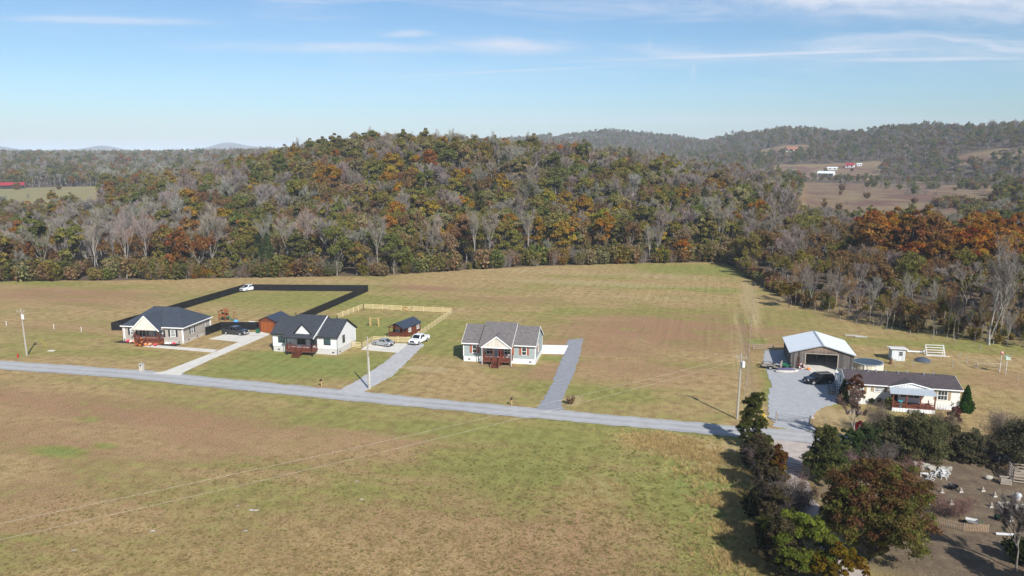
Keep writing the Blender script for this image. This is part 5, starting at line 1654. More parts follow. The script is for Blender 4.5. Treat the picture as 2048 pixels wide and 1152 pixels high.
# --- sheds
def cabin():
    (cx, cy), rz, L = heading((796, 675), (812, 662))
    t = thing('garden_cabin', 'small brown cabin with blue black metal roof and open front porch, inside the yellow fence', 'shed', (*G(792, 676), 0), R(-24))
    w, D, ze, za = 3.6, 7.0, 2.2, 3.25
    pf = 1.7                                     # porch depth
    x0, x1 = -w / 2, w / 2
    MB().prism([(x0, .15), (x1, .15), (x1, ze), (0, za - .12), (x0, ze)], 'y', pf, D).build('wall', M['shed_brown'], t)
    fl = MB(); fl.box(x0, x1, 0, pf, .05, .2); fl.build('porch_floor', M['deck_red'], t)
    r = MB().prism([(x0 - .25, ze - .05), (0, za), (x1 + .25, ze - .05), (x1 + .25, ze - .13), (0, za - .08), (x0 - .25, ze - .13)], 'y', -.2, D + .2); r.build('roof', M['metal_dark'], t)
    for x in (x0 + .08, x1 - .08):
        p = MB(); p.box(x - .07, x + .07, .02, .16, .2, ze - .05); p.build('post', M['deck_red'], t)
    tr = MB(); tr.beam((x0, .09, ze - .1), (x1, .09, ze - .1), .09, .18); tr.beam((x0, .09, ze), (0, .09, za - .14), .08, .12); tr.beam((x1, .092, ze), (0, .092, za - .14), .08, .12); tr.beam((0, .09, ze), (0, .09, za - .14), .09)
    tr.beam((-.9, .09, ze), (0, .09, ze + .5), .07); tr.beam((.9, .092, ze), (0, .092, ze + .5), .07); tr.build('truss', M['deck_red'], t)
    rl = MB(); rail_run(rl, (x0 + .1, .09), (x1 - .1, .09), .2, .95, (.2, .42, .64, .86), .07, 1.2, .17); rl.build('railing', M['deck_red'], t)
    window(t, 'front', -.6, 1.0, .7, .9, M['white_trim'], M['glass_pale'], D=pf)
    for a in (2.6, 5.9): window(t, 'right', a, 1.05, .7, .85, M['white_trim'], M['glass_pale'], X=x1)
    return t


cabin()


def garage_shed():
    t = thing('garage_shed', 'red brown shed with orange stained door and dark metal roof beside the concrete drive', 'shed', (*G(535, 665), 0), R(-14))
    w, D, ze, za = 4.0, 5.6, 2.6, 3.6
    x0, x1 = -w / 2, w / 2
    MB().prism([(x0, 0), (x1, 0), (x1, ze), (0, za - .1), (x0, ze)], 'y', 0, D).build('wall', M['shed_brown'], t)
    r = MB().prism([(x0 - .35, ze - .08), (0, za), (x1 + .35, ze - .08), (x1 + .35, ze - .16), (0, za - .08), (x0 - .35, ze - .16)], 'y', -.3, D + .3); r.build('roof', M['metal_dark'], t)
    d = MB(); d.box(-1.45, 1.45, -.06, 0, .05, 2.3); d.build('garage_door', M['door_orange'], t)
    f = MB(); f.box(-1.58, -1.45, -.07, 0, .05, 2.42); f.box(1.45, 1.58, -.07, 0, .05, 2.42); f.box(-1.45, 1.45, -.071, 0, 2.3, 2.42); f.build('door_frame', M['deck_red'], t)
    return t


garage_shed()


def well_shed():
    t = thing('well_shed', 'small white shed with overhanging flat roof and one dark window', 'shed', (*G(1796, 722), 0), R(-12))
    w, D, h0, h1 = 2.3, 2.2, 2.05, 2.3
    MB().prism([(0, 0), (D, 0), (D, h0), (0, h1)], 'x', -w / 2, w / 2).build('wall', mat('white_painted_block', (.66, .69, .70), .7, .06, .8, kind='boards', pitch=.25), t)
    r = MB(); r.slab([(-w / 2 - .4, -.35, h1 + .13), (w / 2 + .4, -.35, h1 + .13), (w / 2 + .4, D + .3, h0 + .12), (-w / 2 - .4, D + .3, h0 + .12)], .12); r.build('roof', M['white_paint'], t)
    window(t, 'front', .4, 1.1, .5, .65, M['galv'], M['glass'], bars=(1, 1), fw=.05)
    d = MB(); d.box(w / 2, w / 2 + .04, .5, 1.4, .05, 1.85); d.build('door', M['red_paint'], t)
    return t


well_shed()


def pool():
    t = thing('above_ground_pool', 'round above ground pool with cream wall and dark sagging cover, behind the barn corner', 'pool', (*G(1735, 737), 0), R(-13))
    a = MB(); a.lathe([(2.45, 0), (2.45, 1.25), (2.40, 1.25), (2.40, 0)], 28); a.build('wall', M['pool_wall'], t)
    c = MB(); c.lathe([(2.42, 1.26), (1.9, 1.18), (1.0, 1.12), (.01, 1.10)], 28); c.build('cover', M['pool_cover'], t, smooth=True)
    r = MB(); r.lathe([(2.36, 1.28), (2.62, 1.28), (2.62, 1.20), (2.46, 1.20)], 28); r.build('rim', M['galv'], t)
    for i in range(8):
        q = 2 * math.pi * (i + .5) / 8; p = MB(); p.box(2.46, 2.58, -.07, .07, 0, 1.2); o = p.build('upright', M['white_trim'], t); o.rotation_euler.z = q
    return t


pool()


# --- far buildings
def far_building(name, label, cat, base, w, D, ze, za, wall_m, roof_m, rz, lean=None, z_off=0.0, open_front=False):
    x, y = base
    z = float(terrain(x, y)) + z_off
    t = thing(name, label, cat, (x, y, z), rz)
    MB().prism([(0, -1.5), (D, -1.5), (D, ze), (D / 2, za - .2), (0, ze)], 'x', -w / 2, w / 2).build('wall', wall_m, t)
    o = .6
    MB().prism([(-o, ze - .1), (D / 2, za), (D + o, ze - .1), (D + o, ze - .3), (D / 2, za - .2), (-o, ze - .3)], 'x', -w / 2 - o, w / 2 + o).build('roof', roof_m, t)
    n = max(2, int(w / 6))
    for i in range(n):
        a = -w / 2 + w * (i + .5) / n
        m = MB(); k = w / n * (.40 if open_front else .16); m.box(a - k, a + k, -.06, 0, .0 if open_front else 1.0, ze - .5)
        m.build('doorway' if open_front else 'window', M['dark_inside'] if open_front else M['glass'], t)
    return t


def at_r(px, r):
    a = math.atan((px - 1024) / FPX / _c); return (r * math.sin(a), r * math.cos(a))


far_building('long_barn', 'long dark barn with bright red roof at the edge of the distant pasture', 'barn', at_r(47, 888), 19, 11, 3.6, 6.0, M['dark_inside'], M['metal_red'], R(30), open_front=True)
far_building('outbuilding', 'small white outbuilding next to the red roofed barn', 'shed', at_r(10, 890), 8, 7, 3.0, 4.4, M['white_paint'], M['metal_white'], R(30))
far_building('machine_shed', 'white open fronted machine shed in the distant valley pasture', 'shed', at_r(1635, 1160), 21, 15, 5.2, 8.0, M['white_paint'], M['metal_white'], R(-32), open_front=True)
far_building('outbuilding', 'small white building just behind the open fronted machine shed', 'shed', at_r(1648, 1270), 14, 8, 3.0, 4.5, M['white_paint'], M['metal_white'], R(-20))
far_building('farmhouse', 'white farmhouse under a bright red roof in the distant valley', 'house', at_r(1681, 1290), 12, 9, 3.6, 6.6, M['white_paint'], M['metal_red'], R(-35))
far_building('outbuilding', 'tiny white outbuilding beside the red roofed farmhouse', 'shed', at_r(1700, 1300), 7, 6, 3.0, 4.2, M['white_paint'], M['metal_white'], R(-20))
far_building('distant_house', 'distant house with rusty roof at the foot of the ridge', 'house', at_r(1566, 1540), 20, 11, 4.5, 8.5, M['vinyl_cream'], mat('rusty_roof', (.34, .12, .08), .7, .2), R(-20))
far_building('distant_house', 'dark farmhouse on the brown hillside pasture at the valley end', 'house', at_r(2035, 1150), 18, 10, 4.0, 7.0, M['grey_wood'], M['roof_black'], R(-30))

# ------------------------------------------------------------------ fences
def gpts(pix): return [G(*p) for p in pix]


def split_run(a, b, step):
    L = math.dist(a, b); n = max(1, round(L / step))
    return [(a[0] + (b[0] - a[0]) * i / n, a[1] + (b[1] - a[1]) * i / n) for i in range(n + 1)]


def privacy_fence(label, pix, h=1.8, group=None):
    w = gpts(pix)
    t = thing('privacy_fence', label, 'fence', (*w[0], 0), 0, group)
    o = w[0]
    for a, b in zip(w, w[1:]):
        P = split_run(a, b, 2.45)
        for p, q in zip(P, P[1:]):
            m = MB(); p0 = (p[0] - o[0], p[1] - o[1]); q0 = (q[0] - o[0], q[1] - o[1])
            m.beam((*p0, .06 + h / 2 - .03), (*q0, .06 + h / 2 - .03), .04, h - .1)
            for z in (.14, h - .06): m.beam((*p0, z), (*q0, z), .07, .12)
            m.build('panel', M['black_vinyl'], t)
            k = MB(); k.box(p0[0] - .07, p0[0] + .07, p0[1] - .07, p0[1] + .07, 0, h + .06); k.build('post', M['black_trim'], t)
    k = MB(); e = (w[-1][0] - o[0], w[-1][1] - o[1]); k.box(e[0] - .07, e[0] + .07, e[1] - .07, e[1] + .07, 0, h + .06); k.build('post', M['black_trim'], t)
    return t


privacy_fence('long black solid privacy fence round the back of the tan house yard', [(243, 661), (224, 661), (490, 581), (736, 583), (560, 661)])
privacy_fence('short black solid fence run between the tan house and the garage shed', [(412, 671), (443, 660), (522, 660)])


def board_fence():
    h = 1.3
    w = gpts([(704, 695), (724, 697), (745, 684.5), (822, 685.5), (905, 626.3), (727, 617.5), (675, 638)])
    t = thing('board_fence', 'yellow new wood board fence round the white house yard, with two gates', 'fence', (*w[0], 0))
    o = w[0]
    g0, g1, g2 = G(803, 621.3), G(815.5, 621.9), G(828, 622.5)
    runs = [(w[0], w[1]), (w[1], w[2]), (w[2], w[3]), (w[3], w[4]), (w[4], g2), (g0, w[5]), (w[5], w[6])]
    for a, b in runs:
        P = split_run(a, b, 2.4)
        for i, p in enumerate(P):
            k = MB(); k.box(p[0] - o[0] - .07, p[0] - o[0] + .07, p[1] - o[1] - .07, p[1] - o[1] + .07, 0, h + .05); k.build('post', M['pine'], t)
        for p, q in zip(P, P[1:]):
            m = MB(); d = Vector((q[0] - p[0], q[1] - p[1])).normalized(); nx, ny = d.y * .08, -d.x * .08
            for z in (.22, .52, .82, 1.14): m.beam((p[0] - o[0] + nx, p[1] - o[1] + ny, z), (q[0] - o[0] + nx, q[1] - o[1] + ny, z), .03, .17)
            m.build('rails', M['pine'], t)
    for a, b, mt in ((g0, g1, 'pine_dull'), (g1, g2, 'pine')):
        m = MB(); A = (a[0] - o[0], a[1] - o[1]); B = (b[0] - o[0], b[1] - o[1])
        for z in (.2, 1.1): m.beam((*A, z), (*B, z), .05, .14)
        m.beam((*A, .2), (*A, 1.1), .05, .14); m.beam((*B, .2), (*B, 1.1), .051, .14)
        m.beam((*A, 1.05), (*B, .25), .045, .14); m.beam((*A, .6), (*B, .6), .04, .12)
        m.build('gate', M[mt], t)


board_fence()


def wire_fence(label, pix, step, h=1.15, post_m='grey_wood', wires=3, group=None, tilt=.06, seed=0, r=.05):
    rg = random.Random(seed)
    w = gpts(pix); o = w[0]
    t = thing('wire_fence', label, 'fence', (*o, 0), 0, group)
    for a, b in zip(w, w[1:]):
        P = split_run(a, b, step)
        for p in P:
            k = MB(); hh = h * rg.uniform(.9, 1.12); x, y = p[0] - o[0], p[1] - o[1]
            k.tube((x, y, -.1), (x + rg.uniform(-tilt, tilt), y + rg.uniform(-tilt, tilt), hh), r, r * .85, 6)
            k.build('post', M[post_m] if rg.random() < .7 else M['galv'], t)
        for i in range(wires):
            k = MB(); z = h * (.3 + .65 * i / max(1, wires - 1))
            for p, q in zip(P, P[1:]): k.tube((p[0] - o[0], p[1] - o[1], z), (q[0] - o[0], q[1] - o[1], z), .008, n=4, cap=False)
            k.build('wire', M['wire_dark'], t)
    return t


wire_fence('long wire fence with weathered posts between the hay field and the barn yard', [(1512, 562), (1502, 660), (1490, 800)], 4.0, 1.2, wires=3, seed=1)
wire_fence('short wire fence from the drive gate along the verge before the white home', [(1618, 851), (1649, 851), (1682, 852), (1730, 856)], 3.2, 1.1, seed=2)
wire_fence('wire pen fence of bare posts on the open ground behind the white home', [(1790, 735), (1860, 731), (1950, 737), (1919, 717)], 3.4, 1.2, seed=3)
wire_fence('sagging wire fence from the pen posts to the far side of the yard', [(1950, 737), (1998, 744), (2011, 749), (2036, 763), (2080, 790)], 3.5, 1.2, seed=4)
wire_fence('old wire fence along the foot of the thin tree row', [(1560, 604), (1680, 640), (1820, 672), (1960, 700), (2090, 728)], 5.0, 1.1, seed=5)


def picket_fence():
    w = gpts([(1871, 1049), (1927, 1063), (1975, 1065)]); o = w[0]
    t = thing('picket_fence', 'low bare wood picket fence in the junk yard beside the big maple', 'fence', (*o, 0))
    rg = random.Random(4)
    for a, b in zip(w, w[1:]):
        A, B = (a[0] - o[0], a[1] - o[1]), (b[0] - o[0], b[1] - o[1])
        for z in (.25, .62):
            m = MB(); m.beam((*A, z), (*B, z), .04, .08); m.build('rail', M['picket'], t)
        for p in split_run(A, B, .155):
            k = MB(); hh = rg.uniform(.8, .95)
            d = Vector((B[0] - A[0], B[1] - A[1])).normalized() * .042; n = Vector((d.y, -d.x)).normalized() * .035
            q = (p[0] + n.x, p[1] + n.y)
            k.add([(q[0] - d.x, q[1] - d.y, .06), (q[0] + d.x, q[1] + d.y, .06), (q[0] + d.x, q[1] + d.y, hh), (q[0], q[1], hh + .06), (q[0] - d.x, q[1] - d.y, hh),
                   (q[0] - d.x + n.x, q[1] - d.y + n.y, .06), (q[0] + d.x + n.x, q[1] + d.y + n.y, .06), (q[0] + d.x + n.x, q[1] + d.y + n.y, hh), (q[0] + n.x, q[1] + n.y, hh + .06), (q[0] - d.x + n.x, q[1] - d.y + n.y, hh)],
                  [(0, 1, 2, 3, 4), (9, 8, 7, 6, 5), (0, 5, 6, 1), (1, 6, 7, 2), (2, 7, 8, 3), (3, 8, 9, 4), (4, 9, 5, 0)])
            k.build('picket', M['picket'] if rg.random() < .85 else M['grey_wood'], t)


picket_fence()


def bar_gate(label, a, b, h, m, n=4, frame=.06, brace=True, posts=None, name='farm_gate'):
    A0, B0 = G(*a), G(*b); A = (0, 0); B = (B0[0] - A0[0], B0[1] - A0[1])
    t = thing(name, label, 'gate', (*A0, 0))
    k = MB()
    for i in range(n): z = .25 + (h - .25) * i / (n - 1); k.beam((*A, z), (*B, z), .04, frame)
    k.beam((*A, .25), (*A, h), .05); k.beam((*B, .25), (*B, h), .051)
    if brace: k.beam((*A, .25), (*B, h), .035)
    k.build('bars', M[m], t)
    for p in (A, B):
        d = Vector((B[0], B[1], 0)).normalized() * (.14 if p == B else -.14)
        k = MB(); k.tube((p[0] + d.x, p[1] + d.y, 0), (p[0] + d.x, p[1] + d.y, h + .35), .09, .085, 8); k.build('post', M[posts or 'grey_wood'], t)
    return t


bar_gate('thin wire gate across the gravel drive mouth, between two posts', (1554, 842.5), (1617, 851), 1.15, 'wire_dark', 5, .025)
bar_gate('dark tube gate across the lane, near the dense dark tree', (1572, 943), (1604, 949), 1.15, 'rust', 4, .05)
bar_gate('pale board gate section standing beside the lane gate', (1606, 955), (1616, 958), 1.5, 'grey_wood', 5, .12, False)
bar_gate('wooden rail gate between wire fence and barn', (1508, 699), (1545, 702), 1.1, 'grey_wood', 3, .1, False)


# ------------------------------------------------------------------ utility poles and lines
def pole(label, base, h, transformer, arm=True, lean=(0, 0), conduit=False, green=False):
    x, y = base
    t = thing('utility_pole', label, 'pole', (x, y, 0), 0)
    p = MB(); p.tube((0, 0, -.3), (lean[0], lean[1], h), .17, .11, 10); p.build('shaft', M['pole_wood'], t)
    L = Vector((lean[0], lean[1], h))
    if transformer:
        k = MB(); k.lathe([(.01, h - 1.75), (.25, h - 1.75), (.26, h - 1.0), (.24, h - .92), (.01, h - .88)], 12, (lean[0] * .8 + .30, lean[1] * .8 - .22)); tr = k.build('transformer', M['white_paint'] if transformer == 'w' else M['insulator'], t)
        k = MB(); k.tube((lean[0] * .8 + .3, -.22, h - .9), (lean[0] * .8 + .3, -.22, h - .65), .05); k.build('bushing', M['insulator'], tr)
    if arm:
        k = MB(); k.beam((lean[0] - .75, lean[1] - .15, h - .35), (lean[0] + .75, lean[1] - .15, h - .35), .09, .11); a = k.build('crossarm', M['grey_wood'], t)
        for s in (-.65, .65): k = MB(); k.lathe([(.01, h - .3), (.05, h - .28), (.06, h - .18), (.03, h - .1), (.01, h - .08)], 8, (lean[0] + s, lean[1] - .15)); k.build('insulator', M['insulator'], a)
    k = MB(); k.lathe([(.01, h), (.05, h + .02), (.05, h + .16), (.02, h + .22)], 8, (lean[0], lean[1])); k.build('top_insulator', M['insulator'], t)
    if conduit: k = MB(); k.tube((.2, -.14, 0), (.17 + lean[0] * .7, -.14, h * .62), .055, n=6); k.build('conduit', M['white_paint'], t)
    return t, (x + lean[0], y + lean[1], h)


_, P1 = pole('utility pole with white transformer in the field beyond the red hydrant', G(54, 711), 8.9, 'w', lean=(-.2, 0))
_, P2 = pole('bare topped utility pole at the mouth of the gravel drive by the white house', G(738, 778), 8.6, None, False, conduit=True)
_, P3 = pole('utility pole with white transformer at the road end of the wire fence', G(1474, 838), 9.6, 'w', lean=(.15, 0))


def guy(label, a, top, guard=True):
    x, y = G(*a)
    t = thing('guy_wire', label, 'guy wire', (x, y, 0))
    v = Vector((top[0] - x, top[1] - y, top[2]))
    k = MB(); k.tube((0, 0, 0), v, .012, n=4); k.build('cable', M['wire_dark'], t)
    k = MB(); u = v.normalized(); k.tube(u * .1, u * 2.4, .06, n=6); k.build('guard', M['yellow'], t)


guy('guy wire with yellow guard beside the field pole of the tan house', (93, 694), (P1[0], P1[1], 7.6))
guy('guy wire with yellow guard at the drive mouth beside the slim dark tree', (1534, 840), (P3[0], P3[1], 7.8))
guy('steeper guy wire with yellow guard next to the other one at the drive mouth', (1530, 836), (P3[0], P3[1], 6.4))


def power_line(label, a, b, sag, r=.005, m='wire'):
    a, b = Vector(a), Vector(b); k = MB(); n = 26; prev = None
    for i in range(n + 1):
        s = i / n; p = a.lerp(b, s) - a; p = Vector((p.x, p.y, p.z - 4 * sag * s * (1 - s)))
        if prev is not None: k.tube(prev, p, r, n=4, cap=False)
        prev = p
    solo(k, 'power_line', M[m], label, 'power line', a)


def along(px, py, z): q = G(px, py, z); return Vector((q[0], q[1], z))


A1, A2 = along(0, 1058, 7.4), along(0, 1087, 6.8)
for lab, A, dz in (('upper thin bright power line crossing low over the near field', A1, 0), ('lower thin bright power line crossing low over the near field', A2, -.75)):
    top = Vector((P3[0], P3[1], P3[2] + dz))
    d = A - top; far = top + d * 1.45; far.z = 8.6 + dz
    power_line(lab, top, far, 1.2)
far_pole = (far.x, far.y)
pole('utility pole carrying the two bright lines beyond the near field', far_pole, 8.6, None, True)
power_line('thin wire from the gravel drive pole to the tall pole at the wire fence', P2, P3, 1.1, .010, 'wire_dark')
power_line('thin wire between the field pole and the pole at the gravel drive', P1, P2, 1.4, .010, 'wire_dark')


# ------------------------------------------------------------------ vehicles (front towards +x)
def loft(mb, st):
    """closed body from cross sections: (x, half width low, half width high, z low, z waist, z top)"""
    n = len(st); vs = []
    for x, wl, wh, z0, zm, z1 in st:
        vs += [(x, -wl, z0), (x, -wl * 1.0, (z0 + zm) / 2), (x, -max(wl, wh), zm), (x, -wh, z1 - .03), (x, -wh + .07, z1), (x, wh - .07, z1), (x, wh, z1 - .03), (x, max(wl, wh), zm), (x, wl, (z0 + zm) / 2), (x, wl, z0)]
    m = 10; fs = []
    for i in range(n - 1):
        for j in range(m): fs.append((i * m + j, i * m + (j + 1) % m, (i + 1) * m + (j + 1) % m, (i + 1) * m + j))
    fs += [tuple(range(m - 1, -1, -1)), tuple(range((n - 1) * m, n * m))]
    return mb.add(vs, fs)


def cabin_part(parent, pts, w0, w1, paint_m, panes):
    """greenhouse: side outline pts [(x, z)] bottom rear, top rear, top front, bottom front; panes set into it"""
    (xa, za), (xb, zb), (xc, zc), (xd, zd) = pts
    m = MB()
    m.add([(xa, -w0, za), (xb, -w1, zb), (xc, -w1, zc), (xd, -w0, zd), (xa, w0, za), (xb, w1, zb), (xc, w1, zc), (xd, w0, zd)],
          [(0, 1, 2, 3), (7, 6, 5, 4), (1, 5, 6, 2), (2, 6, 7, 3), (0, 4, 5, 1)])
    m.build('cabin', paint_m, parent)
    def lerp(p, q, t): return tuple(p[i] + (q[i] - p[i]) * t for i in range(3))
    def quad(c, u0, u1, v0, v1, off):
        a, b, d, e = c
        P = lambda u, v: lerp(lerp(a, b, u), lerp(e, d, u), v)
        k = [P(u0, v0), P(u1, v0), P(u1, v1), P(u0, v1)]
        n = (Vector(k[1]) - Vector(k[0])).cross(Vector(k[3]) - Vector(k[0])).normalized()
        cen = Vector((0, 0, (za + zb) / 2)); 
        if n.dot(Vector(k[0]) - Vector(((xa + xd) / 2, 0, za))) < 0: n = -n
        o = [Vector(p) + n * off for p in k]; i = [Vector(p) - n * .02 for p in k]
        g = MB(); g.add(o + i, [(0, 1, 2, 3), (7, 6, 5, 4), (0, 4, 5, 1), (1, 5, 6, 2), (2, 6, 7, 3), (3, 7, 4, 0)]); return g
    F = [(xd, -w0, zd), (xd, w0, zd), (xc, w1, zc), (xc, -w1, zc)]
    quad(F, .06, .94, .06, .92, .012).build('windscreen', M['car_glass'], parent)
    B = [(xa, -w0, za), (xa, w0, za), (xb, w1, zb), (xb, -w1, zb)]
    quad(B, .1, .9, .12, .88, .012).build('rear_window', M['car_glass'], parent)
    for s in (-1, 1):
        S = [(xa, s * w0, za), (xd, s * w0, zd), (xc, s * w1, zc), (xb, s * w1, zb)]
        for u0, u1 in panes: quad(S, u0, u1, .10, .86, .012).build('side_window', M['car_glass'], parent)


def wheels(parent, xs, half, r):
    for x in xs:
        for s in (-1, 1):
            w = MB(); y = s * half
            for a, b in ((-.11, .11),):
                vs = []; n = 18
                w.tube((x, y + a, r), (x, y + b, r), r, n=n)
            wo = w.build('wheel', M['rubber'], parent)
            k = MB(); k.tube((x, y + s * .10, r), (x, y + s * .125, r), r * .64, n=14)
            for i in range(5):
                q = 2 * math.pi * i / 5; k.beam((x, y + s * .13, r), (x + math.cos(q) * r * .6, y + s * .13, r + math.sin(q) * r * .6), .06, .02)
            k.build('rim', M['alloy'], wo)


def lights(parent, xf, xr, y, zf, zr, bumper=None, grille=True, wy=.36):
    for s in (-1, 1):
        k = MB(); k.cbox((xf, s * y, zf), (.10, wy, .16)); k.build('headlight', M['lamp_clear'], parent)
        k = MB(); k.cbox((xr, s * (y + .08), zr), (.08, .16, .32)); k.build('tail_light', M['lamp_red'], parent)
    if grille:
        k = MB(); k.cbox((xf + .02, 0, zf - .02), (.06, 2 * y - wy - .06, .30)); k.build('grille', M['black_metal'], parent)
    for x, s in ((xf, 1), (xr, -1)):
        k = MB(); k.cbox((x + s * .04, 0, .55), (.16, 2 * y + .35, .22)); k.build('bumper', M[bumper or 'galv'], parent)
        k = MB(); k.cbox((x + s * .14, 0, .62), (.03, .32, .13)); k.build('number_plate', M['white_paint'], parent)


def mirrors(parent, x, y, z, m):
    for s in (-1, 1):
        k = MB(); k.cbox((x, s * (y + .14), z), (.12, .22, .17)); k.build('wing_mirror', m, parent)


def pickup(label, fr, bk, m, crew=.5, group=None, L=5.7, hood=None):
    (x, y), rz, _ = heading(fr, bk)
    t = thing('pickup_truck', label, 'pickup', (x, y, .0), rz, group)
    Wd = .98
    b = MB()
    # bonnet and cab floor
    loft(b, [(2.72, .86, .80, .50, .78, 1.00), (2.55, .95, .90, .42, .85, 1.10), (1.5, Wd, .95, .40, .95, 1.18), (1.3, Wd, .96, .40, .98, 1.20), (-.95, Wd, .96, .40, .98, 1.20), (-1.0, Wd, .96, .40, .98, 1.20)])
    b.build('body', m, t, smooth=False)
    d = MB()
    for s in (-1, 1): d.box(-2.8, -1.0, min(s * Wd, s * (Wd - .1)), max(s * Wd, s * (Wd - .1)), .45, 1.18)
    d.box(-2.82, -2.72, -Wd, Wd, .45, 1.17); d.box(-2.72, -1.0, -Wd + .1, Wd - .1, .45, .62)
    bd = d.build('cargo_bed', m, t)
    k = MB(); k.box(-2.7, -1.02, -Wd + .11, Wd - .11, .62, .66); k.build('bed_liner', M['black_trim'], bd)
    cabin_part(t, [(-.98, 1.19), (-.82, 1.82), (.62, 1.84), (1.42, 1.19)], .93, .76, m, [(.08, .42), (.47, .80)])
    wheels(t, (1.75, -1.75), .90, .39)
    lights(t, 2.72, -2.82, .68, .86, .98)
    mirrors(t, 1.0, .95, 1.28, M['black_trim'])
    if hood:
        k = MB(); k.slab([(2.5, -.5, 1.118), (2.5, .5, 1.118), (1.55, .5, 1.195), (1.55, -.5, 1.195)], .012); k.build('hood_panel', hood, t)
    return t


def sedan(label, fr, bk, m):
    (x, y), rz, _ = heading(fr, bk)
    t = thing('sedan_car', label, 'car', (x, y, .1), rz)
    b = MB()
    loft(b, [(2.32, .66, .60, .42, .58, .66), (2.15, .82, .76, .30, .62, .76), (1.1, .91, .86, .26, .74, .92), (-.2, .92, .88, .26, .78, .95), (-1.5, .91, .86, .28, .80, .98), (-2.15, .84, .78, .34, .76, .96), (-2.3, .74, .68, .42, .70, .86)])
    b.build('body', m, t)
    cabin_part(t, [(-1.75, .94), (-.75, 1.40), (.25, 1.42), (1.15, .92)], .86, .62, m, [(.16, .48), (.53, .82)])
    wheels(t, (1.42, -1.38), .83, .33)
    lights(t, 2.26, -2.26, .55, .66, .80, 'black_trim', True, .26)
    mirrors(t, .72, .86, 1.0, m)
    return t


def suv(label, fr, bk, m):
    (x, y), rz, _ = heading(fr, bk)
    t = thing('suv_car', label, 'car', (x, y, .06), rz)
    b = MB()
    loft(b, [(2.42, .72, .66, .48, .72, .92), (2.28, .90, .84, .36, .78, 1.02), (1.2, .97, .92, .33, .90, 1.12), (-2.2, .97, .93, .33, .95, 1.14), (-2.42, .90, .86, .42, .95, 1.12)])
    b.build('body', m, t)
    cabin_part(t, [(-2.38, 1.13), (-2.1, 1.72), (.45, 1.76), (1.3, 1.12)], .92, .76, m, [(.05, .30), (.33, .58), (.61, .84)])
    r = MB()
    for s in (-1, 1): r.beam((-1.9, s * .70, 1.80), (.3, s * .70, 1.82), .04)
    r.build('roof_rack', M['galv'], t)
    wheels(t, (1.5, -1.5), .88, .38)
    lights(t, 2.38, -2.42, .62, .84, 1.0, 'black_trim')
    mirrors(t, .95, .92, 1.2, m)
    return t


pickup('dark slate pickup parked on the concrete drive by the black fence', (496, 671), (448, 667), M['car_slate'])
pickup('white pickup with dark bonnet parked at the far corner of the black fence', (488, 583.5), (508, 579.5), M['car_white'], hood=M['black_trim'])
pickup('white pickup with grille to the road at the top of the gravel drive', (829, 689.5), (847, 681.5), M['car_white'])
sedan('silver sedan on the concrete pad in front of the yellow fence', (749, 689), (784, 694), M['car_silver'])
suv('black sports utility car parked between the barn and the white home', (1613, 768), (1660, 765), M['car_black'])


# ------------------------------------------------------------------ barn yard
def trailer():
    (x, y), rz, L = heading((1529, 735), (1555, 739))
    t = thing('utility_trailer', 'black steel utility trailer with high rear ramp beside the barn', 'trailer', (x, y, 0), rz + .1)
    k = MB(); k.box(-1.7, 1.5, -.9, .9, .5, .58); k.build('bed', M['grey_wood'], t)
    f = MB()
    for s in (-.9, .9): f.beam((-1.7, s, .95), (1.5, s, .95), .06); [f.beam((xx, s, .55), (xx, s, .95), .05) for xx in (-1.7, -.6, .5, 1.5)]
    f.beam((1.5, -.9, .95), (1.5, .9, .95), .06); f.build('side_rails', M['black_metal'], t)
    r = MB(); r.box(-1.76, -1.7, -.88, .88, .55, 1.6); r.build('ramp', M['grey_wood'], t)
    q = MB(); q.beam((1.5, -.5, .5), (2.6, 0, .5), .08); q.beam((1.5, .5, .5), (2.6, 0, .501), .08); q.build('tow_bar', M['black_metal'], t)
    wheels(t, (-.1,), 1.02, .34)
    for s in (-1, 1): k = MB(); k.box(-.55, .35, min(s * .92, s * 1.15), max(s * .92, s * 1.15), .72, .76); k.build('mudguard', M['black_metal'], t)


trailer()


def jet_ski():
    t = thing('jet_ski', 'jet ski with pale hull and grey purple cover on the gravel before the barn', 'jet ski', (*G(1573, 745), .06), R(-8))
    h = MB(); loft(h, [(-1.9, .35, .42, .12, .25, .34), (-1.2, .46, .52, .06, .25, .38), (.6, .46, .52, .06, .28, .40), (1.5, .26, .32, .12, .3, .44), (2.0, .06, .1, .26, .36, .46)]); h.build('hull', M['cream_board'], t)
    d = MB(); loft(d, [(-1.7, .30, .28, .36, .45, .55), (-.4, .32, .26, .38, .6, .74), (.4, .34, .28, .38, .6, .82), (1.4, .2, .14, .42, .5, .58)]); d.build('seat', M['purple'], t)
    b = MB(); b.tube((.55, -.35, .98), (.55, .35, .98), .03); b.tube((.5, 0, .75), (.55, 0, .98), .05); b.build('handlebar', M['black_trim'], t)


jet_ski()


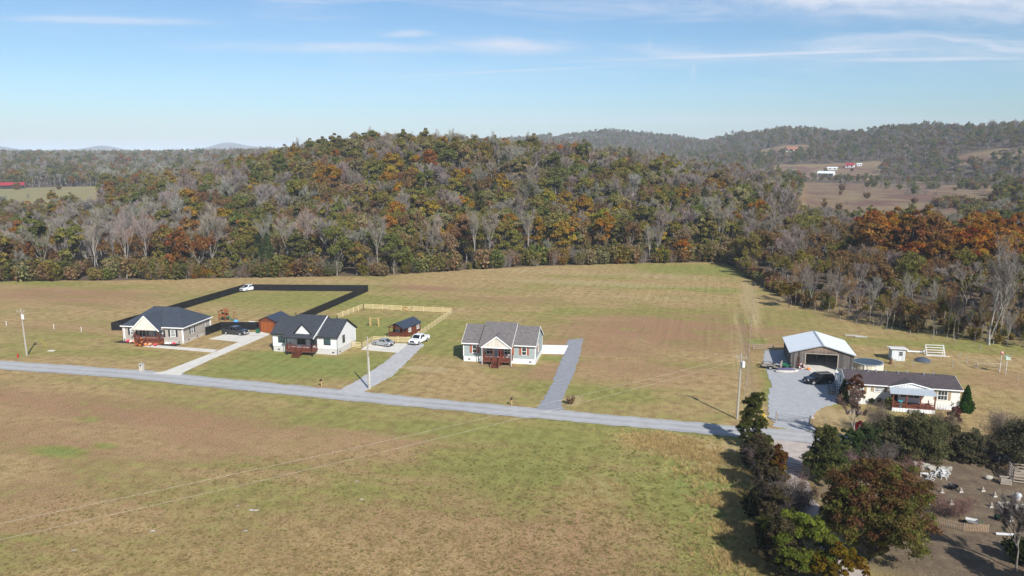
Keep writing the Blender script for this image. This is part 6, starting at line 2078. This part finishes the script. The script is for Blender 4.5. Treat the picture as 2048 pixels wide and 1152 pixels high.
def riding_mower(label, loc, rz, body):
    t = thing('riding_mower', label, 'mower', loc, rz)
    b = MB(); loft(b, [(-.7, .25, .25, .35, .5, .6), (.0, .28, .26, .3, .5, .62), (.15, .26, .24, .32, .6, .86), (.85, .24, .2, .34, .6, .84)]); b.build('bonnet', M[body], t)
    s = MB(); s.box(-.55, -.15, -.22, .22, .62, .72); s.box(-.62, -.52, -.22, .22, .68, 1.05); s.build('seat', M['black_trim'], t)
    d = MB(); d.lathe([(.01, .28), (.5, .28), (.52, .16), (.01, .14)], 14, (0, 0)); d.build('cutting_deck', M[body], t)
    w = MB(); w.tube((.12, 0, .85), (.0, 0, 1.08), .02); w.tube((0, 0, 1.07), (-.02, 0, 1.1), .17, n=12); w.build('steering_wheel', M['black_trim'], t)
    for x, r in ((-.5, .25), (.65, .17)):
        for sd_ in (-1, 1): k = MB(); k.tube((x, sd_ * .30, r), (x, sd_ * .44, r), r, n=12); k.build('wheel', M['rubber'], t)


riding_mower('green riding mower beside the jet ski at the barn wall', (*G(1574, 736), .06), R(160), 'green_plastic')
riding_mower('red riding mower half hidden behind the barn corner', (*G(1717, 728), 0), R(20), 'red_paint')


def leaning_boards():
    o = hloc(BARN, R(-13.5), 1.3, -.35, .06)
    k = MB()
    for i, (x, h) in enumerate([(-.12, 2.1), (.05, 2.3), (.2, 1.9)]): k.beam((x, 0, 0), (x + .05, .28, h), .12, .04)
    solo(k, 'leaning_boards', M['rust'], 'three red brown boards leaning on the barn front', 'boards', o, R(-13.5))
    t = thing('life_ring', 'round red and white life ring leaning on the barn front', 'life ring', hloc(BARN, R(-13.5), 1.95, -.45, .06), R(-13.5))
    for i in range(8):
        k = MB(); a0, a1 = 2 * math.pi * i / 8, 2 * math.pi * (i + 1) / 8
        for j in range(3):
            b0, b1 = a0 + (a1 - a0) * j / 3, a0 + (a1 - a0) * (j + 1) / 3
            k.tube((.42 * math.cos(b0), .12 + .1 * math.sin(b0), .5 + .42 * math.sin(b0)), (.42 * math.cos(b1), .12 + .1 * math.sin(b1), .5 + .42 * math.sin(b1)), .09, n=6, cap=False)
        k.build('segment', M['red_paint'] if i % 2 else M['white_paint'], t)
    k = MB(); k.ball((0, 0, .2), .3, .25, .2); k.box(-.1, .5, -.15, .15, .02, .12); solo(k, 'leaf_blower', M['orange'], 'small orange garden machine at the barn doorway post', 'machine', hloc(BARN, R(-13.5), 3.0, -.6, .09))
    t = thing('step_rail', 'black metal railing and steps at the drive side door of the white home', 'steps', hloc(HOME, R(-13.5), -1.0, 4.4, 0), R(-13.5))
    s = MB(); [s.box(-.4 - i * .3, .95 - i * .3 - .9, -.6, .6, .0, .6 - i * .2) for i in range(3)]; s.build('steps', M['grey_wood'], t)
    for yy in (-.6, .6):
        k = MB()
        for z in (.6, .95, 1.5): k.beam((-.9, yy, z), (.8, yy, z), .05)
        for x in (-.9, -.05, .8): k.beam((x, yy, 0), (x, yy, 1.5), .05)
        k.build('railing', M['black_metal'], t)


leaning_boards()


def lounger():
    t = thing('pool_lounger', 'white lounger with raised back on the deck behind the white home roof', 'lounger', hloc(HOME, R(-13.5), .8, 9.2, 0), R(-13.5))
    d = MB(); d.box(-1.0, 5.0, -.9, 1.1, 2.1, 2.2)
    for x in (-.9, 2, 4.9):
        for y in (-.8, 1.0): d.box(x - .07, x + .07, y - .07, y + .07, 0, 2.1)
    d.build('platform', M['white_board'], t)
    k = MB(); k.beam((.2, 0, 2.45), (1.8, 0, 2.45), .6, .08); k.beam((1.2, 0, 2.5), (.2, 0, 3.1), .6, .08)
    k.build('seat', M['white_paint'], t)
    k = MB(); k.beam((-.8, .8, 2.75), (5.0, .8, 2.75), .12, .1); [k.beam((x, .8, 2.2), (x, .8, 2.75), .08) for x in (-.8, 1, 3, 4.9)]; k.build('railing', M['white_paint'], t)


lounger()

# --- behind the white home
def rack():
    t = thing('slatted_rack', 'leaning white rack with five cross bars on open ground behind the shed', 'rack', (*G(1872, 712), 0), R(-10))
    f = MB()
    for x in (-1.6, 1.6): f.beam((x, 0, 0), (x, 1.3, 1.9), .09); f.beam((x, 1.3, 0), (x, 1.3, 1.9), .08)
    f.build('frame', M['white_paint'], t)
    for i in range(5):
        k = MB(); s = .08 + i * .22; k.beam((-1.65, 1.3 * s - .05, 1.9 * s + .03), (1.65, 1.3 * s - .05, 1.9 * s + .03), .16, .09); k.build('bar', M['white_paint'], t)
    k = MB(); k.beam((-1.9, -.1, .05), (2.3, -.3, .05), .12, .08); k.build('ground_rail', M['white_paint'], t)


rack()
k = MB(); k.lathe([(1.5, .02), (1.2, .35), (.7, .6), (.2, .75), (.01, .78)], 14); solo(k, 'tarp_heap', M['tarp'], 'slate blue tarpaulin heap on the ground before the slatted rack', 'tarpaulin', (*G(1845, 722), 0), smooth=True)
k = MB(); k.tube((0, 0, .25), (2.6, -.5, .22), .17, .15, 10); k.tube((2.6, -.5, .22), (3.1, -.55, .4), .15, .32, 10); solo(k, 'fallen_pipe', M['white_paint'], 'white pipe with flared end lying beside the white shed', 'pipe', (*G(1814, 705), 0))
k = MB(); k.tube((0, 0, 0), (.05, 0, .95), .28, .22, 9); k.tube((.05, 0, .95), (.4, .1, 1.1), .12, .06, 6); k.box(.3, 1.0, -.12, .12, .7, .8); solo(k, 'wood_stump', M['rust'], 'rust brown stump with a board nailed across, in front of the white shed', 'stump', (*G(1781, 728), 0))
for i, (px, py, L, a) in enumerate([(1703, 673, 2.6, .05), (1712, 674, 3.0, -.1), (1722, 676, 2.4, .02)]):
    k = MB(); k.tube((-L / 2, 0, .2), (L / 2, .1, .2), .2, .17, 9)
    solo(k, 'log', M['stone'], 'pale log on the grass behind the barn, %s of three from the barn' % ORD[i], 'log', (*G(px, py), 0), R(-14) + a, 'pale logs behind the barn')


def bird_house(label, pix, h, roof, wall, rnd=False):
    t = thing('bird_house', label, 'birdhouse', (*G(*pix), 0), R(-10))
    k = MB(); k.tube((0, 0, 0), (.05, 0, h), .05, .045, 7); k.build('pole', M['white_paint'], t)
    if rnd: k = MB(); k.ball((.05, 0, h + .26), .30, .26, .33, 10, 7); k.build('gourd', wall, t); k = MB(); k.tube((.05, -.27, h + .26), (.05, -.25, h + .26), .07); k.build('entrance', M['black_trim'], t)
    else:
        k = MB(); k.box(-.32, .42, -.25, .25, h, h + .5); k.build('box', wall, t)
        r = MB(); r.prism([(-.42, h + .48), (.05, h + .78), (.52, h + .48), (.52, h + .44), (.05, h + .73), (-.42, h + .44)], 'y', -.33, .33); r.build('roof', roof, t)
        for i in range(3): k = MB(); k.tube((-.18 + i * .23, -.26, h + .25), (-.18 + i * .23, -.25, h + .25), .06); k.build('entrance', M['black_trim'], t)


pg = mat('pale_green_paint', (.50, .62, .50), .6, .1)
bird_house('white and red birdhouse on a thin pole by the pen fence', (1999, 744), 3.2, M['red_paint'], mat('faded_red_paint', (.62, .30, .27), .6, .15), True)
bird_house('pale green birdhouse box on a white pole, tallest by the pen fence', (2011, 749), 2.7, pg, pg)
k = MB(); k.beam((0, 0, 1.0), (4.9, -.4, .95), .08, .12); [k.box(x - .06, x + .06, -.3 * x / 4.9 - .06, -.3 * x / 4.9 + .06, 0, 1.05) for x in (0.1, 4.8)]
solo(k, 'pen_rail', M['grey_wood'], 'long wooden rail on two posts inside the wire pen', 'rail', (*G(1952, 737), 0))
k = MB(); [k.cbox((math.cos(a) * .95, math.sin(a) * .6, .09), (.34, .22, .2), a) for a in [i * .63 for i in range(10)]]; solo(k, 'stone_ring', M['stone'], 'ring of pale stones at the foot of the young bare tree', 'stones', (*G(1708, 825), 0))

# --- mailboxes, hydrant, markers
t = thing('brick_mailbox', 'pale brick mailbox pillar at the foot of the concrete drive', 'mailbox', (*G(284, 742), 0), R(-14))
k = MB(); k.box(-.33, .33, -.3, .3, 0, 1.35); k.build('pillar', M['brick'], t); k = MB(); k.box(-.38, .38, -.35, .35, 1.35, 1.44); k.build('cap', M['stone'], t); k = MB(); k.box(-.14, .14, -.34, -.3, .95, 1.2); k.build('door', M['black_trim'], t)


def post_mailbox(label, pix, box_m):
    t = thing('post_mailbox', label, 'mailbox', (*G(*pix), 0), R(-14))
    k = MB(); k.box(-.06, .06, -.06, .06, 0, 1.05); k.beam((0, .2, .7), (0, -.35, 1.0), .07); k.build('post', M['pine_dull'], t)
    k = MB(); k.prism([(-.11, 1.05), (.11, 1.05), (.11, 1.2), (.07, 1.28), (-.07, 1.28), (-.11, 1.2)], 'y', -.45, .12); b = k.build('box', box_m, t)
    k = MB(); k.box(.112, .125, -.2, -.15, 1.12, 1.32); k.build('flag', M['red_paint'], b)


post_mailbox('black mailbox on a pine post in front of the blue grey house', (1023.5, 811), M['black_metal'])
post_mailbox('black mailbox on a post beside the road below the white house lawn', (643, 773), M['black_metal'])
post_mailbox('white mailbox at the gravel drive gate of the white home', (1624, 850), M['white_paint'])
t = thing('fire_hydrant', 'rust red fire hydrant on the grass near the field pole', 'hydrant', (*G(36, 715), 0))
k = MB(); k.lathe([(.16, 0), (.16, .08), (.12, .1), (.12, .55), (.15, .57), (.15, .62), (.10, .70), (.04, .78), (.01, .8)], 12); k.build('barrel', M['red_paint'], t)
for s in (-1, 1): k = MB(); k.tube((s * .1, 0, .45), (s * .22, 0, .45), .06); k.build('hose_outlet', M['red_paint'], t)
for i, (px, py) in enumerate([(13, 652), (108, 658), (163, 664)]):
    k = MB(); k.tube((0, 0, 0), (0, 0, 1.0), .06, n=8); k.lathe([(.06, 1.0), (.09, 1.02), (.09, 1.1), (.01, 1.14)], 8)
    solo(k, 'marker_post', M['white_paint'], 'small white marker post in the field, %s counting towards the tan house' % ORD[i], 'marker post', (*G(px, py), 0), 0, 'white marker posts in the field')
k = MB(); k.tube((0, 0, 0), (0, 0, 1.15), .06, n=8); k.lathe([(.06, 1.15), (.09, 1.17), (.09, 1.25), (.01, 1.29)], 8); solo(k, 'marker_post', M['white_paint'], 'single white marker post at the drive mouth under the slim dark tree', 'marker post', (*G(1531, 848), 0))
k = MB(); k.box(-.6, .6, -.35, .35, 0, .12); solo(k, 'meter_cover', M['concrete'], 'flat pale concrete cover on the grass near the field pole', 'cover', (*G(103, 702), 0), R(-14))

# --- play things
def play_tower():
    t = thing('play_tower', 'orange brown wooden play tower with slide in the fenced yard of the tan house', 'play set', (*G(448, 641), 0), R(-10))
    for x in (-.8, .8):
        for y in (-.7, .7): k = MB(); k.box(x - .07, x + .07, y - .07, y + .07, 0, 2.3); k.build('post', M['deck_orange'], t)
    k = MB(); k.box(-.85, .85, -.75, .75, 1.1, 1.2); k.box(-.85, .85, -.77, -.73, 1.2, 1.7); k.box(-.85, .85, .73, .77, 1.2, 1.7); k.build('platform', M['deck_orange'], t)
    k = MB(); k.prism([(-1.0, 2.2), (0, 2.8), (1.0, 2.2), (1.0, 2.12), (0, 2.72), (-1.0, 2.12)], 'y', -.85, .85); k.build('roof', M['deck_orange'], t)
    k = MB(); k.beam((.85, 0, 1.15), (2.3, 0, .15), .5, .06); k.build('slide', M['green_plastic'], t)


play_tower()
t = thing('swing_post', 'single orange wooden swing post beside the play tower', 'play set', (*G(470, 640), 0))
k = MB(); k.beam((-.5, 0, 0), (0, 0, 2.1), .1); k.beam((.5, 0, 0), (0, 0, 2.1), .1); k.build('frame', M['deck_orange'], t)
k = MB(); k.ball((0, 0, .35), .5, .5, .35); k.lathe([(.55, .02), (.6, .3), (.5, .34)], 14); solo(k, 'paddling_pool', M['blue_plastic'], 'bright blue toy pool on the grass in the fenced yard', 'toy', (*G(472, 645), 0), smooth=True)
k = MB(); k.ball((0, 0, .22), .22); solo(k, 'play_ball', M['white_paint'], 'white ball on the grass next to the play tower', 'ball', (*G(461, 639), 0), smooth=True)
t = thing('garden_bench', 'white garden bench behind the black fence near the garage shed', 'bench', (*G(503, 651), 0), R(-12))
k = MB(); k.box(-.75, .75, -.25, .25, .4, .46); k.build('seat', M['white_paint'], t); k = MB(); k.box(-.75, .75, .22, .27, .5, .95); k.build('backrest', M['white_paint'], t)
for x in (-.65, .65): k = MB(); k.box(x - .04, x + .04, -.22, .25, 0, .4); k.build('leg', M['white_paint'], t)
t = thing('wheelie_bin', 'dark green wheelie bin at the garage shed wall', 'bin', (*G(516, 667), .08), R(-14))
k = MB(); k.add([(-.26, -.3, .1), (.26, -.3, .1), (.26, .26, .1), (-.26, .26, .1), (-.32, -.36, 1.0), (.32, -.36, 1.0), (.32, .34, 1.0), (-.32, .34, 1.0)], [(0, 3, 2, 1), (4, 5, 6, 7), (0, 1, 5, 4), (1, 2, 6, 5), (2, 3, 7, 6), (3, 0, 4, 7)]); k.build('body', M['green_plastic'], t)
k = MB(); k.slab([(-.34, -.4, 1.04), (.34, -.4, 1.04), (.34, .38, 1.1), (-.34, .38, 1.1)], .04); k.build('lid', M['black_trim'], t)
for s in (-1, 1): k = MB(); k.tube((s * .27, .28, .12), (s * .33, .28, .12), .12, n=12); k.build('wheel', M['rubber'], t)
t = thing('swing_set', 'wooden swing set frame of two tall boards with green slide in the yellow fenced yard', 'play set', (*G(749, 652), 0), R(-12))
for x, mm in ((-1.0, 'pine'), (1.0, 'pine_dull')): k = MB(); k.box(x - .16, x + .16, -.06, .06, 0, 1.9); k.build('upright', M['pine_dull'], t)
k = MB(); k.beam((-1.0, 0, 1.75), (1.0, 0, 1.75), .09); k.build('top_bar', M['pine_dull'], t)
k = MB(); k.beam((-1.1, 0, 1.3), (-1.9, -.3, .12), .45, .06); k.build('slide', M['green_plastic'], t)
k = MB(); k.box(-.3, .1, -.12, .12, .42, .46); [k.tube((x, 0, .46), (x, 0, 1.72), .012, n=4) for x in (-.28, .08)]; k.build('swing_seat', M['black_trim'], t)

# --- autumn decorations at the tan house
HH, HR = (-73.1, 153.0, 0), R(-8.5)
def pumpkin(label, loc, r, group='pumpkins on the tan house porch'):
    t = thing('pumpkin', label, 'pumpkin', loc, 0, group)
    k = MB(); n, m = 20, 7; vs = [(0, 0, r * 1.5)]
    for i in range(1, m):
        a = math.pi * i / m
        for j in range(n):
            b = 2 * math.pi * j / n; f = 1 + .08 * math.cos(b * 10)
            vs.append((r * f * math.sin(a) * math.cos(b), r * f * math.sin(a) * math.sin(b), r * .78 + r * .78 * math.cos(a)))
    vs.append((0, 0, 0)); fs = [(0, 1 + j, 1 + (j + 1) % n) for j in range(n)]
    for i in range(m - 2): o = 1 + i * n; fs += [(o + j, o + n + j, o + n + (j + 1) % n, o + (j + 1) % n) for j in range(n)]
    o = 1 + (m - 2) * n; fs += [(o + j, len(vs) - 1, o + (j + 1) % n) for j in range(n)]
    vs[0] = (0, 0, r * 1.45); k.add(vs, fs); k.build('body', M['orange'], t, smooth=True)
    k = MB(); k.tube((0, 0, r * 1.4), (.03, 0, r * 1.75), r * .12, r * .08, 6); k.build('stem', M['green_plastic'], t)


for lab, x, y, z, r in [('large pumpkin standing in front of the porch steps, on the gable side', -1.95, -2.75, .06, .34), ('pumpkin on the ground at the far side of the porch steps', .1, -2.8, .06, .30), ('pumpkin on the porch rail end near the tan house steps', -1.9, -1.7, .98, .36),
                          ('pumpkin on the porch floor behind the rail of the tan house', -.2, -1.6, .98, .30), ('small pumpkin on the lowest porch step of the tan house', -1.0, -3.2, .12, .22), ('small pumpkin half way up the tan house porch steps', -.9, -2.6, .6, .22)]:
    pumpkin(lab, hloc(HH, HR, x, y, z), r)


def mums(label, loc, r, m):
    t = thing('potted_mum', label, 'flowers', loc, 0, 'flower pots in the tan house bed')
    k = MB(); k.lathe([(r * .45, 0), (r * .6, r * .5), (r * .55, r * .5)], 10); k.build('pot', M['rust'], t)
    rg = random.Random(int(loc[0] * 100)); k = MB()
    for i in range(26):
        a = rg.uniform(0, 6.28); b = rg.uniform(0, 1.3); k.ball((r * .8 * math.sin(b) * math.cos(a), r * .8 * math.sin(b) * math.sin(a), r * .5 + r * .65 * math.cos(b)), r * .28, n=6, m=4)
    k.build('blooms', M[m], t)


for lab, x, y, r, m in [('magenta potted flowers, first in the mulch bed from the corner with the field', -5.2, -.8, .5, 'pink'), ('white potted flowers between magenta and orange ones in the mulch bed', -4.5, -.9, .36, 'white_petals'), ('orange potted flowers next to the white ones in the mulch bed', -4.0, -.85, .40, 'peach'),
                        ('peach potted flowers at the foot of the porch steps', .9, -2.7, .45, 'peach'), ('coral potted flowers before the orange porch panel', 2.0, -2.6, .38, 'pink'), ('white potted flowers in the mulch bed under the drive side window', 3.6, -1.3, .42, 'white_petals'),
                        ('pale potted flowers beside the white ones under the drive side window', 4.3, -1.35, .38, 'white_petals'), ('red potted flowers at the drive end of the mulch bed', 5.1, -1.2, .42, 'pink'), ('peach flowers hanging over the porch rail beside the steps', -.3, -2.5, .40, 'peach')]:
    mums(lab, hloc(HH, HR, x, y, .06), r, m)
for lab, x, y in [('teal plastic tub on the porch of the white home', 7.1, -2.1)]:
    t = thing('plastic_tub', lab, 'tub', hloc(HOME, R(-13.5), x, y, .72), 0)
    k = MB(); k.lathe([(.26, 0), (.33, .75), (.36, .75), (.36, .8), (.30, .8), (.25, .1)], 14); k.build('body', M['teal'], t); k = MB(); k.lathe([(.37, .8), (.3, .88), (.01, .9)], 14); k.build('lid', M['teal'], t)
t = thing('porch_chair', 'brown wooden armchair at the far end of the porch of the white home', 'chair', hloc(HOME, R(-13.5), 11.0, -1.6, .72), R(160))
k = MB(); k.box(-.3, .3, -.3, .3, .38, .45); k.build('seat', M['rust'], t); k = MB(); k.beam((0, .3, .45), (0, .5, 1.15), .58, .05); k.build('backrest', M['rust'], t)
for x in (-.27, .27):
    for y in (-.26, .26): k = MB(); k.box(x - .03, x + .03, y - .03, y + .03, 0, .4); k.build('leg', M['rust'], t)

# --- the junk yard beside the lane
def lawn_chair(label, pix, rz, z=0, tip=0):
    t = thing('lawn_chair', label, 'chair', (*G(*pix), z), rz, 'white plastic chairs in the junk yard')
    t.rotation_euler = (tip, 0, rz)
    k = MB(); k.box(-.27, .27, -.27, .25, .40, .44); k.build('seat', M['white_paint'], t)
    k = MB(); k.add([(-.26, .23, .42), (.26, .23, .42), (.26, .42, .9), (.15, .44, .97), (-.15, .44, .97), (-.26, .42, .9), (-.26, .27, .42), (.26, .27, .42), (.26, .46, .9), (.15, .48, .97), (-.15, .48, .97), (-.26, .46, .9)],
                        [(0, 1, 2, 3, 4, 5), (11, 10, 9, 8, 7, 6), (0, 6, 7, 1), (1, 7, 8, 2), (2, 8, 9, 3), (3, 9, 10, 4), (4, 10, 11, 5), (5, 11, 6, 0)]); k.build('backrest', M['white_paint'], t)
    for x in (-.27, .27): k = MB(); k.beam((x, -.27, .64), (x, .3, .66), .06, .04); k.build('armrest', M['white_paint'], t)
    for x in (-.26, .26):
        for y in (-.26, .26): k = MB(); k.beam((x, y, .64 if y < 0 else .42), (x * 1.1, y * 1.1, 0), .05); k.build('leg', M['white_paint'], t)


for lab, pix, rz, tip in [('white plastic chair facing the road in the jumble by the stone heap', (1884, 950), 2.8, 0), ('white plastic chair turned side on in the jumble by the stone heap', (1890, 953), 1.2, 0), ('white plastic chair tipped on its back in the jumble of chairs', (1878, 956), .4, -1.2),
                          ('white plastic chair facing the maple in the jumble of chairs', (1887, 958), -1.9, 0), ('white plastic chair lying apart below the jumble of chairs', (1870, 962), .9, -1.4)]:
    lawn_chair(lab, pix, rz, 0 if not tip else .35, tip)
rgj = random.Random(21)


def rocks(label, name, pix, n, spread, size, m='stone'):
    k = MB()
    for i in range(n):
        s = size * rgj.uniform(.5, 1.2); x, y = rgj.uniform(-spread[0], spread[0]), rgj.uniform(-spread[1], spread[1])
        k.cbox((x, y, s * .28), (s, s * rgj.uniform(.5, .9), s * rgj.uniform(.4, .75)), rgj.uniform(0, 3.1), rgj.uniform(-.3, .3), rgj.uniform(-.3, .3))
    return solo(k, name, M[m], label, 'stones', (*G(*pix), 0), R(-30))


rocks('long heap of pale stone slabs beside the jumble of white chairs', 'stone_heap', (1863, 938), 40, (2.0, .8), .62)
rocks('scatter of grey rubble behind the end of the picket fence', 'stone_heap', (2030, 1016), 26, (1.4, .6), .5)
k = MB(); k.tube((-.9, 0, .14), (.9, 0, .14), .14, n=8); solo(k, 'white_log', M['insulator'], 'white log lying past the end of the picket fence', 'log', (*G(2010, 1071), 0), R(-8))
for lab, pix, w, d, h in [('white painted box bench beside the stone heap', (1848, 953), .9, .4, .45)]:
    t = thing('box_bench', lab, 'bench', (*G(*pix), 0), R(-20))
    k = MB(); k.box(-w / 2, w / 2, -d / 2, d / 2, h - .08, h); k.build('seat', M['white_paint'], t)
    for x in (-w * .4, w * .4): k = MB(); k.box(x - .05, x + .05, -d * .4, d * .4, 0, h - .08); k.build('leg', M['white_paint'], t)
t = thing('fire_pit', 'black round fire pit on the grass in the middle of the junk yard', 'fire pit', (*G(1906, 979), 0))
k = MB(); k.lathe([(.2, .12), (.5, .35), (.56, .52), (.50, .52), (.42, .36), (.01, .22)], 14); k.build('bowl', M['black_metal'], t)
for i in range(3): k = MB(); q = i * 2.09; k.beam((.3 * math.cos(q), .3 * math.sin(q), .25), (.5 * math.cos(q), .5 * math.sin(q), 0), .05); k.build('leg', M['black_metal'], t)


def statue(label, pix, h, m='grey_wood'):
    h *= .8
    t = thing('garden_statue', label, 'statue', (*G(*pix), 0), 0)
    k = MB(); k.box(-.2, .2, -.2, .2, 0, .14); k.build('plinth', M['concrete'], t)
    k = MB(); k.lathe([(.15, .14), (.2, h * .3), (.14, h * .55), (.17, h * .68), (.07, h * .76), (.11, h * .86), (.08, h * .97), (.01, h)], 10); k.build('figure', M[m], t, smooth=True)


statue('short pale garden statue just below the fire pit, towards the maple', (1883, 985), .7)
statue('pale garden statue beside the fire pit on its road side', (1921, 984), .7)
statue('weathered garden statue alone in the middle of the brown grass', (1965, 982), .65)
statue('grey garden statue near the wooden crate', (1989, 993), .7)
statue('small grey garden statue below the crate, above the grey rubble', (1982, 1014), .7)
statue('tall white cone shaped statue by the bare yard tree', (2020, 1042), 1.0, 'insulator')
statue('small statue behind the reddish shrub inside the picket fence', (1902, 1008), .6)
statue('small white statue between maple and reddish shrub', (1857, 1008), .5)
k = MB(); k.ball((0, 0, .25), .45, .32, .28); k.ball((.4, .1, .2), .25, .2, .2); solo(k, 'boulder', M['stone'], 'white lump of stone in the brown grass above the crate', 'boulder', (*G(1977, 959), 0))


def crate(label, pix, w, d, h, rz):
    t = thing('wooden_crate', label, 'crate', (*G(*pix), 0), rz)
    k = MB()
    for i in range(3):
        z = h * (.12 + .32 * i)
        for s in (-1, 1): k.box(-w / 2, w / 2, s * d / 2 - .02, s * d / 2 + .02, z, z + h * .24); k.box(s * w / 2 - .02, s * w / 2 + .02, -d / 2 + .02, d / 2 - .02, z, z + h * .24)
    k.build('slats', M['grey_wood'], t)
    k = MB(); k.box(-w / 2 + .03, w / 2 - .03, -d / 2 + .03, d / 2 - .03, .05, .1); k.build('base', M['grey_wood'], t)
    for x in (-1, 1):
        for y in (-1, 1): k = MB(); k.box(x * w / 2 - .05 * (x > 0) - .0, x * w / 2 + .05 * (x < 0), y * d / 2 - .05 * (y > 0), y * d / 2 + .05 * (y < 0), 0, h + .01); k.build('corner_post', M['grey_wood'], t)


crate('large grey slatted crate near the stacked rails', (2010, 968), 1.1, .9, .8, R(-20))


def stacked_rails():
    t = thing('rail_pen', 'pen of stacked white weathered rails at the edge of the junk yard', 'pen', (*G(2046, 968), 0), R(-20))
    for i in range(5):
        for s, (a, b) in enumerate([((-1.0, 0), (2.2, 0)), ((2.2, 0), (2.2, 2.2)), ((-1.0, 2.2), (2.2, 2.2)), ((-1.0, 0), (-1.0, 2.2))]):
            k = MB(); z = .2 + i * .34 + .1 * (s % 2); e = Vector((b[0] - a[0], b[1] - a[1])).normalized() * .2
            k.beam((a[0] - e.x, a[1] - e.y, z), (b[0] + e.x, b[1] + e.y, z), .1, .13); k.build('rail', M['grey_wood'], t)
    k = MB(); k.beam((-1, -.06, 1.9), (2.2, -.06, .2), .08, .1); k.build('brace', M['grey_wood'], t)


stacked_rails()
t = thing('water_tub', 'white rounded tub beside the grey rubble', 'tub', (*G(2034, 999), 0))
k = MB(); k.lathe([(.3, 0), (.42, .5), (.46, .52), (.40, .52), (.28, .06), (.01, .05)], 14); k.build('body', M['insulator'], t); k = MB(); k.ball((.1, 0, .5), .36, .36, .3); k.build('lid', M['insulator'], t)
t = thing('dark_planter', 'dark planter tub by the tall white cone statue', 'planter', (*G(1995, 1040), 0))
k = MB(); k.lathe([(.24, 0), (.36, .45), (.40, .45), (.34, .40), (.01, .38)], 14); k.build('pot', M['black_trim'], t); k = MB(); k.ball((0, 0, .5), .3, .3, .22); k.build('plant', M['green_plastic'], t)
t = thing('wheelbarrow', 'white wheelbarrow with green handles behind the picket fence', 'wheelbarrow', (*G(1944, 1050), 0), R(150))
k = MB(); k.add([(-.35, -.25, .3), (.4, -.2, .3), (.4, .2, .3), (-.35, .25, .3), (-.5, -.36, .62), (.62, -.3, .62), (.62, .3, .62), (-.5, .36, .62)], [(0, 3, 2, 1), (0, 1, 5, 4), (1, 2, 6, 5), (2, 3, 7, 6), (3, 0, 4, 7)]); k.build('tray', M['insulator'], t)
k = MB(); k.tube((.7, -.05, .2), (.7, .05, .2), .2, n=12); k.build('wheel', M['rubber'], t)
for s in (-.2, .2): k = MB(); k.beam((.7, s * .3, .2), (-1.0, s * 1.3, .58), .05); k.build('handle', M['green_plastic'], t); k = MB(); k.beam((-.2, s, .35), (-.3, s, 0), .04); k.build('leg', M['black_metal'], t)
t = thing('sign_post', 'thin white post with small blank plate at the junk yard edge', 'post', (*G(1997, 932), 0))
k = MB(); k.tube((0, 0, 0), (0, 0, 1.2), .045, n=7); k.build('post', M['white_paint'], t); k = MB(); k.box(-.12, .12, -.07, -.045, .95, 1.2); k.build('plate', M['white_paint'], t)
# pale stones lying in the near field
for i, (px, py, s, w) in enumerate([(511, 1021, .5, 'white stone with a smaller one touching it in the near field'), (305, 1062, .42, 'pale flat stone below the bright power lines in the near field'), (148, 1101, .34, 'small pale stone close to the lower line in the near field'),
                                    (723, 999, .36, 'pale stone in the green patch of the near field'), (491, 1062, .36, 'pale flat stone between two others in the near field'), (714, 963, .3, 'small pale stone above the green patch of the near field'), (475, 1012, .26, 'tiny pale stone touching the lower line in the near field')]):
    k = MB(); k.ball((0, 0, .03), s * .75, s * .38, s * .16, 8, 5)
    if i == 0: k.ball((-.45, .1, .02), .28, .16, .12, 8, 5)
    solo(k, 'field_stone', M['stone'], w, 'stone', (*G(px, py), 0), rgj.uniform(0, .6), 'stones in the near field')

# ------------------------------------------------------------------ the air: thin autumn haze round everything
def make_haze():
    k = MB(); k.box(-12800, 12800, -12800, 12800, -2.5, 150)
    m = bpy.data.materials.new('haze'); m.use_nodes = True
    nt = m.node_tree; nt.nodes.clear()
    v = nt.nodes.new('ShaderNodeVolumePrincipled'); o = nt.nodes.new('ShaderNodeOutputMaterial')
    v.inputs['Color'].default_value = (.74, .86, 1.0, 1)
    v.inputs['Density'].default_value = 0.000115
    v.inputs['Anisotropy'].default_value = -0.25
    nt.links.new(v.outputs[0], o.inputs['Volume'])
    h = k.build('haze', m); h['kind'] = 'stuff'


make_haze()
print('OBJECTS', len(SC.objects))
